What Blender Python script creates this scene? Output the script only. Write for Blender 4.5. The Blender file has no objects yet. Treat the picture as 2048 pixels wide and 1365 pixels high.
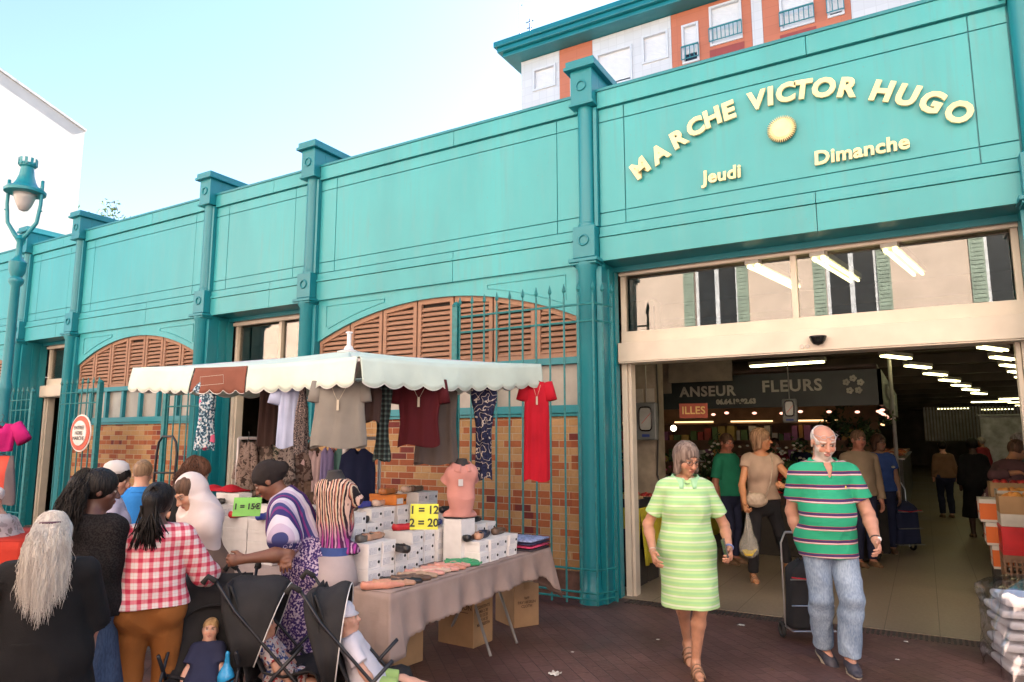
import bpy, math, random
import numpy as np
from mathutils import Vector, Matrix
random.seed(7); RNG = np.random.default_rng(7)
SC = bpy.context.scene
COL = SC.collection
R = math.radians
# ------------------------------------------------------------------ camera
CAM_Y, CAM_H, FPX, PITCH, YAW = -6.8313, 1.65, 1388.0, 0.140766, 1.03932908
camd = bpy.data.cameras.new('camera'); cam = bpy.data.objects.new('camera', camd); COL.objects.link(cam)
camd.sensor_width = 36.0; camd.lens = FPX / 2048 * 36.0; camd.clip_start = 0.05; camd.clip_end = 800
FW = Vector((-math.cos(YAW) * math.cos(PITCH), math.sin(YAW) * math.cos(PITCH), math.sin(PITCH)))
cam.location = (0, CAM_Y, CAM_H); cam.rotation_euler = FW.to_track_quat('-Z', 'Y').to_euler()
SC.camera = cam
RT = Vector((math.sin(YAW), math.cos(YAW), 0)); UP = RT.cross(FW)
def at(px, py, dep):
    """point in the scene seen at photo pixel px, py at camera depth dep"""
    return Vector((0, CAM_Y, CAM_H)) + (FW * FPX + RT * (px - 1024) + UP * (682.5 - py)) * (dep / FPX)
# ------------------------------------------------------------------ world, sun, exposure
SUN_EL, SUN_AZ = R(34), math.atan2(0.99, 0.12)      # the sun stands behind the market hall
w = bpy.data.worlds.new('World'); SC.world = w; w.use_nodes = True
nt = w.node_tree; bg = nt.nodes['Background']
sky = nt.nodes.new('ShaderNodeTexSky'); sky.sky_type = 'NISHITA'; sky.sun_disc = False
sky.sun_elevation = SUN_EL; sky.sun_rotation = math.pi / 2 - SUN_AZ
sky.air_density = 1.0; sky.dust_density = 0.5; sky.ozone_density = 1.5
nt.links.new(sky.outputs[0], bg.inputs[0]); bg.inputs[1].default_value = 0.07
sd = bpy.data.lights.new('sun', 'SUN'); sd.energy = 5.0; sd.angle = R(0.5); sd.color = (1, .93, .83)
so = bpy.data.objects.new('sun', sd); COL.objects.link(so)
sdir = Vector((math.cos(SUN_AZ) * math.cos(SUN_EL), math.sin(SUN_AZ) * math.cos(SUN_EL), math.sin(SUN_EL)))
so.rotation_euler = sdir.to_track_quat('Z', 'Y').to_euler(); so.location = (0, 0, 30)
SC.view_settings.view_transform = 'Standard'; SC.view_settings.look = 'None'
SC.view_settings.exposure = 2.6; SC.view_settings.gamma = 1.0
SC.render.engine = 'CYCLES'
SC.cycles.use_denoising = True
SC.cycles.max_bounces = 7; SC.cycles.diffuse_bounces = 4; SC.cycles.glossy_bounces = 3
SC.cycles.transparent_max_bounces = 8; SC.cycles.sample_clamp_indirect = 6
# ------------------------------------------------------------------ materials
MATS = {}
def _n(nt, t, **kw):
    n = nt.nodes.new(t)
    for k, v in kw.items(): setattr(n, k, v)
    return n
def mat(name, col, rough=0.6, var=0.12, scale=6.0, metal=0.0, bump=0.0, bscale=40.0, spec=0.5, emit=None, estr=0.0,
        stretch=(1, 1, 1), col2=None, alpha=1.0, sss=0.0, trans=0.0, coat=0.0):
    if name in MATS: return MATS[name]
    m = bpy.data.materials.new(name); m.use_nodes = True; nt = m.node_tree; b = nt.nodes['Principled BSDF']; L = nt.links
    b.inputs['Roughness'].default_value = rough; b.inputs['Metallic'].default_value = metal
    b.inputs['Specular IOR Level'].default_value = spec
    c = (*col, 1)
    tc = _n(nt, 'ShaderNodeTexCoord'); mp = _n(nt, 'ShaderNodeMapping'); mp.inputs['Scale'].default_value = stretch
    L.new(tc.outputs['Object'], mp.inputs[0])
    nz = _n(nt, 'ShaderNodeTexNoise'); nz.inputs['Scale'].default_value = scale; nz.inputs['Detail'].default_value = 5
    L.new(mp.outputs[0], nz.inputs['Vector'])
    cr = _n(nt, 'ShaderNodeValToRGB')
    c2 = col2 if col2 else tuple(x * (1 - 2 * var) for x in col)
    c1 = col if col2 else tuple(min(1, x * (1 + var)) for x in col)
    cr.color_ramp.elements[0].position = .3; cr.color_ramp.elements[0].color = (*c2, 1)
    cr.color_ramp.elements[1].position = .7; cr.color_ramp.elements[1].color = (*c1, 1)
    L.new(nz.outputs['Fac'], cr.inputs[0]); L.new(cr.outputs[0], b.inputs['Base Color'])
    if bump:
        nb = _n(nt, 'ShaderNodeTexNoise'); nb.inputs['Scale'].default_value = bscale; nb.inputs['Detail'].default_value = 4
        L.new(mp.outputs[0], nb.inputs['Vector'])
        bp = _n(nt, 'ShaderNodeBump'); bp.inputs['Strength'].default_value = bump; bp.inputs['Distance'].default_value = .02
        L.new(nb.outputs['Fac'], bp.inputs['Height']); L.new(bp.outputs[0], b.inputs['Normal'])
    if emit:
        b.inputs['Emission Color'].default_value = (*emit, 1); b.inputs['Emission Strength'].default_value = estr
    if alpha < 1: b.inputs['Alpha'].default_value = alpha
    if sss:
        b.inputs['Subsurface Weight'].default_value = sss; b.inputs['Subsurface Radius'].default_value = (.02, .007, .004)
        b.inputs['Subsurface Scale'].default_value = .3
    if trans: b.inputs['Transmission Weight'].default_value = trans
    if coat: b.inputs['Coat Weight'].default_value = coat; b.inputs['Coat Roughness'].default_value = .15
    MATS[name] = m; return m
def mat_nodes(name, fn, rough=.7):
    """fn(nt, links, bsdf, objcoord_socket) builds the colour"""
    if name in MATS: return MATS[name]
    m = bpy.data.materials.new(name); m.use_nodes = True; nt = m.node_tree; b = nt.nodes['Principled BSDF']
    b.inputs['Roughness'].default_value = rough
    tc = _n(nt, 'ShaderNodeTexCoord'); fn(nt, nt.links, b, tc.outputs['Object']); MATS[name] = m; return m
def ramp(nt, fac, stops, const=False):
    cr = _n(nt, 'ShaderNodeValToRGB'); r = cr.color_ramp
    if const: r.interpolation = 'CONSTANT'
    while len(r.elements) > len(stops): r.elements.remove(r.elements[-1])
    while len(r.elements) < len(stops): r.elements.new(.5)
    for e, (p, c) in zip(r.elements, stops): e.position = p; e.color = (*c, 1)
    nt.links.new(fac, cr.inputs[0]); return cr.outputs[0]
def math_(nt, op, a, b=None, c=None):
    n = _n(nt, 'ShaderNodeMath', operation=op)
    for i, v in enumerate((a, b, c)):
        if v is None: continue
        if isinstance(v, (int, float)): n.inputs[i].default_value = v
        else: nt.links.new(v, n.inputs[i])
    return n.outputs[0]
def sep(nt, v):
    s = _n(nt, 'ShaderNodeSeparateXYZ'); nt.links.new(v, s.inputs[0]); return s.outputs
def comb(nt, x, y, z):
    s = _n(nt, 'ShaderNodeCombineXYZ')
    for i, v in enumerate((x, y, z)):
        if isinstance(v, (int, float)): s.inputs[i].default_value = v
        else: nt.links.new(v, s.inputs[i])
    return s.outputs[0]
def mix(nt, fac, a, b, blend='MIX'):
    n = _n(nt, 'ShaderNodeMix', data_type='RGBA', blend_type=blend)
    for i, v in ((0, fac), (6, a), (7, b)):
        if isinstance(v, (int, float)): n.inputs[i].default_value = v
        elif isinstance(v, tuple): n.inputs[i].default_value = (*v, 1)
        else: nt.links.new(v, n.inputs[i])
    return n.outputs[2]
def noise(nt, v, s, d=4, sc=(1, 1, 1)):
    mp = _n(nt, 'ShaderNodeMapping'); mp.inputs['Scale'].default_value = sc; nt.links.new(v, mp.inputs[0])
    n = _n(nt, 'ShaderNodeTexNoise'); n.inputs['Scale'].default_value = s; n.inputs['Detail'].default_value = d
    nt.links.new(mp.outputs[0], n.inputs['Vector']); return n.outputs['Fac']
def bump(nt, b, h, strength=.3, dist=.02):
    bp = _n(nt, 'ShaderNodeBump'); bp.inputs['Strength'].default_value = strength; bp.inputs['Distance'].default_value = dist
    nt.links.new(h, bp.inputs['Height']); nt.links.new(bp.outputs[0], b.inputs['Normal'])
# ------------------------------------------------------------------ objects
def tag(o, label=None, cat=None, group=None, kind=None):
    if label: o['label'] = label
    if cat: o['category'] = cat
    if group: o['group'] = group
    if kind: o['kind'] = kind
    return o
def thing(name, label, cat, loc=(0, 0, 0), rz=0.0, group=None):
    o = bpy.data.objects.new(name, None); COL.objects.link(o); o.empty_display_size = .1
    o.location = loc; o.rotation_euler = (0, 0, rz); return tag(o, label, cat, group)
def link(name, me, m, parent=None, world=False, label=None):
    o = bpy.data.objects.new(name, me); COL.objects.link(o)
    if m is not None:
        me.materials.clear(); me.materials.append(m)
    if parent is not None:
        o.parent = parent
        if world: o.matrix_parent_inverse = wmat(parent).inverted()
    if label: o['label'] = label
    return o
def wmat(o):
    m = Matrix.LocRotScale(o.location, o.rotation_euler, o.scale)
    return wmat(o.parent) @ o.matrix_parent_inverse @ m if o.parent else m
def kids(o): return [c for c in COL.objects if c.parent == o]
def copy_tree(o, parent=None, ch=None):
    c = o.copy(); COL.objects.link(c); c.parent = parent
    for k in list(o.children): copy_tree(k, c)
    return c
class MB:
    def __init__(s): s.v = []; s.f = []
    def add(s, v, f):
        n = len(s.v); s.v.extend([tuple(p) for p in v]); s.f.extend([tuple(i + n for i in q) for q in f]); return s
    def box(s, x0, x1, y0, y1, z0, z1, M=None):
        v = [Vector((x, y, z)) for x in (x0, x1) for y in (y0, y1) for z in (z0, z1)]
        if M is not None: v = [M @ p for p in v]
        return s.add(v, [(0, 1, 3, 2), (4, 6, 7, 5), (0, 4, 5, 1), (2, 3, 7, 6), (0, 2, 6, 4), (1, 5, 7, 3)])
    def cbox(s, c, sx, sy, sz, rz=0, rx=0, ry=0):
        M = Matrix.Translation(c) @ Matrix.Rotation(rz, 4, 'Z') @ Matrix.Rotation(ry, 4, 'Y') @ Matrix.Rotation(rx, 4, 'X')
        return s.box(-sx / 2, sx / 2, -sy / 2, sy / 2, -sz / 2, sz / 2, M)
    def tube(s, pts, r, n=8, cap=True, closed=False):
        pts = [Vector(p) for p in pts]; m = len(pts); rs = r if isinstance(r, (list, tuple)) else [r] * m
        ring = []; up = None
        for i, p in enumerate(pts):
            if closed: t = (pts[(i + 1) % m] - pts[i - 1])
            else: t = pts[min(i + 1, m - 1)] - pts[max(i - 1, 0)]
            t = t.normalized() if t.length > 1e-9 else Vector((0, 0, 1))
            if up is None: up = t.orthogonal().normalized()
            up = (up - t * up.dot(t)); up = up.normalized() if up.length > 1e-6 else t.orthogonal().normalized()
            sd_ = t.cross(up)
            ring.append([p + (up * math.cos(a) + sd_ * math.sin(a)) * rs[i] for a in [2 * math.pi * k / n for k in range(n)]])
        v = [q for rg in ring for q in rg]; f = []
        for i in range(m if closed else m - 1):
            j = (i + 1) % m
            for k in range(n):
                f.append((i * n + k, i * n + (k + 1) % n, j * n + (k + 1) % n, j * n + k))
        if cap and not closed: f.append(tuple(reversed(range(n)))); f.append(tuple((m - 1) * n + k for k in range(n)))
        return s.add(v, f)
    def lathe(s, prof, c=(0, 0, 0), n=24, M=None, a0=0, a1=2 * math.pi):
        full = abs(a1 - a0 - 2 * math.pi) < 1e-6; k = n if full else n + 1
        v = []
        for r, z in prof:
            for i in range(k):
                a = a0 + (a1 - a0) * i / n; p = Vector((r * math.cos(a), r * math.sin(a), z))
                v.append((M @ p if M is not None else p) + Vector(c))
        f = []
        for j in range(len(prof) - 1):
            for i in range(n):
                i2 = (i + 1) % k
                f.append((j * k + i, j * k + i2, (j + 1) * k + i2, (j + 1) * k + i))
        if prof[0][0] > 1e-6 and full: f.append(tuple(reversed(range(k))))
        if prof[-1][0] > 1e-6 and full: f.append(tuple((len(prof) - 1) * k + i for i in range(k)))
        return s.add(v, f)
    def ball(s, c, rx, ry=None, rz=None, n=12, M=None):
        ry = ry or rx; rz = rz or rx; v = []; f = []; m = n // 2 + 1
        for j in range(m + 1):
            th = math.pi * j / m
            for i in range(n):
                a = 2 * math.pi * i / n; p = Vector((rx * math.sin(th) * math.cos(a), ry * math.sin(th) * math.sin(a), rz * math.cos(th)))
                v.append((M @ p if M is not None else p) + Vector(c))
        for j in range(m):
            for i in range(n): f.append((j * n + i, (j + 1) * n + i, (j + 1) * n + (i + 1) % n, j * n + (i + 1) % n))
        return s.add(v, f)
    def grid(s, fn, nu, nv, flip=False):
        v = [fn(i / nu, j / nv) for i in range(nu + 1) for j in range(nv + 1)]; w_ = nv + 1; f = []
        for i in range(nu):
            for j in range(nv):
                q = (i * w_ + j, (i + 1) * w_ + j, (i + 1) * w_ + j + 1, i * w_ + j + 1)
                f.append(q[::-1] if flip else q)
        return s.add(v, f)
    def prism(s, poly, fn0, fn1):
        """poly: 2-D outline; fn0/fn1 lift it to the two faces"""
        n = len(poly); v = [fn0(*p) for p in poly] + [fn1(*p) for p in poly]
        f = [tuple(range(n)), tuple(reversed(range(n, 2 * n)))] + [(i, i + n, (i + 1) % n + n, (i + 1) % n) for i in range(n)]
        return s.add(v, f)
    def build(s, name, m, parent=None, world=True, smooth=False, bevel=0.0, solid=0.0, label=None, auto=None):
        me = bpy.data.meshes.new(name); me.from_pydata([tuple(p) for p in s.v], [], s.f); me.validate(); 
        if smooth or auto: me.polygons.foreach_set('use_smooth', [True] * len(me.polygons))
        o = link(name, me, m, parent, world, label)
        if solid:
            q = o.modifiers.new('thickness', 'SOLIDIFY'); q.thickness = solid; q.offset = 0
        if bevel:
            q = o.modifiers.new('bevel', 'BEVEL'); q.width = bevel; q.segments = 2; q.limit_method = 'ANGLE'; q.angle_limit = R(40)
        if auto: me.set_sharp_from_angle(angle=R(auto))
        return o
def single(name, mb, m, label, cat, group=None, kind=None, origin=None, **kw):
    """a thing that is one mesh, origin moved to its base"""
    if origin is None and mb.v:
        a = np.array([tuple(p) for p in mb.v]); origin = (a[:, 0].mean(), a[:, 1].mean(), a[:, 2].min())
    if origin is not None: mb.v = [(p[0] - origin[0], p[1] - origin[1], p[2] - origin[2]) for p in mb.v]
    o = mb.build(name, m, None, **kw)
    if origin is not None: o.location = origin
    return tag(o, label, cat, group, kind)
def text_mesh(name, body, size, m, parent, M, extrude=.01, offset=0.0, shear=0.0, align='CENTER', spacing=1.0, line=1.0):
    c = bpy.data.curves.new(name, 'FONT'); c.body = body; c.size = size; c.extrude = extrude; c.offset = offset; c.shear = shear
    c.align_x = align; c.align_y = 'CENTER'; c.resolution_u = 3; c.space_character = spacing; c.space_line = line
    t = bpy.data.objects.new(name, c); COL.objects.link(t)
    me = bpy.data.meshes.new_from_object(t); bpy.data.objects.remove(t); bpy.data.curves.remove(c)
    me.name = name; me.transform(M)
    return link(name, me, m, parent, True)
# ================================================================== SETTING MATERIALS
def _teal(name, base, dirt=.5):
    def fn(nt, L, b, v):
        n1 = noise(nt, v, 1.3, 5, (1, 1, .35)); n2 = noise(nt, v, 9, 6, (1, 1, .12)); n3 = noise(nt, v, 60, 3)
        c = ramp(nt, n1, [(.3, tuple(x * .88 for x in base)), (.7, tuple(min(1, x * 1.1) for x in base))])
        st = ramp(nt, n2, [(.50, (0, 0, 0)), (.72, (1, 1, 1))]); n4 = noise(nt, v, 24, 6, (1, 1, .05)); s4 = ramp(nt, math_(nt, 'MULTIPLY', n4, n1), [(.30, (0, 0, 0)), (.40, (1, 1, 1))])
        c = mix(nt, math_(nt, 'MULTIPLY', st, .26 * dirt), c, (.16, .27, .26)); c = mix(nt, math_(nt, 'MULTIPLY', s4, .34 * dirt), c, (.10, .17, .15))
        sp = ramp(nt, noise(nt, v, 38, 7), [(.69, (0, 0, 0)), (.74, (1, 1, 1))]); c = mix(nt, math_(nt, 'MULTIPLY', sp, .6 * dirt), c, (.14, .09, .05))
        L.new(c, b.inputs['Base Color']); bump(nt, b, n1, .25, .03)
        b.inputs['Roughness'].default_value = .36
    return mat_nodes(name, fn, .36)
TEAL = _teal('teal_sheet_metal', (.036, .325, .35)); TEALD = _teal('teal_painted_column', (.005, .195, .235), .2)
RAILM = mat('teal_iron', (.010, .17, .18), .45, .15, 20)
CREAM = mat('cream_enamel', (.64, .57, .46), .4, .06, 3, bump=.04, bscale=6)
LOUV = mat('weathered_louvre_wood', (.38, .21, .13), .75, .25, 14, bump=.4, bscale=60, stretch=(1, 1, 4), col2=(.30, .18, .12))
def _brick(nt, L, b, v):
    x, y, z = sep(nt, v)
    bt = _n(nt, 'ShaderNodeTexBrick'); L.new(comb(nt, math_(nt, 'ADD', x, y), z, 0), bt.inputs['Vector'])
    bt.inputs['Scale'].default_value = 1; bt.inputs['Brick Width'].default_value = .235; bt.inputs['Row Height'].default_value = .078
    bt.inputs['Mortar Size'].default_value = .0045; bt.inputs['Mortar Smooth'].default_value = .3
    bt.inputs['Color1'].default_value = (0, 0, 0, 1); bt.inputs['Color2'].default_value = (1, 1, 1, 1); bt.inputs['Mortar'].default_value = (.5, .5, .5, 1)
    # patches of red brick among the buff ones: the patch mask is read per row so it follows the courses
    row = math_(nt, 'SNAP', z, .078); xs = math_(nt, 'SNAP', x, .235)
    nn = noise(nt, comb(nt, xs, 0, row), 1.35, 3, (1, 1, 2.2))
    s = math_(nt, 'ADD', math_(nt, 'MULTIPLY', bt.outputs['Color'], .45), math_(nt, 'MULTIPLY', nn, 1.1))
    c = ramp(nt, s, [(0, (.34, .19, .075)), (.55, (.38, .22, .09)), (.72, (.41, .245, .11)), (.79, (.31, .095, .032)), (.92, (.26, .07, .025)), (1.0, (.14, .022, .016))], True)
    fine = noise(nt, v, 45, 5)
    c = mix(nt, .35, c, ramp(nt, fine, [(.3, (.6, .6, .6)), (.7, (1, 1, 1))]), 'MULTIPLY')
    c = mix(nt, bt.outputs['Fac'], c, (.36, .29, .20)); L.new(c, b.inputs['Base Color'])
    h = math_(nt, 'ADD', math_(nt, 'MULTIPLY', bt.outputs['Fac'], -1), math_(nt, 'MULTIPLY', fine, .25)); bump(nt, b, h, .5, .01)
BRICK = mat_nodes('patterned_brick', _brick, .85)
def _paving(nt, L, b, v):
    rot = _n(nt, 'ShaderNodeMapping'); rot.inputs['Rotation'].default_value = (0, 0, R(45)); L.new(v, rot.inputs[0])
    bt = _n(nt, 'ShaderNodeTexBrick'); L.new(rot.outputs[0], bt.inputs['Vector'])
    bt.inputs['Scale'].default_value = 1; bt.inputs['Brick Width'].default_value = .22; bt.inputs['Row Height'].default_value = .11
    bt.inputs['Mortar Size'].default_value = .004; bt.inputs['Mortar Smooth'].default_value = .4
    bt.inputs['Color1'].default_value = (.115, .062, .055, 1); bt.inputs['Color2'].default_value = (.150, .083, .074, 1); bt.inputs['Mortar'].default_value = (.06, .036, .033, 1)
    st = noise(nt, v, 1.2, 6); fine = noise(nt, v, 30, 6)
    c = mix(nt, .75, bt.outputs['Color'], ramp(nt, st, [(.3, (.55, .5, .52)), (.6, (1.05, 1, 1)), (.75, (1.25, 1.15, 1.1))]), 'MULTIPLY')
    c = mix(nt, .5, c, ramp(nt, fine, [(.3, (.65, .65, .65)), (.7, (1.15, 1.15, 1.15))]), 'MULTIPLY')
    L.new(c, b.inputs['Base Color'])
    L.new(ramp(nt, st, [(.35, (.42,) * 3), (.7, (.68,) * 3)]), b.inputs['Roughness'])
    bump(nt, b, math_(nt, 'ADD', math_(nt, 'MULTIPLY', bt.outputs['Fac'], -1), fine), .45, .008)
PAVE = mat_nodes('red_brick_paving', _paving)
def _hallfloor(nt, L, b, v):
    x, y, z = sep(nt, v)
    bt = _n(nt, 'ShaderNodeTexBrick'); L.new(comb(nt, y, x, 0), bt.inputs['Vector'])
    bt.inputs['Scale'].default_value = 1; bt.inputs['Brick Width'].default_value = 60; bt.inputs['Row Height'].default_value = .42
    bt.inputs['Mortar Size'].default_value = .0035
    st = noise(nt, v, .8, 6); fine = noise(nt, v, 40, 6)
    c = ramp(nt, st, [(.3, (.17, .135, .095)), (.5, (.25, .20, .145)), (.7, (.31, .25, .18))])
    c = mix(nt, .6, c, ramp(nt, fine, [(.3, (.7, .7, .7)), (.7, (1.1, 1.1, 1.1))]), 'MULTIPLY')
    c = mix(nt, bt.outputs['Fac'], c, (.09, .07, .05)); L.new(c, b.inputs['Base Color'])
    L.new(ramp(nt, st, [(.3, (.3,) * 3), (.7, (.5,) * 3)]), b.inputs['Roughness']); bump(nt, b, fine, .2, .004)
HFLOOR = mat_nodes('worn_hall_floor', _hallfloor)
GLASS = bpy.data.materials.new('window_glass'); GLASS.use_nodes = True; MATS['window_glass'] = GLASS
def _glass(m, refl):
    nt = m.node_tree; nt.nodes.clear(); o = _n(nt, 'ShaderNodeOutputMaterial'); t = _n(nt, 'ShaderNodeBsdfTransparent'); g = _n(nt, 'ShaderNodeBsdfGlossy')
    t.inputs[0].default_value = (.62, .62, .6, 1); g.inputs['Roughness'].default_value = .0; g.inputs[0].default_value = (1, .97, .93, 1)
    mx = _n(nt, 'ShaderNodeMixShader'); fr = _n(nt, 'ShaderNodeFresnel'); fr.inputs[0].default_value = 1.5
    a = math_(nt, 'MINIMUM', math_(nt, 'ADD', math_(nt, 'MULTIPLY', fr.outputs[0], .8), refl), 1.0)
    nt.links.new(a, mx.inputs[0]); nt.links.new(t.outputs[0], mx.inputs[1]); nt.links.new(g.outputs[0], mx.inputs[2]); nt.links.new(mx.outputs[0], o.inputs[0])
_glass(GLASS, .075)
FROST = mat('dusty_wired_glass', (.30, .28, .24), .3, .12, 4, spec=.8)
WALLB = mat('cream_render_wall', (.70, .56, .47), .85, .06, 2, bump=.1)
WHITEB = mat('white_facade_tiles', (.70, .69, .68), .7, .04, 3)
DARK = mat('dark_soffit', (.035, .03, .025), .8)
# ================================================================== GROUND
g = MB(); g.add([(-200, -200, 0), (200, -200, 0), (200, 200, 0), (-200, 200, 0)], [(0, 1, 2, 3)])
tag(g.build('street', PAVE), kind='structure')
g = MB(); g.box(-40, 14, .30, 46, .001, .006); tag(g.build('market_floor', HFLOOR), kind='structure')
g = MB(); 
for i in range(95):
    x = -2.75 + i * .04; g.box(x, x + .022, .10, .27, .002, .008)
tag(g.build('grating_strip', mat('iron_grating', (.05, .045, .04), .6), None), kind='structure')
# ================================================================== MARKET HALL
HALL = thing('market_hall', 'long teal metal clad market hall with louvred arches and yellow lettering over its wide entrance', 'market hall', (-3, 0, 0))
COLX = [-19.0, -15.28, -13.36, -9.6, -7.3, -3.03, .96, 4.8]
BAY = ['arch', 'door', 'arch', 'door', 'arch', 'entry', 'arch']
ZB, ZT = 3.56, 5.48
def plate(mb, x0, x1, z0, z1, y=-.012, d=.014): mb.box(x0, x1, y, y + d, z0, z1)
core = MB(); core.box(-24, 9, .006, .30, ZB, ZT - .02); core.build('fascia_core', TEALD, HALL)
for i in range(len(COLX) - 1):
    a, b = COLX[i] + .14, COLX[i + 1] - .10
    p = MB(); gp = .009
    xs = [a, a + .30, b - .28, b]; zs = [3.95, 4.10, 5.15, 5.30]
    for u in range(3):
        for w_ in range(3):
            mid = (u == 1 and w_ == 1)
            plate(p, xs[u] + gp / 2, xs[u + 1] - gp / 2, zs[w_] + gp / 2, zs[w_ + 1] - gp / 2, -.012 if not mid else -.010)
    seam = (a + b) / 2 + .3
    for (x0, x1) in ((a, seam), (seam + .006, b)):
        p.box(x0, x1, -.045, .02, 5.31, 5.50); p.box(x0, x1, -.03, .02, 3.86, 3.94); p.box(x0, x1, -.05, .02, 3.825, 3.856)
        p.box(x0, x1, -.035, .02, 3.56, 3.82)
    p.build('fascia_panel', TEAL, HALL, bevel=.003)
cp = MB(); cp.box(-24, 9, -.06, .36, 5.50, 5.535); cp.box(-24, 9, .30, .34, 3.5, 5.5); cp.build('coping', TEALD, HALL, bevel=.004)
roof = MB(); roof.box(-24, 14, .345, 45.5, 3.62, 3.8); roof.build('flat_roof', mat('dark_ceiling_board', (.10, .075, .055), .55, .25, 1.2), HALL)
for i, cx in enumerate(COLX):
    c = MB()                                                # column: shaft, blocks, pilaster
    c.lathe([(.092, 3.92), (.092, 5.34)], (cx, -.03, 0), 20); c.lathe([(.105, 3.92), (.105, 3.99), (.092, 4.0)], (cx, -.03, 0), 20)
    c.box(cx + .10, cx + .14, -.07, .02, 3.95, 5.32)
    c.lathe([(.13, .0), (.13, .12), (.105, .16), (.1, .3), (.1, 3.46), (.125, 3.5), (.125, 3.55)], (cx, -.06, 0), 20)
    c.box(cx - .13, cx + .16, .02, .40, 0, 3.555); c.box(cx + .105, cx + .165, -.06, .02, 0, 3.5); c.box(cx - .15, cx - .105, -.035, .02, 0, 3.5)
    c.box(cx + .16, cx + .18, .12, .2, 0, 3.5); c.box(cx + .16, cx + .178, .27, .38, 0, 3.5)
    c.build('column', TEALD, HALL, auto=35)
    k = MB(); k.box(cx - .13, cx + .13, -.16, .05, 5.36, 5.76); k.box(cx - .15, cx + .15, -.175, .05, 5.34, 5.37)
    k.box(cx - .13, cx + .13, .05, 1.05, 5.50, 5.76); k.box(cx - .19, cx + .19, -.22, 1.15, 5.76, 5.80); k.box(cx - .17, cx + .17, -.20, 1.13, 5.80, 5.87)
    k.build('column_cap', TEALD, HALL, bevel=.006); k = MB(); k.box(cx - .13, cx + .13, -.15, .05, 3.60, 3.95); k.box(cx - .17, cx + .17, -.19, .05, 3.545, 3.585); k.box(cx - .15, cx + .15, -.17, .05, 3.52, 3.546)
    k.build('column_block', TEALD, HALL, bevel=.006)
    for z in (5.57, 3.79):
        rg = MB()
        rg.tube([(cx + .055 * math.cos(t), -.166 + (.01 if z < 4 else 0), z + .055 * math.sin(t)) for t in [2 * math.pi * q / 20 for q in range(20)]], .011, 6, closed=True)
        rg.build('ring_ornament', TEALD, HALL, smooth=True)
def arch_z(x, a, b, zs, za):
    m_, h = (a + b) / 2, (b - a) / 2; rise = za - zs; Rr = (h * h + rise * rise) / (2 * rise)
    return za - Rr + math.sqrt(max(0, Rr * Rr - (x - m_) ** 2))
MUTED = mat('louvre_void', (.03, .025, .02), .9)
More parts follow.
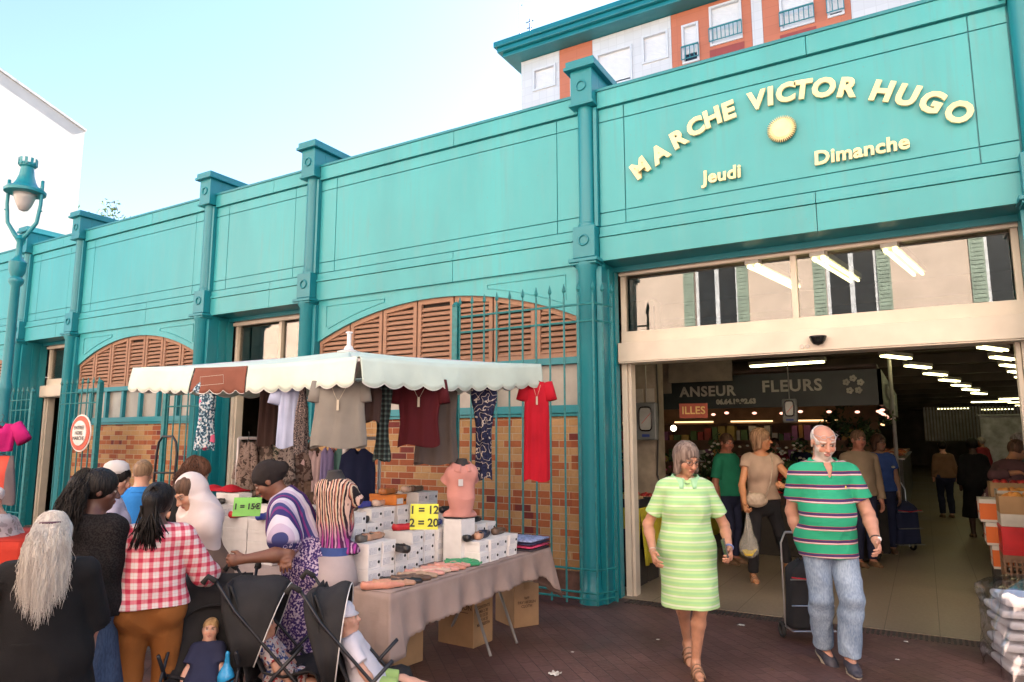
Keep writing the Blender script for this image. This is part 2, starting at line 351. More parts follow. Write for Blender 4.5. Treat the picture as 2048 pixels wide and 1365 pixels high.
def arch_bay(a, b):
    wl = MB(); wl.box(a, b, .03, .30, 0, 1.93); wl.build('brick_wall', BRICK, HALL)
    pl = MB(); pl.box(a, b, .005, .03, 0, .28); pl.build('plinth', mat('dark_plinth', (.12, .06, .045), .8, .3, 8), HALL)
    zs, za = 2.98, 3.40; N = 26
    sp = MB()                                               # spandrel plate above the arch
    poly = [(a, 3.56), (a, zs)] + [(a + (b - a) * q / N, arch_z(a + (b - a) * q / N, a, b, zs, za)) for q in range(1, N)] + [(b, zs), (b, 3.56)]
    for q in range(N):
        x0, x1 = a + (b - a) * q / N, a + (b - a) * (q + 1) / N; z0, z1 = arch_z(x0, a, b, zs, za), arch_z(x1, a, b, zs, za)
        sp.add([(x0, .0, z0), (x1, .0, z1), (x1, .0, 3.56), (x0, .0, 3.56), (x0, .12, z0), (x1, .12, z1), (x1, .12, 3.56), (x0, .12, 3.56)],
               [(0, 1, 2, 3), (7, 6, 5, 4), (0, 4, 5, 1)])
    # raised bead outlining each spandrel corner
    for sgn, e in ((1, a), (-1, b)):
        bd = [(e + sgn * .16, -.004, zs + .20), (e + sgn * .16, -.004, 3.47)]
        xe = e + sgn * (b - a) * .30; bd.append((xe, -.004, 3.47))
        for q in range(9):
            x = xe + (e + sgn * .2 - xe) * q / 8; bd.append((x, -.004, min(3.46, arch_z(x, a, b, zs, za) + .09)))
        sp.tube(bd, .006, 5)
    sp.build('arch_spandrel', TEAL, HALL)
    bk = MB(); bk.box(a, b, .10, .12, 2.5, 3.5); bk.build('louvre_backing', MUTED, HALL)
    n = 7 if b - a > 3.7 else 7; gl = (b - a) / n
    for q in range(n):
        x0, x1 = a + gl * q + .012, a + gl * (q + 1) - .012
        s = MB(); fr = .05
        def top(x): return arch_z(x, a, b, zs, za) + .02
        for (u, v) in ((x0, x0 + fr), (x1 - fr, x1)):
            s.add([(u, .04, 2.55), (v, .04, 2.55), (v, .04, top(v)), (u, .04, top(u)), (u, .09, 2.55), (v, .09, 2.55), (v, .09, top(v)), (u, .09, top(u))],
                  [(0, 1, 2, 3), (4, 7, 6, 5), (0, 3, 7, 4), (1, 5, 6, 2), (0, 4, 5, 1)])
        s.box(x0, x1, .042, .088, 2.55, 2.60)
        t0, t1 = top(x0) - .075, top(x1) - .075
        s.add([(x0, .038, t0), (x1, .038, t1), (x1, .038, t1 + .075), (x0, .038, t0 + .075), (x0, .085, t0), (x1, .085, t1)], [(0, 1, 2, 3), (0, 4, 5, 1)])
        z = 2.63
        while z < max(t0, t1) - .02:
            xa, xb = x0 + fr, x1 - fr
            # clip a slat where the arch comes down
            while xa < xb and top(xa) - .06 < z: xa += .02
            while xb > xa and top(xb) - .06 < z: xb -= .02
            if xb - xa > .05:
                M = Matrix.Translation(((xa + xb) / 2, .066, z)) @ Matrix.Rotation(R(50), 4, 'X'); h = (xb - xa) / 2
                s.box(-h, h, -.030, .030, -.006, .006, M)
            z += .064
        s.build('louvre_shutter', LOUV, HALL)
    fr = MB(); fr.box(a, b, -.01, .10, 2.47, 2.545); fr.box(a, b, -.02, .12, 1.935, 2.02); fr.box(a, b, .0, .1, 1.90, 1.934)
    m = 7
    for q in range(m + 1):
        x = a + (b - a) * q / m; fr.box(max(a, x - .03), min(b, x + .03), .0, .09, 2.02, 2.47)
    fr.build('window_frame', TEALD, HALL, bevel=.003)
    gl_ = MB(); gl_.box(a, b, .06, .07, 2.0, 2.5); gl_.build('clerestory_glass', FROST, HALL)
def door_bay(a, b, entry=False):
    y0 = .42
    fr = MB()
    fr.box(a, b, y0 - .02, y0 + .14, 3.485, 3.60); fr.box(a, b, y0 - .06, y0 + .0, 3.44, 3.49) if not entry else fr.box(a, b, y0 - .05, y0 + .0, 3.47, 3.5)
    for (u, v) in ((a, a + .05), (b - .05, b)): fr.box(u, v, y0, y0 + .10, 2.84, 3.485)
    mm = (a + b) / 2 if entry else a + (b - a) * .52
    fr.box(mm - .028, mm + .028, y0, y0 + .10, 2.84, 3.485)
    fr.box(a, b, y0 - .005, y0 + .12, 2.70, 2.84)
    for (u, v) in ((a, a + .06), (b - .06, b)): fr.box(u, v, y0 - .02, y0 + .10, 0, 2.49); 
    for (u, v) in ((a + .065, a + .10), (b - .10, b - .065)): fr.box(u, v, y0 + .01, y0 + .14, 0, 2.49)
    fr.build('door_frame', CREAM, HALL, bevel=.004)
    gl_ = MB(); gl_.box(a + .05, b - .05, y0 + .05, y0 + .056, 2.84, 3.485); gl_.build('transom_glass', GLASS, HALL)
    hd = MB(); hd.box(a, b, y0 - .12, y0 + .16, 2.49, 2.70); hd.box(a, b, y0 - .118, y0 + .15, 2.475, 2.487); o = hd.build('door_header', CREAM, HALL, bevel=.006)
    if entry:
        x = -.80
        cm = MB(); cm.lathe([(.001, -.07), (.045, -.055), (.068, -.02), (.072, 0), (.078, .004), (.078, .02)], (x, y0 - .165, 2.60), 20); cm.build('sensor_dome', mat('black_gloss_plastic', (.012, .012, .013), .15), o, smooth=True)
        sn = MB()
        for dx in (-.10, -.15): sn.lathe([(.02, 0), (.02, .012)], (0, 0, 0), 16, Matrix.Translation((x + dx, y0 - .12, 2.535)) @ Matrix.Rotation(R(90), 4, 'X'))
        sn.build('key_switch', mat('grey_steel', (.35, .33, .3), .35, metal=.6), o, smooth=False)
for i, k in enumerate(BAY):
    a, b = COLX[i] + .16, COLX[i + 1] - .13
    if k == 'arch': arch_bay(a, b)
    else: door_bay(a + .03, b, k == 'entry')
ew = MB(); ew.box(-24, COLX[0] - .13, .0, .3, 0, 3.56); ew.build('end_wall', TEALD, HALL)
# sign lettering
YEL = mat('pale_yellow_letters', (.86, .76, .40), .5, .06, 9)
LET = [('M', -2.40, 4.50), ('A', -2.185, 4.615), ('R', -1.985, 4.73), ('C', -1.80, 4.82), ('H', -1.625, 4.88), ('E', -1.465, 4.91), ('V', -1.19, 4.95), ('I', -1.06, 4.96), ('C', -.92, 4.96),
       ('T', -.77, 4.95), ('O', -.585, 4.92), ('R', -.39, 4.87), ('H', -.11, 4.76), ('U', .08, 4.67), ('G', .26, 4.56), ('O', .45, 4.42)]
letters = thing  # (letters are parts of the hall)
LP = bpy.data.objects.new('sign_lettering', None); COL.objects.link(LP); LP.parent = HALL
LP.matrix_parent_inverse = wmat(HALL).inverted()
for ch, x, z in LET:
    ang = -math.asin(max(-1, min(1, (x + 1.0) / 2.45))) * .98
    M = Matrix.Translation((x, -.05, z)) @ Matrix.Rotation(-ang, 4, 'Y') @ Matrix.Rotation(R(90), 4, 'X')
    text_mesh('letter', ch, .250, YEL, LP, M, .013, .0115, .06)
for wd, x, z, sz in (('Jeudi', -1.555, 4.265, .185), ('Dimanche', -.315, 4.245, .185)):
    cur = x - len(wd) * .0
    M = Matrix.Translation((x, -.05, z)) @ Matrix.Rotation(R(90), 4, 'X')
    text_mesh('sign_word', wd, sz, YEL, LP, M, .011, .0055, .03, spacing=1.04)
sm = MB(); sx, sz_ = -.97, 4.61
Mx = Matrix.Translation((sx, -.055, sz_)) @ Matrix.Rotation(R(90), 4, 'X')
sm.lathe([(.093, -.01), (.093, .014), (.085, .02)], (0, 0, 0), 40, Mx); sm.build('sun_disc', YEL, LP)
rb, ry = MB(), MB()
for q in range(40):
    a_ = 2 * math.pi * q / 40; r0, r1 = .090, .136
    t = (-math.sin(a_), math.cos(a_)); c_ = (math.cos(a_), math.sin(a_))
    f3 = lambda u, v, y: (sx + u, y, sz_ + v)
    for mb_, yy, k in ((ry, -.066, 1.0),):
        mb_.prism([(c_[0] * r0 + t[0] * .0068, c_[1] * r0 + t[1] * .0068), (c_[0] * r1, c_[1] * r1), (c_[0] * r0 - t[0] * .0068, c_[1] * r0 - t[1] * .0068)], lambda u, v: f3(u, v, -.068), lambda u, v: f3(u, v, -.045))
rb.lathe([(.124, 0), (.124, .006)], (0, 0, 0), 40, Matrix.Translation((sx, -.038, sz_)) @ Matrix.Rotation(R(90), 4, 'X'))
ry.build('sun_ray', YEL, LP); rb.build('sun_backing', mat('dark_bronze', (.10, .07, .03), .5), LP)
# ================================================================== IRON FENCES
def spear(mb, x, y, z): 
    mb.lathe([(.006, 0), (.012, .012), (.006, .03), (.024, .06), (.004, .135), (.0, .14)], (x, y, z), 4)
def fence(name, label, pts, zt, zb, post=None, rails=(.0, -.18), brails=(.38, .16, .10), step=.165, tips=True):
    x0, y0 = pts[0]; F = thing(name, label, 'iron fence', (x0, y0, 0), 0, 'teal iron fences along the market hall')
    for z in [zt + dz for dz in rails] + list(brails): rl = MB(); rl.tube([(x, y, z) for x, y in pts], .012, 6); rl.build('rail', RAILM, F)
    for (ax, ay), (bx, by) in zip(pts[:-1], pts[1:]):
        L_ = math.hypot(bx - ax, by - ay); n = max(1, round(L_ / step))
        for q in range(n + 1):
            if q == n and (bx, by) != pts[-1]: continue
            x, y = ax + (bx - ax) * q / n, ay + (by - ay) * q / n
            b = MB(); b.tube([(x, y, zb), (x, y, zt + .10)], .011, 6)
            if tips: spear(b, x, y, zt + .10)
            b.build('bar', RAILM, F)
    if post:
        for (x, y) in post:
            b = MB(); b.box(x - .035, x + .035, y - .035, y + .035, 0, zt + .12); b.lathe([(.045, 0), (.05, .02), (.03, .05), (0, .07)], (x, y, zt + .12), 8)
            b.build('post', RAILM, F)
    return F
fence('iron_fence', 'tall teal iron fence with spear tips wrapping the column left of the wide entrance',
      [(-4.50, -.36), (-2.84, -.36), (-2.74, -.10)], 3.04, .05, [(-4.55, -.36)])
fence('iron_fence', 'teal iron fence behind the flowered dress left of the cream door frame', [(-9.87, -.36), (-9.07, -.36)], 2.32, .05, [(-9.92, -.36)])
fence('iron_fence', 'teal iron fence beside the round red and white sign', [(-12.57, -.55), (-11.44, -.55)], 2.42, .05, [(-11.39, -.55)])
fence('iron_fence', 'teal iron fence behind the street lamp at the left edge', [(-15.64, -.5), (-13.64, -.5)], 2.35, .05, [(-13.59, -.5)])
# round sign
SG = thing('round_sign', 'round white sign with red rim and faint lettering on the iron fence', 'sign', (-11.75, -.62, 1.75))
for nm, r0, m_, y in (('sign_rim', .30, mat('white_sign_paint', (.75, .72, .68), .5), -.60), ('red_ring', .275, mat('faded_red', (.62, .10, .05), .5), -.612), ('sign_face', .20, mat('white_sign_face', (.78, .74, .68), .5), -.624)):
    d = MB(); d.lathe([(r0, 0), (r0, .012)], (0, 0, 0), 40, Matrix.Translation((-11.75, y, 1.75)) @ Matrix.Rotation(R(90), 4, 'X')); d.build(nm, m_, SG)
text_mesh('sign_text', 'ENTREE\nHORS\nMARCHE', .085, mat('black_ink', (.04, .04, .04), .6), SG, Matrix.Translation((-11.75, -.642, 1.75)) @ Matrix.Rotation(R(90), 4, 'X'), .001)
# ================================================================== STREET LAMP
lp = at(18, 700, 8.6); LX, LY = lp.x, lp.y
LM = thing('street_lamp', 'ornate teal cast iron street lamp with a bell shaped hood and crown', 'street lamp', (LX, LY, 0))
p = MB(); p.lathe([(.17, 0), (.17, .25), (.11, .32), (.085, .9), (.09, .95), (.075, 1.0), (.066, 2.2), (.075, 2.25), (.075, 2.3), (.058, 2.36), (.05, 3.55), (.085, 3.6), (.085, 3.64), (.06, 3.67), (.09, 3.74), (.10, 3.86), (.06, 3.9), (.035, 3.95), (.035, 4.12), (.06, 4.16), (.02, 4.22)], (LX, LY, 0), 20)
p.build('pole', TEALD, LM, auto=40)
a = MB()
for s in (-1, 1):
    a.tube([(LX, LY, 4.14), (LX + s * .07 * .86, LY + s * .04, 4.22), (LX + s * .18 * .8, LY + s * .1, 4.38), (LX + s * .20 * .8, LY + s * .12, 4.62), (LX + s * .20 * .8, LY + s * .12, 4.86), (LX + s * .20 * .8, LY + s * .12, 4.94)], [.03, .028, .024, .022, .022, .02], 8)
    a.lathe([(.0, 0), (.03, .02), (.0, .05)], (LX + s * .2 * .8, LY + s * .12, 4.52), 8)
a.build('yoke', TEALD, LM, smooth=True)
h = MB(); h.lathe([(.20, -.045), (.228, -.035), (.232, 0), (.20, .03), (.14, .06), (.11, .12), (.085, .20), (.075, .28), (.072, .31), (.095, .325), (.095, .345), (.075, .35)], (LX, LY, 4.80), 28)
h.build('hood', TEALD, LM, auto=50)
cr = MB()
for q in range(10):
    t = 2 * math.pi * q / 10; cr.cbox((LX + .10 * math.cos(t), LY + .10 * math.sin(t), 5.18), .012, .03, .09, t)
cr.lathe([(.075, 5.13), (.10, 5.15), (.10, 5.165)], (LX, LY, 0), 20); cr.build('crown', TEALD, LM)
gb = MB(); gb.lathe([(.015, -.27), (.05, -.255), (.085, -.19), (.115, -.10), (.13, -.04)], (LX, LY, 4.80), 20); gb.build('globe', mat('frosted_globe', (.38, .38, .37), .12, .05), LM, smooth=True)
# ================================================================== FAR BUILDINGS
def window(mb_frame, parent, x0, x1, z0, z1, y, blind=1.0, rail=False, m=WHITEB):
    f = MB(); t = .07
    for (a, b, c, d) in ((x0, x1, z1 - t, z1), (x0, x1, z0, z0 + t), (x0, x0 + t, z0 + t, z1 - t), (x1 - t, x1, z0 + t, z1 - t)): f.box(a, b, y - .05, y + .12, c, d)
    o = f.build('window', mat('window_surround', (.66, .67, .70), .6, .02), parent)
    s = MB(); zz = z0 + t + (z1 - z0 - 2 * t) * (1 - blind); s.box(x0 + t, x1 - t, y + .07, y + .10, zz, z1 - t)
    n = int((z1 - t - zz) / .06)
    for q in range(n): s.box(x0 + t, x1 - t, y + .062, y + .075, zz + q * .06, zz + q * .06 + .045)
    s.build('roller_blind', mat('pale_roller_blind', (.74, .74, .76), .6, .02), o)
    g_ = MB(); g_.box(x0 + t, x1 - t, y + .105, y + .11, z0 + t, z1 - t); g_.build('pane', mat('dark_pane', (.02, .025, .04), .1), o)
    if rail:
        r_ = MB(); r_.tube([(x0, y - .14, z0 + .55), (x1, y - .14, z0 + .55)], .03, 6); r_.tube([(x0, y - .14, z0 + .12), (x1, y - .14, z0 + .12)], .018, 6)
        k = int((x1 - x0) / .12)
        for q in range(k + 1):
            x = x0 + (x1 - x0) * q / k; r_.box(x - .012, x + .012, y - .15, y - .13, z0 + .1, z0 + .55)
        r_.build('balcony_rail', TEALD, o)
AY = 14.0
APT = thing('apartment_building', 'apartment block of white and orange tiled panels with a teal roof edge behind the hall', 'apartment building', (-6, AY, 0))
def _tile(name, c, j):
    def fn(nt, L, b, v):
        x, y, z = sep(nt, v); bt = _n(nt, 'ShaderNodeTexBrick'); L.new(comb(nt, x, z, 0), bt.inputs['Vector']); bt.offset = 0
        bt.inputs['Scale'].default_value = 1; bt.inputs['Brick Width'].default_value = j; bt.inputs['Row Height'].default_value = .30; bt.inputs['Mortar Size'].default_value = .012
        bt.inputs['Color1'].default_value = (*c, 1); bt.inputs['Color2'].default_value = (*[x_ * .93 for x_ in c], 1); bt.inputs['Mortar'].default_value = (*[x_ * .88 for x_ in c], 1)
        L.new(bt.outputs['Color'], b.inputs['Base Color'])
    return mat_nodes(name, fn, .6)
TW, TO, TR_ = _tile('white_tile', (.66, .66, .68), .3), _tile('orange_tile', (.55, .17, .09), 1.2), _tile('red_tile', (.33, .06, .05), 1.2)
w_ = MB(); w_.box(-11.85, 6, AY + .12, AY + 12, 3.83, 15.6); w_.build('wall', TW, APT)
H_ = 15.45
segs = [(-11.85, -10.28, TW), (-10.28, -9.0, TO), (-9.0, -6.2, TW), (-6.2, -3.67, TO), (-3.67, -3.35, TW), (-3.35, -.93, TO), (-.93, 3, TW)]
wins = [(-11.35, -10.42, 14.15, 15.0, 1, 0), (-9.85, -9.4, 13.3, 14.75, 1, 0), (-8.85, -7.55, 13.55, 14.85, .9, 0), (-7.2, -6.3, 14.0, 15.0, 1, 0), (-5.85, -5.3, 13.6, 14.95, .75, 1), (-4.95, -3.95, 13.95, 15.3, .95, 1), (-2.85, -1.9, 13.8, 15.3, .98, 1), (-1.55, -1.1, 13.8, 15.0, .9, 1)]
def wall_with_holes(x0, x1, z0, z1, holes, y0, y1, m, parent, name):
    xs = sorted({x0, x1} | {h[0] for h in holes} | {h[1] for h in holes}); zs = sorted({z0, z1} | {h[2] for h in holes} | {h[3] for h in holes})
    mb = MB()
    for a, b in zip(xs[:-1], xs[1:]):
        run = None
        for c, d in zip(zs[:-1], zs[1:]):
            inside = any(h[0] - 1e-6 <= a and b <= h[1] + 1e-6 and h[2] - 1e-6 <= c and d <= h[3] + 1e-6 for h in holes)
            if inside:
                if run: mb.box(a, b, y0, y1, run[0], run[1]); run = None
            else: run = (run[0], d) if run else (c, d)
        if run: mb.box(a, b, y0, y1, *run)
    return mb.build(name, m, parent)
for a, b, m_ in segs:
    hs = [w[:4] for w in wins if w[0] >= a and w[1] <= b]
    wall_with_holes(a + .004, b - .004, 5, H_, hs, AY, AY + .11, m_, APT, 'facade_panel')
for x0, x1, z0, z1, bl, rl in wins:
    z0, z1 = z0, z1; window(None, APT, x0, x1, z0, z1, AY - .0, bl, rl)
for x0, x1, z in ((-4.98, -3.92, 13.9), (-2.88, -1.87, 13.75)):
    q = MB(); q.box(x0, x1, AY - .012, AY, z - 2.2, z - .06); q.build('red_panel', TR_, APT)
rf = MB(); rf.box(-12.45, 6.5, AY - .75, AY + 12.5, 15.62, 15.80); rf.box(-12.55, 6.6, AY - .85, AY + 12.6, 15.80, 16.02); rf.box(-12.3, 6, AY - .6, AY + 12, 15.47, 15.62)
rf.build('roof_edge', TEALD, APT, bevel=.03)
AN = thing('roof_antenna', 'thin mast with small aerials on the apartment roof', 'antenna', (-12.3, AY + 1.0, 15.9))
b = MB(); bx, by = -12.15, AY + .6
b.tube([(bx - .1, by, 15.9), (bx - .1, by, 18.3)], .02, 6); b.tube([(bx + .35, by, 15.9), (bx + .35, by, 17.5)], .03, 6); b.build('mast', mat('aerial_metal', (.18, .22, .25), .4, metal=.7), AN)
b = MB()
for z, l in ((17.4, .35), (17.15, .25), (16.7, .3), (16.4, .2)): b.tube([(bx + .35 - l / 2, by, z), (bx + .35 + l / 2, by, z)], .022, 5)
b.tube([(bx - .1, by, 18.2), (bx + .05, by, 18.2)], .015, 5); b.box(bx + .25, bx + .45, by - .06, by + .06, 16.1, 16.3); b.build('aerial', mat('aerial_metal', (1, 1, 1)), AN)
# white gable building on the left
GB = thing('white_building', 'tall plain white gabled building at the far left', 'building', (-30, 2, 0))
m_ = MB(); m_.prism([(-3, 0), (5.45, 0), (5.45, 12.35), (1.0, 13.9), (-3, 12.4)], lambda y, z: (-24.6, y, z), lambda y, z: (-36, y, z)); m_.build('wall', mat('white_render', (.56, .54, .51), .9, .05, 1.5, bump=.1), GB)
m_ = MB(); m_.prism([(5.50, 12.34), (5.50, 12.42), (1.0, 14.0), (1.0, 13.91)], lambda y, z: (-24.55, y, z), lambda y, z: (-36, y, z)); m_.build('roof', mat('grey_zinc', (.45, .45, .46), .6), GB)
# building across the street, mirrored in the entrance glass
OP = thing('facing_building', 'long beige rendered building with white framed windows and pale green shutters across the street', 'building', (-2, -9.5, 0))
OY = -9.5
owins = []
for x in (-16.5, -13.4, -10.3, -7.2, -4.23, -1.17, 1.9, 5.0, 8.1):
    for z0, z1 in ((4.25, 6.1), (7.3, 9.0), (1.0, 3.0)): owins.append((x - .53, x + .53, z0, z1))
wall_with_holes(-24, 16, 0, 11.5, owins, OY - .3, OY, WALLB, OP, 'wall')
q = MB(); q.box(-24, 16, OY - 8, OY - .62, 0, 11.5); q.box(-24.1, 16.1, OY - 8, OY + .35, 11.5, 11.8); q.build('rear_wall', mat('dull_beige', (.3, .25, .2), .9), OP)  # rear block and cornice in a darker beige than the front wall
q = MB(); q.box(-24, 16, OY, OY + .05, 4.10, 4.20); q.box(-24, 16, OY + .0, OY + .012, 0.0, 4.09); q.build('string_course', mat('pinkish_lower_wall', (.42, .30, .26), .85), OP)  # moulding, and the wall below it in a darker pinkish tone
OSH = mat('pale_green_shutter', (.30, .38, .31), .6); OWF = mat('white_window_frame', (.66, .68, .72), .5)
for x0, x1, z0, z1 in owins:
    if z0 < 3 : continue
    f = MB()
    for (a, b, c, d) in ((x0, x1, z1 - .07, z1), (x0, x1, z0, z0 + .07), (x0, x0 + .07, z0, z1), (x1 - .07, x1, z0, z1), ((x0 + x1) / 2 - .05, (x0 + x1) / 2 + .05, z0, z1)): f.box(a, b, OY - .2, OY - .12, c, d)
    o = f.build('window', OWF, OP); g_ = MB(); g_.box(x0, x1, OY - .24, OY - .22, z0, z1); g_.build('pane', mat('far_dark_pane', (.035, .04, .045), .25), o)
    for a, b in ((x0 - .27, x0), (x1, x1 + .27)):
        s = MB(); s.box(a, b, OY + .055, OY + .09, z0, z1)
        for q in range(int((z1 - z0) / .09)): s.box(a + .03, b - .03, OY + .09, OY + .105, z0 + .05 + q * .09, z0 + .10 + q * .09)
        s.build('shutter', OSH, OP)
# tree top behind the hall
def leaves(n, cen, rad, size, seed, flat=.6):
    rng = np.random.default_rng(seed); mb = MB()
    cl = [(rng.normal(size=3) * np.array(rad) * .5 + cen) for _ in range(max(4, n // 60))]
    for i in range(n):
        c = cl[rng.integers(len(cl))] + rng.normal(size=3) * np.array(rad) * .17
        a = rng.normal(size=3); a /= np.linalg.norm(a); b_ = np.cross(a, rng.normal(size=3)); b_ /= np.linalg.norm(b_)
        l, w1 = size * rng.uniform(.7, 1.3), size * rng.uniform(.3, .5)
        mb.add([c - a * l * .5, c + b_ * w1 * .5, c + a * l * .5, c - b_ * w1 * .5], [(0, 1, 2, 3)])
    return mb
LEAF = mat('foliage_green', (.10, .16, .04), .6, .4, 3)
tp = at(205, 445, 27)
TRE = thing('tree', 'leafy tree top showing over the parapet beside the white building', 'tree', (tp.x, tp.y, 0))
leaves(2600, (tp.x, tp.y, tp.z - 1.9), (1.3, 1.3, 2.3), .20, 3).build('crown', LEAF, TRE)
t_ = MB(); t_.tube([(tp.x, tp.y, 0), (tp.x + .1, tp.y, tp.z - 4), (tp.x, tp.y, tp.z - 1)], [.25, .18, .06], 8)
for q in range(6):
    t = q * 1.05; t_.tube([(tp.x, tp.y, tp.z - 3.6), (tp.x + 1.1 * math.cos(t), tp.y + 1.1 * math.sin(t), tp.z - 2), (tp.x + 1.7 * math.cos(t), tp.y + 1.7 * math.sin(t), tp.z - .6)], [.09, .05, .02], 5)
t_.build('trunk', mat('bark', (.09, .06, .04), .9, bump=.5), TRE)
# ================================================================== FIGURE MODELLING: smooth solids meshed into one surface
def V(*a): return np.array(a, dtype=np.float64)
def unit(v): v = np.asarray(v, float); n = np.linalg.norm(v); return v / n if n > 1e-9 else V(0, 0, 1)
class Field:
    def __init__(s, lo, hi, h):
        s.h = h; s.lo = np.asarray(lo, float) - 3 * h; n = np.ceil((np.asarray(hi, float) + 3 * h - s.lo) / h).astype(int) + 1
        s.n = n; s.F = np.full(tuple(n), .5, np.float32); s.ax = [s.lo[i] + h * np.arange(n[i]) for i in range(3)]
    def _win(s, lo, hi):
        i0 = np.maximum(0, np.floor((lo - s.lo) / s.h).astype(int)); i1 = np.minimum(s.n, np.ceil((hi - s.lo) / s.h).astype(int) + 1)
        if (i1 <= i0).any(): return None
        sl = tuple(slice(a, b) for a, b in zip(i0, i1))
        X = s.ax[0][sl[0]][:, None, None].astype(np.float32); Y = s.ax[1][sl[1]][None, :, None].astype(np.float32); Z = s.ax[2][sl[2]][None, None, :].astype(np.float32)
        return sl, X, Y, Z
    def _put(s, sl, d, k, mode):
        A = s.F[sl]
        if mode == 'add':
            if k > 0:
                hh = np.clip(.5 + .5 * (A - d) / k, 0, 1); s.F[sl] = A * (1 - hh) + d * hh - k * hh * (1 - hh)
            else: s.F[sl] = np.minimum(A, d)
        else:
            if k > 0:
                hh = np.clip(.5 - .5 * (A + d) / k, 0, 1); s.F[sl] = A * (1 - hh) - d * hh + k * hh * (1 - hh)
            else: s.F[sl] = np.maximum(A, -d)
    def cap(s, a, b, ra, rb, k=.02, ax=None, fl=1.0, mode='add', off=0.0):
        a = np.asarray(a, float); b = np.asarray(b, float); ra += off; rb += off; r = max(ra, rb); mg = r + k + 2.5 * s.h
        wn = s._win(np.minimum(a, b) - mg, np.maximum(a, b) + mg)
        if wn is None: return s
        sl, X, Y, Z = wn; ab = b - a; L2 = float(ab @ ab) + 1e-9
        px, py, pz = X - a[0], Y - a[1], Z - a[2]
        t = np.clip((px * ab[0] + py * ab[1] + pz * ab[2]) / L2, 0, 1)
        px = px - t * ab[0]; py = py - t * ab[1]; pz = pz - t * ab[2]
        q = px * px + py * py + pz * pz
        if ax is not None and fl != 1:
            ax = unit(ax); c = px * ax[0] + py * ax[1] + pz * ax[2]; q = q + c * c * (fl * fl - 1)
            rr = (ra + (rb - ra) * t); d0 = np.sqrt(q); g = np.sqrt(np.maximum(q + c * c * (fl ** 4 - fl * fl), 1e-12)) / np.maximum(d0, 1e-6)
            d = (d0 - rr) / np.maximum(g, 1)
        else: d = np.sqrt(q) - (ra + (rb - ra) * t)
        s._put(sl, d.astype(np.float32), k, mode); return s
    def ell(s, c, r, k=.015, M=None, mode='add', off=0.0):
        c = np.asarray(c, float); r = np.asarray(r, float) + off; R3 = np.eye(3) if M is None else np.asarray(M)
        mg = r.max() + k + 2.5 * s.h; wn = s._win(c - mg, c + mg)
        if wn is None: return s
        sl, X, Y, Z = wn; p = (X - c[0], Y - c[1], Z - c[2]); q = 0; q2 = 0
        for i in range(3):
            e = (p[0] * R3[0, i] + p[1] * R3[1, i] + p[2] * R3[2, i]) / r[i]; q = q + e * e; q2 = q2 + e * e / (r[i] * r[i])
        k0 = np.sqrt(q); d = k0 * (k0 - 1) / np.maximum(np.sqrt(q2), 1e-6)
        s._put(sl, d.astype(np.float32), k, mode); return s
    def cut(s, p, n, k=.004):
        """keep the side the normal points away from"""
        n = unit(n); X = s.ax[0][:, None, None]; Y = s.ax[1][None, :, None]; Z = s.ax[2][None, None, :]
        d = ((X - p[0]) * n[0] + (Y - p[1]) * n[1] + (Z - p[2]) * n[2]).astype(np.float32)
        s.F = np.maximum(s.F, d); return s
    def mesh(s):
        F = s.F; F[0] = F[-1] = .5; F[:, 0] = F[:, -1] = .5; F[:, :, 0] = F[:, :, -1] = .5
        I = F < 0; nx, ny, nz = F.shape
        c = np.zeros((nx - 1, ny - 1, nz - 1), np.uint8)
        for i in (0, 1):
            for j in (0, 1):
                for k in (0, 1): c += I[i:nx - 1 + i, j:ny - 1 + j, k:nz - 1 + k]
        act = (c > 0) & (c < 8); ids = np.argwhere(act)
        if not len(ids): return np.zeros((0, 3)), np.zeros((0, 4), int)
        lut = np.full(act.shape, -1, np.int32); lut[act] = np.arange(len(ids), dtype=np.int32)
        cv = np.array([(i, j, k) for i in (0, 1) for j in (0, 1) for k in (0, 1)])
        val = np.stack([F[ids[:, 0] + o[0], ids[:, 1] + o[1], ids[:, 2] + o[2]] for o in cv], 1)
        ed = [(a, b) for a in range(8) for b in range(a + 1, 8) if np.abs(cv[a] - cv[b]).sum() == 1]
        S = np.zeros((len(ids), 3)); N = np.zeros(len(ids))
        for a, b in ed:
            va, vb = val[:, a], val[:, b]; m = (va < 0) != (vb < 0); t = np.where(m, va / np.where(m, va - vb, 1), 0)
            P = cv[a] + t[:, None] * (cv[b] - cv[a]); S += np.where(m[:, None], P, 0); N += m
        P = s.lo + s.h * (ids + S / N[:, None]); Q = []
        for axn in range(3):
            sl0 = [slice(1, -1)] * 3; sl1 = [slice(1, -1)] * 3; sl0[axn] = slice(0, -1); sl1[axn] = slice(1, None)
            A, B = I[tuple(sl0)], I[tuple(sl1)]; df = A != B; e = np.argwhere(df); sgn = A[df]
            off = np.ones(3, int); off[axn] = 0; e = e + off; u, v = [(1, 2), (2, 0), (0, 1)][axn]
            du = np.zeros(3, int); du[u] = 1; dv = np.zeros(3, int); dv[v] = 1
            g = lambda x: lut[x[:, 0], x[:, 1], x[:, 2]]
            q = np.stack([g(e - du - dv), g(e - dv), g(e), g(e - du)], 1); q[~sgn] = q[~sgn][:, ::-1]; Q.append(q)
        return P, np.concatenate(Q)
def wob(P, seed, freq, sc=(1, 1, 1)):
    rng = np.random.default_rng(seed); r = 0
    for o in range(4):
        for _ in range(3):
            d = rng.normal(size=3); d /= np.linalg.norm(d); d = d * np.array(sc) * freq * (1.7 ** o)
            r = r + np.sin(P @ d + rng.uniform(0, 6.28) + .8 * np.sin(P @ (rng.normal(size=3) * freq * .4))) / (1.5 ** o) / 3
    return r / 2
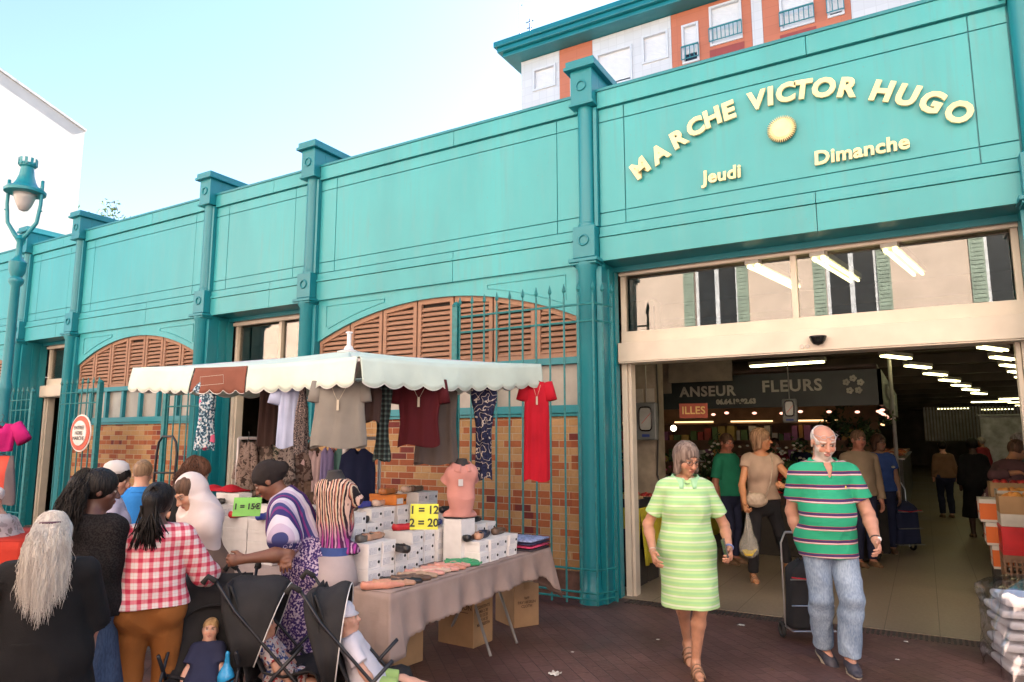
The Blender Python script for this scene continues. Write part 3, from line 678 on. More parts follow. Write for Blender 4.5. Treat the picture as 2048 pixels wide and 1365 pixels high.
def normals(P, Q):
    n = np.cross(P[Q[:, 2]] - P[Q[:, 0]], P[Q[:, 3]] - P[Q[:, 1]]); N = np.zeros_like(P)
    for i in range(4): np.add.at(N, Q[:, i], n)
    return N / np.maximum(np.linalg.norm(N, axis=1), 1e-9)[:, None]
def npmesh(name, P, Q, m, parent, col=None, label=None):
    me = bpy.data.meshes.new(name); me.vertices.add(len(P)); me.vertices.foreach_set('co', P.astype(np.float32).ravel())
    me.loops.add(4 * len(Q)); me.loops.foreach_set('vertex_index', Q.astype(np.int32).ravel()); me.polygons.add(len(Q))
    me.polygons.foreach_set('loop_start', np.arange(0, 4 * len(Q), 4, dtype=np.int32))
    try: me.polygons.foreach_set('loop_total', np.full(len(Q), 4, np.int32))
    except Exception: pass
    me.polygons.foreach_set('use_smooth', [True] * len(Q))
    if col is not None:
        a = me.color_attributes.new('tint', 'FLOAT_COLOR', 'POINT'); a.data.foreach_set('color', np.concatenate([col, np.ones((len(P), 1))], 1).astype(np.float32).ravel())
    me.update(); return link(name, me, m, parent, False, label)
def _skin(nt, L, b, v):
    at_ = _n(nt, 'ShaderNodeAttribute'); at_.attribute_name = 'tint'
    n1 = noise(nt, v, 22, 4); c = mix(nt, .5, at_.outputs['Color'], ramp(nt, n1, [(.3, (.78, .72, .70)), (.7, (1.12, 1.05, 1.03))]), 'MULTIPLY')
    L.new(c, b.inputs['Base Color']); bump(nt, b, noise(nt, v, 160, 3), .12, .003)
    b.inputs['Subsurface Weight'].default_value = .12; b.inputs['Subsurface Radius'].default_value = (.9, .35, .2); b.inputs['Subsurface Scale'].default_value = .012
SKIN = mat_nodes('skin', _skin, .48)
def cloth_mat(name, col, rough=.85, var=.08, weave=True, fn=None):
    def f(nt, L, b, v):
        c = fn(nt, v) if fn else None
        n1 = noise(nt, v, 5, 4); base = ramp(nt, n1, [(.3, (1 - 2 * var,) * 3), (.7, (1 + var,) * 3)])
        c = mix(nt, 1.0, c if c is not None else tuple(col), base, 'MULTIPLY'); L.new(c, b.inputs['Base Color'])
        bump(nt, b, math_(nt, 'ADD', noise(nt, v, 260, 2), math_(nt, 'MULTIPLY', noise(nt, v, 18, 3), 1.4)), .35, .006)
        b.inputs['Specular IOR Level'].default_value = .25
    return mat_nodes(name, f, rough)
def hair_mat(name, col, col2=None):
    def f(nt, L, b, v):
        n1 = noise(nt, v, 60, 4, (1, 1, .08)); c2 = col2 or tuple(x * .45 for x in col)
        b.inputs['Specular IOR Level'].default_value = .25; L.new(ramp(nt, n1, [(.35, c2), (.65, col)]), b.inputs['Base Color']); bump(nt, b, noise(nt, v, 110, 3, (1, 1, .06)), .8, .01)
    return mat_nodes(name, f, .5)
def ik(a, t, l1, l2, pole):
    a, t = np.asarray(a, float), np.asarray(t, float); d = t - a; L = np.linalg.norm(d); L = min(max(L, abs(l1 - l2) + 1e-3), l1 + l2 - 1e-3); u = unit(d); t = a + u * L
    x = (l1 * l1 - l2 * l2 + L * L) / (2 * L); y = math.sqrt(max(0, l1 * l1 - x * x)); p = np.asarray(pole, float); p = unit(p - u * (p @ u)); return a + u * x + p * y, t
def rotm(yaw=0, pitch=0, roll=0):
    """yaw left +, pitch down +, roll toward the right shoulder"""
    y, p, r = R(yaw), R(pitch), R(roll)
    A = np.array([[math.cos(y), -math.sin(y), 0], [math.sin(y), math.cos(y), 0], [0, 0, 1]])
    B = np.array([[1, 0, 0], [0, math.cos(p), math.sin(p)], [0, -math.sin(p), math.cos(p)]])
    C_ = np.array([[math.cos(r), 0, math.sin(r)], [0, 1, 0], [-math.sin(r), 0, math.cos(r)]])
    return A @ B @ C_
class Person:
    """local frame: +Y faces forward, +X is the person's right hand side... all lengths scaled by height"""
    def __init__(s, label, loc, face, h=1.7, sex='f', girth=1.0, limb=1.0, lean=0, twist=0, head=(0, 0, 0), hands=None, feet=None, poles=None, skin=(.55, .33, .23),
                 lips=(.42, .16, .13), brow=(.12, .08, .06), res=.006, group=None, name='person', pelvis=None, shoulders=None, belly=0.0, curl=(25, 25), handdir=None, bust=None, kneepole=None, cat='person', z=0.0, headscale=1.0, beard=None, smallparts=True):
        s.h = h; u = h; s.res = res; s.sex = sex; s.g = girth; s.l = limb; s.seed = abs(hash(label)) % 1000 if False else sum(ord(c) for c in label) % 997
        s.root = thing(name, label, cat, (loc[0], loc[1], z), R(face) - math.pi / 2, group); s.skin = np.array(skin); s.col = (lips, brow, beard)
        P = V(0, 0, .535 * u) if pelvis is None else np.asarray(pelvis, float) * u
        T = rotm(twist, lean, 0); s.T = T; sw = (.090 if sex == 'f' else .106) if shoulders is None else shoulders; s.sw = sw * u; s.belly = belly
        up = lambda x, y, z: P + T @ (V(x, y, z) * u)
        s.pel = P; s.waist = up(0, 0, .085); s.chest = up(0, .0, .19); s.nb = up(0, -.005, .29); s.up = up
        s.sh = [up(-sw, -.002, .250), up(sw, -.002, .250)]
        s.hip = [P + V(-.052 * u, 0, -.01 * u), P + V(.052 * u, 0, -.01 * u)]
        H = hands or [None, None]; s.el = []; s.wr = []; poles = poles or [(-.5, -.8, -.2), (.5, -.8, -.2)]
        for i in (0, 1):
            sg = -1 if i == 0 else 1
            tgt = V(sg * (sw + .04), .015, .16) * u + V(0, 0, .31 * u) if H[i] is None else np.asarray(H[i], float) * u
            e, w_ = ik(s.sh[i], tgt, .175 * u, .148 * u, poles[i]); s.el.append(e); s.wr.append(w_)
        Fd = feet or [(-.055, 0, .04), (.055, 0, .04)]; s.kn = []; s.an = []; kp = kneepole or [(0, 1, 0), (0, 1, 0)]
        for i in (0, 1):
            e, w_ = ik(s.hip[i], np.asarray(Fd[i], float) * u, .245 * u, .245 * u, kp[i]); s.kn.append(e); s.an.append(w_)
        s.Rh = T @ rotm(head[0], head[1], head[2]) if abs(lean) < 25 else rotm(twist + head[0], lean * .4 + head[1], head[2])
        s.hs = .143 * u / .235 * headscale
        s.hc = s.nb + (T @ V(0, .012, .078)) * u * (headscale ** .6) + s.Rh @ V(0, .01, .03) * s.hs
        s.curl = curl; s.handdir = handdir or [None, None]; s.bust = (sex == 'f') if bust is None else bust; s.hx = lambda x, y, z: s.hc + s.Rh @ (V(x, y, z) * s.hs)
        pts = s.sh + s.el + s.wr + s.hip + s.kn + s.an + [s.hc, P]; A = np.array(pts); s.lo = A.min(0) - .21 * (u / 1.7); s.hi = A.max(0) + .21 * (u / 1.7)
        s.lo[2] = max(s.lo[2], min(-.02, A.min(0)[2] - .08) if z == 0 else A.min(0)[2] - .1)
    def torso(s, f, off=0.0, hem=None, k=.04):
        u, g = s.h, s.g; ax = s.T @ V(0, 1, 0); m = s.sex == 'm'
        w1, w2, w3 = (.092, .079, .092) if not m else (.084, .088, .104)
        f.cap(s.pel + V(0, 0, -.02 * u), s.pel + (s.waist - s.pel) * .45, w1 * u * g, .086 * u * g, k, ax, 1.38 if g < 1.15 else 1.15, off=off)
        f.cap(s.pel + (s.waist - s.pel) * .4, s.waist + (s.chest - s.waist) * .4, w2 * u * g, w2 * u * g, k, ax, 1.42 if g < 1.15 else 1.15, off=off)
        f.cap(s.waist + (s.chest - s.waist) * .3, s.chest + (s.nb - s.chest) * .35, w3 * u * (g * .5 + .5), w3 * u * (g * .4 + .55), k, ax, 1.45 if g < 1.15 else 1.25, off=off)
        f.cap(s.sh[0] * .86 + s.sh[1] * .14, s.sh[1] * .86 + s.sh[0] * .14, .036 * u, .036 * u, k, off=off)
        f.cap(s.nb - s.T @ V(0, .004, .028) * u, s.nb + s.T @ V(0, .0, .0) * u, .055 * u, .034 * u, .03, off=off)
        for i in (0, 1):                       # trapezius slope
            f.cap(s.nb + s.T @ V(0, -.008, .0) * u, s.sh[i] + s.T @ V(0, -.004, .0) * u, .028 * u, .027 * u, .03, off=off)
        if s.bust:
            for sg in (-1, 1): f.ell(s.up(sg * .044, .040, .178), V(.044, .042, .050) * u * (.7 + .3 * g), .055, off=off)
        if s.belly: f.ell(s.up(0, .035, .085), V(.085, .06, .09) * u * (1 + s.belly), .05, off=off)
        for i in (0, 1): f.ell(s.hip[i] + V((.01 if i else -.01) * u, -.028 * u, -.005 * u), V(.056, .05, .06) * u * g, .03, off=off)
    def arm(s, f, i, t0=0, t1=2, off=0.0, k=.02, flare=0):
        u, l = s.h, s.l; a, e, w_ = s.sh[i], s.el[i], s.wr[i]; m = 1.12 if s.sex == 'm' else 1
        r0, r1, r2, r3 = .0295 * u * l * m, .0225 * u * l * m, .0235 * u * l * m, .0150 * u * (.4 + .6 * l) * m
        if t0 < 1:
            b = a + (e - a) * min(1, t1); f.cap(a + (e - a) * t0, b, r0, (r0 + (r1 - r0) * min(1, t1)) + flare, k, off=off)
        if t1 > 1:
            md = e + (w_ - e) * .3
            q = min(1, t1 - 1)
            if q > .3:
                f.cap(e, md, r1, r2, k, off=off); f.cap(md, e + (w_ - e) * q, r2, r2 + (r3 - r2) * (q - .3) / .7 + flare, k, off=off)
            else: f.cap(e, e + (w_ - e) * q, r1, r2 + flare, k, off=off)
    def leg(s, f, i, t0=0, t1=2, off=0.0, k=.02, flare=0.0):
        u, l = s.h, s.l * (.6 + .4 * s.g); a, e, w_ = s.hip[i], s.kn[i], s.an[i]; r0, r1, rc, r3 = .052 * u * l, .031 * u * l, .034 * u * l, .019 * u * l
        f.cap(a + (e - a) * t0, a + (e - a) * min(1, t1), r0, r0 + (r1 - r0) * min(1, t1) + (flare if t1 <= 1 else 0), k, off=off)
        if t1 > 1:
            sh = w_ - e; back = unit(np.cross(V(1, 0, 0), sh)); back = back if back[1] < 0 else -back; c = e + sh * .28 + back * .010 * u
            f.cap(e, c, r1, rc, k, off=off)
            q = min(1, t1 - 1)
            if q > .28: f.cap(c, e + sh * q, rc, rc + (r3 - rc) * min(1, (q - .28) / .62) + flare, k, off=off)
    def hand(s, f, i):
        u = s.h / 1.72; w_ = s.wr[i]; d = unit(w_ - s.el[i]); sg = -1 if i == 0 else 1
        if s.handdir[i] is not None: d = unit(np.asarray(s.handdir[i], float))
        n = V(-sg, 0, 0); n = unit(n - d * (n @ d)) if abs(n @ d) < .9 else unit(np.cross(d, V(0, 1, 0))); sd_ = unit(np.cross(n, d)); sd_ = sd_ if (sd_[1] > 0 or abs(sd_[1]) < .2 and sd_[2] > 0) else -sd_
        c = R(s.curl[i]); k = .006
        f.cap(w_ - d * .01 * u, w_ + d * .03 * u, .023 * u, .025 * u, .012, n, 1.3)
        f.cap(w_ + d * .03 * u, w_ + d * .072 * u, .030 * u, .036 * u, .012, n, 2.1)
        for q, (o, L) in enumerate(((.029, .064), (.010, .072), (-.010, .067), (-.028, .052))):
            b = w_ + d * (.088 - abs(o) * .25) * u + sd_ * o * u; d1 = unit(d * math.cos(c) + n * math.sin(c) + sd_ * o * 2.2); d2 = unit(d * math.cos(2.1 * c) + n * math.sin(2.1 * c) + sd_ * o * 1.2)
            m = b + d1 * L * .55 * u; f.cap(b - d * .012 * u, m, .0092 * u, .0085 * u, k); f.cap(m, m + d2 * L * .5 * u, .0083 * u, .007 * u, k)
        tb = w_ + d * .028 * u + sd_ * .024 * u; td = unit(d * .65 + sd_ * .6 + n * .35); tm = tb + td * .036 * u
        f.cap(tb, tm, .0135 * u, .0105 * u, .008); f.cap(tm, tm + unit(d * .9 + sd_ * .15 + n * .4) * .03 * u, .0105 * u, .008 * u, .006)
        s.palm = getattr(s, 'palm', {}); s.palm[i] = w_ + d * .085 * u + n * .02 * u
    def foot(s, f, i, off=0.0, shoe=False, heel=0):
        u = s.h / 1.72; a = s.an[i]; lowpitch = unit(s.an[i] - s.kn[i]); side = V(1, 0, 0)
        fd = unit(np.cross(side, lowpitch)); fd = fd if fd[1] > 0 else -fd; fp = getattr(s, 'footpitch', (None, None))[i]
        ang = 0 if fp is None else R(fp); fd = V(0, math.cos(ang), -math.sin(ang)); dn = V(0, -math.sin(ang), -math.cos(ang)); s.fd = fd
        yw = getattr(s, 'footyaw', (None, None))[i]
        if yw: c_, s_ = math.cos(R(yw)), math.sin(R(yw)); Rz = np.array([[c_, -s_, 0], [s_, c_, 0], [0, 0, 1]]); fd = Rz @ fd; dn = Rz @ dn
        h_ = a + dn * .035 * u
        f.cap(a, h_ - fd * .02 * u, .030 * u, .030 * u, .015, off=off); f.cap(h_ - fd * .022 * u + dn * .01 * u, h_ + fd * .10 * u + dn * .014 * u, .030 * u, .036 * u, .02, dn, 1.25, off=off)
        f.cap(a + fd * .02 * u, h_ + fd * .11 * u, .028 * u, .024 * u, .03, off=off); f.cap(h_ + fd * .10 * u + dn * .016 * u, h_ + fd * .165 * u + dn * .018 * u, .036 * u, .026 * u, .02, dn, 1.7, off=off)
        s.sole = getattr(s, 'sole', {}); s.sole[i] = (h_, fd, dn)
    def headf(s, f, detail=True):
        q = s.hs; hx = s.hx; M = s.Rh
        f.ell(hx(0, -.012, .026), V(.074, .094, .086) * q, .012, M); f.ell(hx(0, .03, -.045), V(.055, .056, .062) * q, .03, M)
        f.cap(hx(0, .048, -.09), hx(0, .060, -.088), .024 * q, .022 * q, .025)
        f.cap(s.nb - s.T @ V(0, .01, .02) * s.h, hx(0, -.022, -.065), (.050 if s.sex == 'f' else .060) * q * (.8 + .2 * s.g), (.047 if s.sex == 'f' else .056) * q * (.8 + .2 * s.g), .03)
        if detail:
            for sg in (-1, 1):
                f.ell(hx(sg * .036, .052, -.028), V(.028, .026, .028) * q, .02, M); f.cap(hx(sg * .016, .083, .024), hx(sg * .045, .070, .022), .009 * q, .008 * q, .012)
                f.ell(hx(sg * .031, .097, .004), V(.019, .016, .013) * q, .008, M, 'sub'); f.ell(hx(sg * .031, .072, .004), V(.0145, .0145, .0135) * q, .004, M)
                f.ell(hx(sg * .076, -.004, -.008), V(.008, .018, .030) * q, .01, M)
            f.cap(hx(0, .084, .008), hx(0, .106, -.030), .008 * q, .012 * q, .010)
            for sg in (-1, 1): f.ell(hx(sg * .011, .098, -.032), V(.010, .012, .009) * q, .006, M)
            f.ell(hx(0, .086, -.055), V(.024, .012, .0065) * q, .006, M); f.ell(hx(0, .084, -.066), V(.020, .012, .007) * q, .006, M)
            f.ell(hx(0, .101, -.0605), V(.026, .01, .0022) * q, .003, M, 'sub')
    def body(s, legs=True, feet=True, hands=True):
        f = Field(s.lo, s.hi, s.res); s.torso(f, -.004)
        for i in (0, 1):
            s.arm(f, i)
            if hands: s.hand(f, i)
            if legs:
                s.leg(f, i)
                if feet: s.foot(f, i)
        s.headf(f, s.res < .0095)
        P, Q = f.mesh(); C = np.tile(s.skin, (len(P), 1)); lp = (P - s.hc) @ s.Rh / s.hs
        def m(c, r): return (((lp - np.array(c)) / np.array(r)) ** 2).sum(1) < 1
        lips, brow, beard = s.col
        front = lp[:, 1] > .04
        for sg in (-1, 1): C[m((sg * .037, .06, -.03), (.022, .04, .02))] *= np.array([1.04, .9, .88])
        C[m((0, .105, -.03), (.018, .02, .014))] *= np.array([1.05, .88, .85])
        if beard is not None:
            bd = (lp[:, 2] < -.045) & (lp[:, 2] > -.122) & (lp[:, 1] > .012) | ((np.abs(lp[:, 0]) > .052) & (lp[:, 2] < -.015) & (lp[:, 2] > -.09) & (lp[:, 1] > .0))
            bd &= ~((lp[:, 2] > -.045) & (np.abs(lp[:, 0]) < .05)); C[bd] = beard
            C[m((0, .09, -.045), (.03, .03, .006))] = beard
        C[m((0, .09, -.060), (.023, .022, .0125))] = lips
        for sg in (-1, 1):
            C[m((sg * .031, .082, .004), (.0165, .02, .0075))] = (.45, .40, .36); C[m((sg * .031, .09, .004), (.007, .02, .0075))] = (.04, .025, .02)
            C[m((sg * .031, .085, .0125), (.019, .02, .003))] = s.skin * .35; C[m((sg * .033, .078, .027), (.022, .03, .0055))] = brow
        s.body_o = npmesh('body', P, Q, SKIN, s.root, C); return s
    def garment(s, name, m, build, res=None, wr=.004, wf=14, ws=(1, 1, .45), label=None, post=None):
        f = Field(s.lo, s.hi, res or max(s.res, .0065)); build(f); P, Q = f.mesh()
        if len(P) == 0: return None
        if wr: P = P + normals(P, Q) * ((wob(P, s.seed, wf, ws) + 1.5 * (np.clip(1 - np.abs(wob(P, s.seed + 3, wf * .7, (1, 1, .8))) * 1.6, 0, 1) ** 2 - .3)) * wr)[:, None]
        if post: P = post(P)
        return npmesh(name, P, Q, m, s.root, None, label)
    def sleeves(s, f, sleeve, off, flare):
        u = s.h
        for i in (0, 1):
            f2 = Field(s.lo, s.hi, f.h); s.arm(f2, i, 0, sleeve, off, .02, flare)
            a, e, w_ = s.sh[i], s.el[i], s.wr[i]; p, d = (a + (e - a) * sleeve, unit(e - a)) if sleeve <= 1 else (e + (w_ - e) * (sleeve - 1), unit(w_ - e))
            wn = f2._win(p - .12 * u, p + .12 * u); w0, X, Y, Z = wn; dd = ((X - p[0]) * d[0] + (Y - p[1]) * d[1] + (Z - p[2]) * d[2]).astype(np.float32); f2.F[w0] = np.maximum(f2.F[w0], dd)
            kk = .018; hh = np.clip(.5 + .5 * (f.F - f2.F) / kk, 0, 1); near = np.abs(f.F - f2.F) < kk
            f.F = np.where(near, f.F * (1 - hh) + f2.F * hh - kk * hh * (1 - hh), np.minimum(f.F, f2.F))
    def top(s, m, hem=.02, sleeve=.55, off=.013, loose=0.0, name='shirt', neck=.050, flare=.0, wr=.004, vneck=0.0, sflare=.010, wf=14, label=None):
        u = s.h
        def b(f):
            s.torso(f, off + loose)
            z0 = s.pel[2] + hem * u
            if hem < .05:
                f.cap(s.pel + V(0, 0, .03 * u), s.pel + V(0, 0, min(0, hem) * u - .02), .090 * u * s.g + loose, .094 * u * s.g + loose + flare, .04, V(0, 1, 0), 1.12, off=off)
                for i in (0, 1): s.leg(f, i, 0, .30, off + loose + .008, .05)
            ax = s.pel + (s.T @ V(0, 0, 1)) * hem * u; f.cut(ax, -(s.T @ V(0, 0, 1)) if s.T[2, 2] > .85 and hem > 0 else V(0, 0, -1))
            if sleeve > 0: s.sleeves(f, sleeve, off + .002 + loose * .3, sflare)
            nu = s.T @ V(0, 0, 1); nc = s.nb + nu * .022 * u
            f.cap(nc + nu * .05 * u, nc - s.T @ V(0, 0, 0) * u, .05 * u, neck * u, .008, mode='sub'); f.cut(s.nb + nu * .014 * u, nu)
            if vneck: f.cap(s.nb + s.T @ V(0, .05, -.0) * u, s.nb + s.T @ V(0, .075, -vneck) * u, .022 * u, .004 * u, .004, mode='sub')
        return s.garment(name, m, b, wr=wr, wf=wf, label=label)
    def collar(s, m):
        u = s.h; mb = MB(); r = .046 * u * (.9 + .1 * s.g); n = 26
        for t in range(n):
            pass
        def fn(a, b):
            th = R(52) + a * R(360 - 104 + 0); th = R(90) + R(16) + a * R(360 - 32)
            rr = r * (1.0 + .42 * b) + .004; dz = .026 - .030 * b - (.012 if abs(a - .5) > .36 else 0) * b - .016 * max(0, math.cos(th - R(90))) 
            return tuple(s.nb + s.T @ (V(math.cos(th) * rr * 1.12, math.sin(th) * rr + .004 * u, dz * u)))
        mb.grid(fn, n, 4); o = mb.build('collar', m, s.root, False, smooth=True, solid=.006); return o
    def trousers(s, m, hem=1.93, off=.010, flare=.014, name='trousers', top=.055, wr=.005, loose=0.0, wf=16, label=None):
        u = s.h
        def b(f):
            s.torso(f, off)
            for i in (0, 1): s.leg(f, i, 0, hem, off + loose, .02, flare)
            f.cut(s.pel + V(0, 0, top * u), V(0, 0, 1))
            for i in (0, 1):
                a, e, w_ = s.hip[i], s.kn[i], s.an[i]; p, d = (a + (e - a) * hem, unit(e - a)) if hem <= 1 else (e + (w_ - e) * (hem - 1), unit(w_ - e))
                wn = f._win(p - .14, p + .14)
                if wn:
                    w0, X, Y, Z = wn; dd = ((X - p[0]) * d[0] + (Y - p[1]) * d[1] + (Z - p[2]) * d[2]); A = f.F[w0]
                    rr = np.sqrt((X - p[0] - dd * d[0]) ** 2 + (Y - p[1] - dd * d[1]) ** 2 + (Z - p[2] - dd * d[2]) ** 2)
                    msk = (dd > 0) & (rr < .11); A[msk] = np.maximum(A, dd.astype(np.float32))[msk]
        return s.garment(name, m, b, wr=wr, wf=wf, label=label)
    def skirt(s, m, hem, top=.06, r0=.092, r1=.13, off=.012, name='skirt', wr=.008, wf=16, fl=1.15, label=None, upper=None, mid=None):
        """hem height above ground as a share of body height"""
        u = s.h
        def b(f):
            z1 = hem * u; bot = V((s.kn[0][0] + s.kn[1][0]) / 2, (s.kn[0][1] + s.kn[1][1]) / 2 * .8, z1 - .08); f.cap(s.pel + V(0, 0, .03 * u), bot, r0 * u * s.g, r1 * u * s.g, .04, V(0, 1, 0), fl, off=off)
            s.torso(f, off); f.cut(V(0, 0, z1), V(0, 0, -1)); f.cut(s.pel + V(0, 0, top * u), V(0, 0, 1))
        return s.garment(name, m, b, wr=wr, wf=wf, ws=(1, 1, .12), label=label)
    def shoes(s, m, name='shoe', sole=None, low=True, off=.006):
        for i in (0, 1):
            f = Field(s.an[i] - .3, s.an[i] + .3, max(.0055, s.res * .9)); s.foot(f, i, off); h_, fd, dn = s.sole[i]
            f.cut(s.an[i] - dn * (-.004 if low else .03), -dn)
            P, Q = f.mesh(); o = npmesh(name, P, Q, m, s.root)
            if sole is not None:
                u = s.h / 1.72; sd_ = np.cross(fd, dn); pl = []
                for t in range(24):
                    a = 2 * math.pi * t / 24; y = math.sin(a); x = math.cos(a); pl.append((x * (.036 + .010 * (y > 0)) * u, (.055 + y * .135) * u))
                base = h_ + dn * .030 * u; mb = MB(); mb.prism(pl, lambda x, y: tuple(base + sd_ * x + fd * y), lambda x, y: tuple(base + sd_ * x + fd * y + dn * .016 * u)); mb.build('sole', sole, o, False, bevel=.003)
    def hair(s, m, style='short', length=.1, vol=.012, name='hair', fringe=True, res=None, wr=.004, strands=0, spread=1.0, back=0.0, smat=None):
        q = s.hs; hx = s.hx; M = s.Rh; lo = s.hc - .30 - V(0, 0, length); hi = s.hc + .30; dn = V(0, 0, -1)
        f = Field(lo, hi, res or max(.005, s.res * .9))
        f.ell(hx(0, -.014, .030), V(.074, .094, .088) * q, .01, M, off=vol)
        if style in ('bob', 'long'):
            for sg in (-1, 1): f.cap(hx(sg * .068, -.005, .02), hx(sg * .072, -.012, 0) + dn * length * q, .026 * q, .030 * q * spread, .03)
            f.cap(hx(0, -.06, .0), hx(0, -.055 - back, 0) + dn * length * q, .07 * q, .062 * q * spread, .03, M @ V(0, 1, 0), 1.5)
        if style == 'pony': 
            f.ell(hx(0, -.115, .03), V(.045, .045, .045) * q, .02, M); f.cap(hx(0, -.13, .02), hx(0, -.125 - back, -.02) + dn * length * q, .045 * q, .05 * q * spread, .03)
        if style == 'bun': f.ell(hx(0, -.11, .02), V(.05, .04, .045) * q, .02, M)
        if style != 'scalp':
            f.ell(hx(0, .125, -.035), V(.062, .10, .088) * q, .01, M, 'sub')       # opening for the face
            f.ell(hx(0, .075, -.12), V(.085, .09, .075) * q, .01, M, 'sub')
        if style in ('short',): 
            f.cut(hx(0, 0, -.035), M @ V(0, .35, -1)); f.ell(hx(.09, .01, -.02), V(.04, .022, .05) * q, .01, M, 'sub'); f.ell(hx(-.09, .01, -.02), V(.04, .022, .05) * q, .01, M, 'sub')
        if style == 'fringe': f.cut(hx(0, 0, .055), M @ V(0, .55, 1)); f.cut(hx(0, 0, -.05), M @ V(0, .3, -1)); f.ell(hx(.09, .01, -.02), V(.04, .022, .05) * q, .01, M, 'sub'); f.ell(hx(-.09, .01, -.02), V(.04, .022, .05) * q, .01, M, 'sub')
        if style in ('pony', 'bun'): f.ell(hx(0, .0, -.16), V(.09, .10, .10) * q, .01, M, 'sub')
        P, Q = f.mesh(); P = P + normals(P, Q) * (wob(P, s.seed + 5, 70, (1, 1, .15)) * wr)[:, None]
        o = npmesh(name, P, Q, m, s.root)
        if strands:
            rng = np.random.default_rng(s.seed); mb = MB()
            for _ in range(strands):
                th = rng.uniform(0, math.pi) ; ph = rng.uniform(R(150), R(390)); p = hx(.080 * math.cos(ph) * math.sin(th * .5 + .6), -.014 + .10 * math.sin(ph) * 1.0, .03 + .085 * math.cos(th * .5 + .3))
                L_ = length * q * rng.uniform(.55, 1.15) + .08; w1 = rng.normal(size=3) * .022; pts = []; x = p.copy(); side = (p - s.hc); side[2] = 0; side = unit(side)
                for t in range(9):
                    tt = t / 8; pts.append(tuple(p + dn * L_ * tt + side * (.018 * math.sin(tt * 2.2) + .02 * spread * tt) + w1 * tt * (1 + math.sin(tt * 9 + w1[0] * 90) * .5)))
                mb.tube(pts, [.0022, .0026, .0026, .0024, .0022, .002, .0018, .0015, .001], 3, False)
            mb.build('hair_strands', smat or m, o, False, smooth=True)
        return o
    def glasses(s, m, up=0.0, fwd=0.0):
        q = s.hs; mb = MB()
        for sg in (-1, 1):
            mb.tube([tuple(s.hx(sg * .032 + .021 * math.cos(t), .100 + fwd - abs(.021 * math.cos(t) + sg * 0) * .15, .004 + up + .015 * math.sin(t))) for t in [2 * math.pi * k / 14 for k in range(14)]], .0018, 5, closed=True)
            mb.tube([tuple(s.hx(sg * .053, .096 + fwd, .008 + up)), tuple(s.hx(sg * .076, .05 + fwd * .3, .008 + up)), tuple(s.hx(sg * .080, -.01, .0 + up))], .0018, 5)
        mb.tube([tuple(s.hx(-.011, .102 + fwd, .008 + up)), tuple(s.hx(.011, .102 + fwd, .008 + up))], .0018, 5)
        return mb.build('glasses', m, s.root, False)
# ================================================================== PEOPLE IN THE STREET AND DOORWAY
def gz(loc, face, h, px, py, z=.068):
    d = FW * FPX + RT * (px - 1024) + UP * (682.5 - py); t = (z - CAM_H) / d.z; q = Vector((d.x * t - loc[0], CAM_Y + d.y * t - loc[1], z)); a = -(R(face) - math.pi / 2)
    return ((q.x * math.cos(a) - q.y * math.sin(a)) / h, (q.x * math.sin(a) + q.y * math.cos(a)) / h, z / h)
def loc_of(px, py, dep): p = at(px, py, dep); return (p.x, p.y), p.z
def fr(loc, face, h, px, py, dep, z=0):
    """scene point seen at px,py,dep as a share of the figure's height in its own frame"""
    p = at(px, py, dep) - Vector((loc[0], loc[1], z)); a = -(R(face) - math.pi / 2)
    return ((p.x * math.cos(a) - p.y * math.sin(a)) / h, (p.x * math.sin(a) + p.y * math.cos(a)) / h, p.z / h)
def stripes(stops, period, axis=2, off=0.0, wobble=0.0):
    def f(nt, v):
        s = sep(nt, v); q = s[axis]
        if wobble: q = math_(nt, 'ADD', q, math_(nt, 'MULTIPLY', noise(nt, v, 3, 2), wobble))
        t = math_(nt, 'FRACT', math_(nt, 'ADD', math_(nt, 'DIVIDE', q, period), off + 50)); return ramp(nt, t, stops, True)
    return f
def plaid(a, b, c, per=.075):
    def f(nt, v):
        x, y, z = sep(nt, v); ws = []
        for q in (math_(nt, 'ADD', x, math_(nt, 'MULTIPLY', y, .35)), z):
            t = math_(nt, 'FRACT', math_(nt, 'ADD', math_(nt, 'DIVIDE', q, per), 50))
            ws.append(ramp(nt, t, [(0, (0, 0, 0)), (.10, (.25,) * 3), (.16, (1, 1, 1)), (.5, (1, 1, 1)), (.56, (.1,) * 3), (.76, (0, 0, 0)), (.8, (.5,) * 3), (.84, (0, 0, 0))]))
        s = mix(nt, .5, ws[0], ws[1]); return ramp(nt, s, [(.05, a), (.5, b), (.95, c)])
    return f
def blotch(cols, s1=14, sc=(1, 1, 1), seed=0, const=True):
    def f(nt, v):
        mp = _n(nt, 'ShaderNodeMapping'); mp.inputs['Location'].default_value = (seed, seed * 2.3, 0); nt.links.new(v, mp.inputs[0])
        n = noise(nt, mp.outputs[0], s1, 5, sc); k = len(cols)
        return ramp(nt, n, [(.28 + .44 * i / k, c) for i, c in enumerate(cols)], const)
    return f
BLK = cloth_mat('black_cloth', (.009, .009, .010), .9, .2)
DARKBR = cloth_mat('dark_brown_cloth', (.06, .035, .03))
GLM = mat('glasses_wire', (.05, .035, .03), .3, metal=.5)
LEATH = mat('brown_leather', (.16, .09, .05), .5, .2, 20)
RUB = mat('pale_rubber_sole', (.35, .30, .23), .7)
WHT = (.52, .30, .22); TAN = (.42, .235, .155); DK = (.085, .045, .032); MID = (.36, .20, .13)
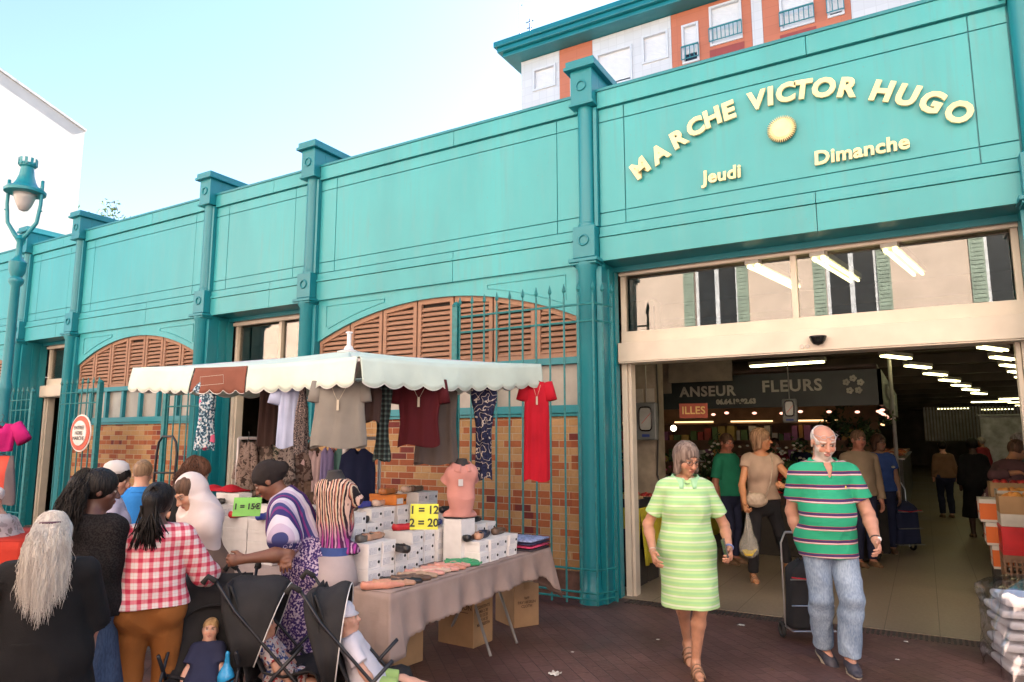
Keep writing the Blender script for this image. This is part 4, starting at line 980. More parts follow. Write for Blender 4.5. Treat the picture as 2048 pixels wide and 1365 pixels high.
# ---- woman in the pale green dress
L1 = (-1.53, -1.74); F1 = -63; h1 = 1.645
q1 = lambda x, y, d: fr(L1, F1, h1, x, y, d)
p = Person('woman with grey bob and glasses in a pale green striped polo dress holding a phone', L1, F1, h1, 'f', girth=.85, lean=3, twist=0, head=(24, 17, 0), res=.0048,
           hands=[q1(1458, 1098, 4.80), q1(1306, 1103, 4.88)], poles=[(-.4, -1, 0), (.4, -1, 0)], feet=[gz(L1, F1, h1, 1391, 1326, .086), gz(L1, F1, h1, 1376, 1293, .105)], skin=(.47, .25, .16), curl=(38, 30), limb=.95, lips=(.36, .13, .10))
p.footpitch = (4, 34); p.body()
GDR = cloth_mat('green_striped_jersey', (.4, .7, .4), .8, .05, fn=stripes([(0, (.60, .70, .52)), (.20, (.38, .66, .28)), (.42, (.33, .62, .30)), (.68, (.46, .70, .33)), (.9, (.36, .64, .30))], .062))
def dress1(f):
    u = h1; p.torso(f, .014)
    f.cap(p.chest, p.pel + V(0, 0, .02), .086 * u, .098 * u, .05, V(0, 1, 0), 1.3, off=.012); bot = V((p.kn[0][0] + p.kn[1][0]) / 2, (p.kn[0][1] + p.kn[1][1]) / 2 * .6, .36)
    f.cap(p.pel + V(0, 0, .05), bot, .100 * u, .118 * u, .05, V(0, 1, 0), 1.12, off=.012)
    for i in (0, 1): p.leg(f, i, 0, 1, .026, .06)
    f.cut(V(0, 0, .475), V(0, 0, -1))
    p.sleeves(f, .70, .013, .007)
    nu = p.T @ V(0, 0, 1); f.cap(p.nb + nu * .1, p.nb, .075, .062, .008, mode='sub'); f.cut(p.nb + nu * .02, nu)
    f.cap(p.nb + p.T @ V(0, .09, .03), p.nb + p.T @ V(0, .13, -.075), .035, .006, .004, mode='sub')
p.garment('dress', GDR, dress1, .0055, wr=.0055, wf=13, ws=(1, 1, .3)); p.collar(cloth_mat('mint_collar', (.36, .66, .40)))
p.hair(hair_mat('grey_brown_hair', (.26, .20, .165), (.09, .06, .05)), 'bob', .085, .014, wr=.006); p.glasses(GLM)
SAND = mat('tan_sandal', (.22, .13, .08), .5)
def sandals(p, m):
    for i in (0, 1):
        h_, fd, dn = p.sole[i]; sd_ = np.cross(fd, dn); u = p.h / 1.72; mb = MB(); base = h_ + dn * .034 * u; pl = []
        for t in range(24):
            a = 2 * math.pi * t / 24; pl.append((math.cos(a) * (.034 + .009 * (math.sin(a) > 0)) * u, (.058 + math.sin(a) * .125) * u))
        mb.prism(pl, lambda x, y: tuple(base + sd_ * x + fd * y), lambda x, y: tuple(base + sd_ * x + fd * y + dn * .018 * u))
        for k, (w_, hh) in enumerate(((.13, .061), (.10, .068), (.06, .080))):
            mb.tube([tuple(base + fd * w_ * u + sd_ * .043 * u * math.cos(a) - dn * hh * u * math.sin(a)) for a in [math.pi * j / 8 for j in range(9)]], .0065, 5)
        mb.tube([tuple(base + fd * .13 * u - dn * .045 * u), tuple(base + fd * .04 * u - dn * .068 * u), tuple(base + fd * .012 * u - dn * .085 * u)], .004, 5)
        mb.tube([tuple(p.an[i] + (p.kn[i] - p.an[i]) * .03 + fd * .030 * u * math.cos(a) + sd_ * .030 * u * math.sin(a)) for a in [2 * math.pi * j / 12 for j in range(12)]], .004, 5, closed=True)
        mb.build('sandal', m, p.root, False, smooth=True)
sandals(p, SAND)
b = MB(); w_ = p.wr[1]; dd_ = unit(w_ - p.el[1]); s1 = unit(np.cross(dd_, V(0, 1, 0))); s2 = np.cross(dd_, s1)
for i, m_, r_ in ((1, mat('silver_bracelet', (.5, .45, .38), .3, metal=.8), .026), (0, mat('blue_strap', (.16, .22, .45), .5), .027)):
    b = MB(); w_ = p.wr[i]; dd_ = unit(w_ - p.el[i]); s1 = unit(np.cross(dd_, V(0, 1, 0))); s2 = np.cross(dd_, s1)
    b.tube([tuple(w_ - dd_ * .01 + (s1 * math.cos(a) + s2 * math.sin(a)) * r_) for a in [2 * math.pi * j / 14 for j in range(14)]], .004 if i else .008, 6, closed=True); b.build('wristband', m_, p.root, False, smooth=True)
b = MB(); b.tube([tuple(p.nb + p.T @ V(.062 * math.cos(a), .030 + .062 * math.sin(a) * (1 if math.sin(a) > 0 else .6), .012 - .03 * max(0, math.sin(a)))) for a in [2 * math.pi * j / 20 for j in range(20)]], .0022, 5, closed=True); b.build('necklace', mat('dark_bead', (.05, .03, .03), .4), p.root, False)
ph = Matrix.Translation(p.root.matrix_basis @ Vector(tuple(p.palm[0] + V(.012, .01, .02)))) @ Matrix.Rotation(R(F1 - 90), 4, 'Z') @ Matrix.Rotation(R(18), 4, 'X') @ Matrix.Rotation(R(8), 4, 'Y')
p_phone = MB(); p_phone.box(-.006, .006, -.036, .036, -.03, .10)
o = p_phone.build('phone', mat('black_gloss_plastic', (.01, .01, .01), .12), None, bevel=.003); o.matrix_basis = ph
tag(o, 'black phone held in the hand of the woman in the green dress', 'phone')
# ---- man in the striped polo
L2 = (-.68, -1.04); F2 = -62; h2 = 1.775; q2 = lambda x, y, d: fr(L2, F2, h2, x, y, d)
m2 = Person('bald man with white beard in green striped polo and light jeans', L2, F2, h2, 'm', girth=.94, lean=2, head=(-2, 17, 0), res=.005, belly=.12,
            hands=[q2(1752, 1082, 4.92), q2(1604, 1092, 5.27)], poles=[(-.6, -1, 0), (.6, -1, -.2)], feet=[gz(L2, F2, h2, 1700, 1317, .086), gz(L2, F2, h2, 1648, 1295, .10)], kneepole=[(-.15, 1, 0), (.25, 1, 0)], skin=(.52, .28, .20), curl=(30, 60),
            beard=(.56, .49, .44), brow=(.5, .45, .4), lips=(.45, .2, .17), limb=1.04)
m2.footpitch = (3, 22); m2.footyaw = (-8, 12); m2.body()
POLO = cloth_mat('green_striped_pique', (.05, .35, .2), .8, .06, fn=stripes([(0, (.028, .36, .20)), (.50, (.45, .05, .12)), (.535, (.65, .62, .60)), (.60, (.42, .06, .14)), (.635, (.055, .040, .13)), (.80, (.40, .045, .11)), (.835, (.028, .36, .20))], .098, off=.32, wobble=.012))
m2.top(POLO, hem=-.085, sleeve=.66, off=.015, loose=.004, wr=.006, sflare=.011, vneck=.055, neck=.052, flare=.006, name='polo_shirt', wf=12); m2.collar(cloth_mat('green_collar', (.03, .36, .21)))
def _denim(c1, c2):
    def f(nt, v):
        return mix(nt, .5, ramp(nt, noise(nt, v, 6, 4, (1, 1, .5)), [(.3, c2), (.62, c1)]), ramp(nt, noise(nt, v, 120, 2, (1, 1, .3)), [(.35, c2), (.65, c1)]))
    return f
JEAN = cloth_mat('light_denim', (.2, .3, .42), .85, .1, fn=_denim((.34, .44, .57), (.13, .20, .32)))
m2.trousers(JEAN, hem=1.94, off=.012, flare=.018, loose=.008, wr=.008, name='jeans', wf=18)
SHOE = mat('navy_deck_shoe', (.05, .05, .07), .6, .2, 30); m2.shoes(SHOE, sole=RUB)
for i in (0, 1):
    h_, fd, dn = m2.sole[i]; sd_ = np.cross(fd, dn); b = MB()
    for k in range(3): b.tube([tuple(h_ + fd * (.045 + .022 * k) - dn * (.036 - .009 * k) - sd_ * .018), tuple(h_ + fd * (.055 + .022 * k) - dn * (.042 - .009 * k)), tuple(h_ + fd * (.045 + .022 * k) - dn * (.036 - .009 * k) + sd_ * .018)], .003, 5)
    b.build('shoelace', mat('cream_lace', (.55, .48, .36), .7), m2.root, False)
m2.hair(hair_mat('white_hair', (.62, .59, .56), (.42, .38, .36)), 'fringe', vol=.006); m2.glasses(mat('clear_frame', (.45, .45, .5), .2), .058, -.012)
b = MB(); w_ = m2.wr[0]; d_ = unit(w_ - m2.el[0]); s1 = unit(np.cross(d_, V(0, 1, 0))); s2 = np.cross(d_, s1)
b.tube([tuple(w_ - d_ * .02 + (s1 * math.cos(a) + s2 * math.sin(a)) * .030) for a in [2 * math.pi * j / 14 for j in range(14)]], .007, 6, closed=True); b.build('watch_strap', mat('dark_strap', (.04, .03, .03), .5), m2.root, False, smooth=True)
b = MB(); c_ = w_ - d_ * .02 + V(-.012, .030, 0); b.ball(tuple(c_), .019, .008, .019, 12); b.build('watch_face', mat('watch_white', (.7, .7, .7), .2), m2.root, False, smooth=True)
b = MB(); c_ = m2.up(-.045, .088 + .02, .205); b.ball(tuple(c_), .006, .004, .010, 8); b.build('chest_emblem', mat('emblem_yellow', (.7, .6, .1), .6), m2.root, False)
# ---- woman with the beige top
L3 = (-1.68, 1.80); F3 = -66; h3 = 1.79; q3 = lambda x, y, d: fr(L3, F3, h3, x, y, d)
w3 = Person('woman with brown bob in a beige blouse and black trousers carrying a plastic bag', L3, F3, h3, 'f', girth=.92, lean=2, head=(66, 0, 0), res=.0062, hands=[q3(1572, 975, 7.7), q3(1489, 1008, 7.85)],
            poles=[(-1, -.4, -.4), (.5, -1, 0)], feet=[gz(L3, F3, h3, 1578, 1136, .12), gz(L3, F3, h3, 1506, 1148, .086)], skin=(.50, .24, .12), curl=(70, 60), limb=.9, handdir=[(.75, .2, .5), None], shoulders=.086)
w3.footpitch = (30, 5); w3.body(); w3.top(cloth_mat('beige_linen', (.40, .29, .22)), hem=.005, sleeve=.30, off=.012, loose=.004, wr=.006, name='blouse', neck=.062, flare=.008)
w3.trousers(cloth_mat('black_trousers', (.022, .022, .026)), hem=1.92, off=.010, flare=.01, loose=.004); sandals(w3, SAND)
w3.hair(hair_mat('light_brown_hair', (.36, .22, .13), (.16, .09, .05)), 'bob', .075, .014, wr=.005); w3.glasses(GLM)
# ---- man in the beige jacket, woman in blue, vendor, maroon woman, dark figure
def simple(label, px, top_y, dep, face, topc, botc, hairc, hstyle='short', sex='f', skin=WHT, res=.011, h=None, hlen=.09, sleeve=1.6, girth=1.0, lean=0, head=(0, 0, 0), hands=None, group=None, skirt=None, hem=-.02, z=0, fullbody=True, **kw):
    (x, y), zt = loc_of(px, top_y, dep); h = h or zt / 1.005
    if hands: hands = [None if q is None else fr((x, y), face, h, *q) for q in hands]
    P_ = Person(label, (x, y), face, h, sex, girth=girth, lean=lean, head=head, hands=hands, skin=skin, res=res, group=group, **kw)
    P_.body(hands=res < .012); P_.top(topc, hem=hem, sleeve=sleeve, off=.014, name='jacket' if sleeve > 1.7 else 'shirt')
    if skirt: P_.skirt(botc, skirt)
    else: P_.trousers(botc)
    P_.shoes(LEATH)
    if hairc is not None: P_.hair(hairc, hstyle, hlen, .012)
    return P_
HB, HG, HBR = hair_mat('black_hair', (.010, .008, .007), (.004, .003, .003)), hair_mat('grey_hair', (.35, .32, .3)), hair_mat('brown_hair', (.12, .065, .04))
JK = cloth_mat('beige_jacket_cloth', (.36, .27, .19)); NAVY = cloth_mat('navy_cloth', (.025, .03, .07)); BLUE = cloth_mat('blue_cloth', (.05, .10, .32)); GRN = cloth_mat('green_cloth', (.02, .22, .13)); MAR = cloth_mat('maroon_cloth', (.09, .045, .05))
simple('man in a beige jacket walking behind the man in the striped polo', 1712, 834, 9.4, -55, JK, NAVY, hair_mat('sandy_hair', (.25, .15, .10)), 'short', 'm', (.48, .22, .16), .008, head=(-6, 0, 0), sleeve=1.9, h=1.78)
bw = simple('woman in a blue top pulling a dark shopping trolley inside the hall', 1752, 832, 10.5, -75, BLUE, NAVY, HBR, 'bob', 'f', MID, .009, head=(30, 0, 0), sleeve=.5, h=1.74, hands=[None, (1776, 985, 10.5)]); bw.glasses(mat('sunglasses', (.01, .01, .01), .2))
simple('man in a green shirt standing behind the fruit stall', 1450, 850, 9.6, -20, GRN, NAVY, HBR, 'short', 'm', (.42, .17, .11), .009, head=(-30, 5, 0), sleeve=.8, h=1.74, girth=1.15)
mw = simple('woman in a maroon cardigan and speckled skirt leaning over the produce at the right edge', 1990, 850, 8.2, 45, MAR, cloth_mat('speckled_skirt', (.3, .3, .3), .8, fn=blotch([(.06, .05, .05), (.34, .30, .27), (.12, .10, .10)], 60)), HBR, 'short', 'f', (.40, .19, .10), .009, lean=24, head=(0, 8, 0), sleeve=1.55, skirt=.34, girth=1.12, hands=[(2040, 945, 8.0), (2035, 935, 8.4)], h=1.72, hem=-.06)
simple('person in black with a patterned bag walking away down the aisle', 1942, 868, 12, 100, BLK, BLK, HB, 'short', 'f', DK, .012, h=1.68, skirt=.2)
simple('shopper in a dark grey coat beside the maroon cardigan', 2036, 842, 9.6, 200, cloth_mat('grey_green_coat', (.12, .15, .14)), NAVY, HG, 'short', 'm', WHT, .012, h=1.75)
SHC = [cloth_mat('shopper_cloth_%s' % n, c) for n, c in (('red', (.25, .03, .04)), ('brown', (.16, .09, .05)), ('grey', (.15, .15, .16)), ('purple', (.12, .03, .12)), ('cream', (.4, .33, .25)))]
DSH = ((1882, 15, 110, 'distant shopper in brown left of the black clad woman'), (1905, 18, 60, 'distant shopper in cream far down the aisle'), (1962, 19, 140, 'distant shopper in red at the end of the aisle'), (1985, 16, -60, 'distant shopper in purple beside the white stall'),
                                       (2010, 20, 100, 'distant shopper in grey near the far lights'), (1838, 17, 20, 'distant shopper in grey behind the fish counter'), (1858, 21, -80, 'distant shopper in red beyond the counter'))
for i in (0, 2, 4):
    px, dep, fc, lab = DSH[i]
    simple(lab, px, 866 + (i % 3) * 3, dep, fc, SHC[(1, 4, 0, 3, 2, 2, 0)[i]], NAVY, (HB, HBR, HG)[i % 3], 'short', 'fm'[i % 2], (WHT, TAN, MID)[i % 3], .018, group='distant shoppers in the aisle', h=1.62 + .05 * (i % 3))
for (px, dep, fc, lab, mc) in ((1548, 12.5, -60, 'stallholder in red at the back of the flower stall', SHC[0]), (1600, 13.5, -40, 'shopper in dark clothes behind the flowers', NAVY), (1700, 13, 10, 'seller in brown behind the fish counter', SHC[1])):
    simple(lab, px, 868, dep, fc, mc, NAVY, HBR, 'short', 'm', TAN, .016, h=1.68)
# ---- the group on the left
LV = lambda px, ty, dep, k=1.0: (lambda q: ((q[0][0], q[0][1]), q[1] * k))(loc_of(px, ty, dep))
# white haired woman in black
l, h = LV(108, 1016, 3.2); f_ = 146
a = Person('woman with long frizzy white hair in loose black clothes seen from behind', l, f_, h * .99, 'f', girth=1.22, limb=1.2, res=.006, head=(0, 5, 0), hands=[fr(l, f_, h, 22, 1262, 3.1), fr(l, f_, h, 180, 1330, 3.3)], poles=[(-1, -.3, .0), (.8, -.8, 0)], skin=(.50, .27, .2), shoulders=.105, curl=(50, 30))
a.body(feet=False); a.top(BLK, hem=-.1, sleeve=1.12, off=.02, loose=.012, wr=.008, sflare=.03, wf=9); a.skirt(BLK, .08, r0=.10, r1=.15, off=.03, wf=9)
WH = hair_mat('frizzy_white_hair', (.72, .69, .62), (.48, .44, .40)); a.hair(WH, 'long', .17, .012, wr=.006, spread=.9, back=.01)
def mane(P_, m, n, L_, spread, seed, thick=.0022, frizz=.012, w=.075, parent=None, back=.10, low=.55, push=.0):
    rng = np.random.default_rng(seed); mb = MB(); q = P_.hs
    for _ in range(n):
        th = rng.uniform(-1.35, 1.35); up_ = rng.uniform(-.3, 1.2); r_ = 1.12
        p0 = P_.hx(w * r_ * math.sin(th) * math.cos(up_ * .9) * 1.1, -.014 - back * r_ * math.cos(th) * math.cos(up_ * .8), .03 + .088 * math.sin(up_) * 1.15)
        out = p0 - P_.hc; out[2] = 0; out = unit(out); Lq = L_ * (1 - .45 * abs(math.sin(th)) * rng.uniform(.3, 1)) * rng.uniform(low, 1.05); ph1, ph2 = rng.uniform(0, 6.3, 2); fq = rng.uniform(9, 22); sw = rng.normal(size=3) * spread * .5; sw[2] = 0; pts = []
        for t in range(11):
            tt = t / 10; fz = frizz * min(1, tt * 2.5)
            pts.append(tuple(p0 + V(0, -push * min(1, tt * 2.2) ** 1.2, -Lq * tt) + out * spread * math.sin(min(1, tt * 1.3) * 1.5) * .9 + sw * tt ** 1.4 + V(math.sin(fq * tt + ph1), math.cos(fq * .8 * tt + ph2), 0) * fz))
        mb.tube(pts, [thick * k for k in (.8, 1, 1.1, 1.1, 1, 1, .9, .8, .7, .5, .3)], 3, False)
    return mb.build('hair_strands', m, parent or P_.root, False, smooth=True)
mane(a, WH, 4400, .38, .018, 5, .0011, .006, push=.085)
b = MB(); b.tube([tuple(a.hx(.05 * math.cos(t), -.105 - .028 * math.sin(t), .062)) for t in [math.pi * j / 10 for j in range(11)]], .006, 6); b.build('hair_slide', mat('plum_band', (.06, .02, .04), .5), a.root, False)
# black cardigan, denim skirt
l, h = LV(196, 937, 3.8); f_ = 112
a = Person('young woman with long black ponytail in a black top and denim skirt', l, f_, h, 'f', girth=1.0, res=.006, head=(-50, 8, 0), hands=[None, fr(l, f_, h, 185, 1300, 3.7)], skin=(.10, .045, .032), lips=(.20, .06, .05), brow=(.02, .015, .01), limb=1.1)
a.body(feet=False); a.top(cloth_mat('black_knit', (.022, .02, .02), .95, .3, fn=blotch([(.006, .005, .006), (.018, .016, .016)], 120)), hem=-.04, sleeve=1.5, off=.016, loose=.006, flare=.012, wr=.006)
a.skirt(cloth_mat('dark_denim', (.05, .08, .15), fn=_denim((.07, .11, .19), (.03, .045, .09))), .06, r1=.14, wf=10); a.hair(HB, 'pony', .10, .014, back=.02); mane(a, HB, 700, .45, .030, 8, .0024, .006, w=.05, back=.135, push=.05)
# plaid shirt
l, h = LV(318, 966, 3.9); f_ = 140
a = Person('woman with black braided ponytail in a red and white plaid shirt and ochre trousers', l, f_, h, 'f', girth=1.05, res=.0055, head=(-10, -2, 0), hands=[fr(l, f_, h, 262, 1190, 3.85), fr(l, f_, h, 440, 1150, 4.15)], poles=[(-1, -.5, 0), (.35, -.5, -1)], skin=(.11, .055, .042), limb=1.12, shoulders=.100, feet=[(-.07, 0, .04), (.075, .02, .04)])
a.body(feet=False); a.top(cloth_mat('red_plaid', (.6, .1, .15), .85, .05, fn=plaid((.66, .60, .58), (.62, .20, .24), (.47, .035, .075), .052)), hem=.0, sleeve=1.28, off=.016, loose=.007, flare=.02, wr=.007, wf=11, sflare=.012, neck=.046)
a.trousers(cloth_mat('ochre_trousers', (.27, .10, .025)), hem=1.8, off=.014, wr=.006, flare=.014); a.hair(HB, 'pony', .06, .016, back=.0)
rng = np.random.default_rng(3); mb = MB()
for _ in range(230):
    p0 = a.hx(rng.normal() * .018, -.135 + rng.normal() * .01, .0); w1 = rng.normal(size=3) * .024; L_ = rng.uniform(.13, .24)
    mb.tube([tuple(p0 + V(0, 0, -L_ * t) + V(w1[0], w1[1] * .4 - .03 * math.sin(t * 3), 0) * (t ** 1.2) * 1.6) for t in (0, .2, .4, .6, .8, 1)], [.005, .005, .0045, .004, .0035, .002], 5)
mb.build('braids', HB, a.root, False, smooth=True)
rng = np.random.default_rng(4); mb = MB()
for k in range(60):
    th = -1.4 + 2.8 * k / 59
    mb.tube([tuple(a.hx(.088 * math.sin(th) * math.cos(u_), .06 - .175 * math.sin(u_ * 1.0) ** 1 * 1.0, .03 + .112 * math.cos(th) * math.cos(u_ * .6) * math.sin(.9 + u_ * .5))) for u_ in (0, .25, .5, .75, 1.0, 1.25)], .0042, 4)
mb.build('cornrows', HB, a.root, False, smooth=True)
# pale head scarf
l, h = LV(428, 948, 4.45); f_ = 250
a = Person('woman in a pale pink head scarf and shawl over a taupe dress', l, f_, h * 1.02, 'f', girth=1.1, res=.0065, lean=12, head=(10, 22, 0), skin=(.52, .30, .2), hands=[fr(l, f_, h, 385, 1085, 4.4), fr(l, f_, h, 392, 1080, 4.3)], poles=[(-.1, -.4, -1), (.1, -.4, -1)])
a.body(feet=False); TAU = cloth_mat('taupe_cloth', (.20, .14, .11)); a.top(TAU, hem=-.02, sleeve=1.7, off=.014); a.skirt(TAU, .05, r1=.12, wf=9)
def scarf(f):
    q = a.hs; u = a.h; f.ell(a.hx(0, -.036, .026), V(.082, .095, .098) * q, .02, a.Rh, off=.004); f.cap(a.hx(0, -.05, -.03), a.nb, .075 * q, .07 * u, .05)
    for s_ in (-1, 1): f.cap(a.nb + V(0, -.02, .02), a.sh[0 if s_ < 0 else 1] + V(s_ * .0, -.02, -.03), .06 * u, .055 * u, .05)
    for i_ in (0, 1): a.arm(f, i_, 0, 1.15, .022, .05)
    f.cap(a.nb, a.up(0, .02, .17), .075 * u, .098 * u, .05, V(0, 1, 0), 1.15); f.cap(a.up(0, -.02, .24), a.up(0, .04, .03), .075 * u, .05 * u, .05, V(0, 1, 0), 1.1)
    f.ell(a.hx(0, .125, -.015), V(.10, .105, .092) * q, .010, a.Rh, 'sub')
a.garment('head_scarf', cloth_mat('pale_pink_scarf', (.66, .58, .56)), scarf, .0065, wr=.011, wf=15, ws=(1, 1, .45)); a.hair(HBR, 'short', .03, .004)
# boy in blue polo, capped person, curly woman
l, h = LV(287, 918, 5.7); simple_kw = dict(girth=.95)
a = Person('boy with short sandy hair in a bright blue polo shirt seen from behind', l, 142, h, 'm', res=.007, skin=(.55, .32, .23), shoulders=.1, head=(-8, 6, 0)); a.body(feet=False); BP = cloth_mat('bright_blue_polo', (.03, .22, .62)); a.top(BP, hem=-.06, sleeve=.6, off=.014, neck=.046); a.collar(BP); a.trousers(NAVY); a.hair(hair_mat('sandy_boy_hair', (.30, .20, .12), (.17, .11, .07)), 'short', .02, .004)
l, h = LV(228, 926, 5.0)
a = Person('person with tied dark hair and a white cap in a pale lavender shirt', l, 60, h, 'f', res=.007, skin=(.45, .25, .17), head=(-20, 14, 0)); a.body(feet=False); a.top(cloth_mat('lavender_shirt', (.50, .48, .60)), hem=-.05, sleeve=1.5); a.trousers(NAVY); a.hair(HB, 'bun', .04, .012)
b = MB(); b.lathe([(.094, 0), (.098, .03), (.085, .075), (.05, .10), (.0, .108)], (0, 0, 0), 20, Matrix.Translation(tuple(a.hx(0, -.02, .045))) @ Matrix.Scale(a.hs, 4)); b.build('cap', cloth_mat('white_cap', (.62, .60, .58)), a.root, False, smooth=True)
l, h = LV(368, 911, 5.2); f_ = 48
a = Person('woman with long wavy brown hair in dark clothes holding something to her mouth', l, f_, h, 'f', res=.007, skin=(.50, .28, .2), head=(-5, 22, 0), lean=6, hands=[fr(l, f_, h, 352, 1030, 5.0), None]); a.body(feet=False); a.top(BLK, hem=-.05, sleeve=1.7); a.trousers(NAVY)
CB = hair_mat('wavy_brown_hair', (.16, .075, .045), (.06, .03, .02)); a.hair(CB, 'long', .10, .016); mane(a, CB, 420, .26, .04, 12, .0032, .014)
# purple patterned dress
(x_, y_), zt = loc_of(606, 1290, 4.4); l = (x_, y_); f_ = 207; h = 1.60
q5 = lambda x, y, d: fr(l, f_, h, x, y, d)
a = Person('woman with black head wrap in a long purple batik dress bending over a stroller', l, f_, h, 'f', girth=1.2, limb=1.15, res=.006, lean=27, twist=12, head=(0, 25, 0), skin=(.17, .075, .045), hands=[q5(492, 1118, 4.05), q5(580, 1110, 4.2)], poles=[(-.2, -.6, -.8), (.4, -.6, -.5)], pelvis=(0, -.03, .53), curl=(60, 40), shoulders=.094)
a.body(feet=False)
def batik(nt, v):
    x, y, z = sep(nt, v); n1 = noise(nt, v, 75, 4); n2 = noise(nt, v, 24, 4)
    sp = ramp(nt, n1, [(.40, (.035, .02, .12)), (.5, (.30, .20, .34)), (.56, (.55, .47, .55))], True); nv = ramp(nt, n2, [(.56, (.022, .022, .10)), (.60, (.45, .42, .55)), (.63, (.03, .025, .13))], True)
    t = math_(nt, 'FRACT', math_(nt, 'ADD', math_(nt, 'ADD', math_(nt, 'MULTIPLY', x, 3.2), math_(nt, 'MULTIPLY', noise(nt, v, 3, 2), .5)), 9.75))
    m_ = ramp(nt, t, [(0, (0, 0, 0)), (.62, (1, 1, 1))], True); c = mix(nt, m_, sp, nv)
    t2 = math_(nt, 'FRACT', math_(nt, 'MULTIPLY', math_(nt, 'ADD', x, 5), 9)); st = ramp(nt, t2, [(0, (.55, .52, .62)), (.28, (.035, .03, .14)), (.5, (.17, .03, .16)), (.62, (.04, .05, .17)), (.8, (.42, .36, .50))], True)
    up_ = ramp(nt, math_(nt, 'MULTIPLY', math_(nt, 'SUBTRACT', z, .98), 8), [(.4, (0, 0, 0)), (.6, (1, 1, 1))]); return mix(nt, up_, c, st)
BAT = cloth_mat('purple_batik', (.3, .1, .3), .8, .05, fn=batik)
def boubou(f):
    u = h; a.torso(f, .02); b_ = V((a.an[0][0] + a.an[1][0]) / 2, .0, .02)
    f.cap(a.pel + V(0, -.01, .03), b_, .108 * u * 1.1, .15 * u, .05, V(0, 1, 0), 1.05); f.cap(a.chest + V(0, -.02, 0), a.pel + V(0, -.16, -.28), .07 * u, .10 * u, .06)
    for i in (0, 1): a.arm(f, i, 0, .62, .022, .03, .03)
    f.cut(V(0, 0, .10), V(0, 0, -1)); nu = a.T @ V(0, 0, 1); f.cap(a.nb + nu * .12, a.nb, .08, .06, .008, mode='sub')
a.garment('dress', BAT, boubou, .0065, wr=.013, wf=12, ws=(1, 1, .25)); a.shoes(BLK)
def wrap(f): q = a.hs; f.ell(a.hx(0, -.018, .035), V(.078, .098, .088) * q, .02, a.Rh, off=.008); f.ell(a.hx(0, -.10, .02), V(.06, .06, .05) * q, .02, a.Rh); f.ell(a.hx(0, .12, -.03), V(.07, .10, .075) * q, .012, a.Rh, 'sub')
a.garment('head_wrap', cloth_mat('black_wrap', (.02, .016, .016)), wrap, .006, wr=.003, wf=50)
# seated woman in the white turban at the red table
(x_, y_), zt = loc_of(30, 970, 5.2)
a = Person('woman in a white turban and pale grey jacket behind the red table', (x_, y_), 215, zt, 'f', res=.008, lean=16, head=(0, 15, 0), skin=(.40, .22, .15), girth=1.1); a.body(feet=False); a.top(cloth_mat('pale_grey_jacket', (.42, .38, .36), fn=blotch([(.34, .31, .30), (.5, .46, .44), (.25, .22, .2)], 16)), hem=-.05, sleeve=1.7, wr=.01); a.skirt(TAU, .08)
a.garment('turban', cloth_mat('white_turban', (.62, .58, .54)), lambda f: (f.ell(a.hx(0, -.02, .05), V(.09, .108, .075) * a.hs, .02, a.Rh, off=.008), f.ell(a.hx(0, .12, -.035), V(.07, .10, .07) * a.hs, .01, a.Rh, 'sub')), .008, wr=.004, wf=60, ws=(.3, .3, 1.4))
# ================================================================== CLOTHES AND SHOE STALL
CANV = cloth_mat('cream_canvas', (.55, .66, .59), .8, .04); BRPAN = cloth_mat('brown_canvas', (.20, .075, .05), .8)
CA, CL, CB, CF = (-3.15, -3.45, 1.985), (-5.65, -3.45, 2.04), (-2.85, -1.50, 2.10), (-5.35, -1.30, 2.10)
UM = thing('market_umbrella', 'big cream canvas market umbrella with one brown panel and scalloped edge over the shoe stall', 'umbrella', (-4.2, -2.45, 0))
VH = .19
def edge_pt(e, t): a, b = e; return Vector(a).lerp(Vector(b), t)
apex = Vector((-4.2, -2.45, 2.40))
cn = MB()
for e in ((CL, CA), (CA, CB), (CB, CF), (CF, CL)):
    def fn(u, v, e=e):
        p = edge_pt(e, u) + Vector((0, 0, VH + .012)); q = p.lerp(apex, v); q.z += .05 * math.sin(v * math.pi) * -.5 - .03 * math.sin(u * math.pi) * (1 - v) ; return q
    cn.grid(fn, 16, 8)
cn.build('canopy', CANV, UM, smooth=True, solid=.006)
def valance(e, u0, u1, m, nsc, ph=0.0):
    L_ = (Vector(e[1]) - Vector(e[0])).length; d = (Vector(e[1]) - Vector(e[0])).normalized(); out = Vector((d.y, -d.x, 0)); mb = MB(); N = max(8, int(140 * (u1 - u0)))
    def fn(a, v):
        u = u0 + (u1 - u0) * a; p = edge_pt(e, u); s = abs(math.sin(math.pi * (u * nsc + ph))); drop = VH + .012 - .034 * (1 - s ** .75)
        sag = -.03 * math.sin(u * math.pi); wv = .012 * math.sin(u * L_ * 9 + 1) * v + .02 * math.sin(u * L_ * 3.1) * v
        return p + Vector((0, 0, VH + .012 + sag - drop * v)) + out * (.012 + .02 * math.sin(v * 1.5) + wv)
    mb.grid(fn, N, 6); o = mb.build('valance', m, UM, smooth=True, solid=.004)
    tp_ = MB(); tp_.tube([fn(k / N, 1.0) for k in range(N + 1)], .0035, 4); tp_.build('trim', cloth_mat('white_trim', (.7, .7, .66)), o)
valance((CL, CA), 0, .325, CANV, 17); valance((CL, CA), .332, .570, BRPAN, 17); valance((CL, CA), .576, 1, CANV, 17); valance((CA, CB), 0, 1, CANV, 11); valance((CB, CF), 0, 1, CANV, 17); valance((CF, CL), 0, 1, CANV, 9)
b = MB(); b.tube([(CL[0] + .93, -3.49, 2.12), (CL[0] + 1.2, -3.49, 2.125), (CL[0] + 1.2, -3.485, 2.06), (CL[0] + .93, -3.485, 2.055)], .001, 4, closed=True); b.build('pocket_seam', CANV, UM)
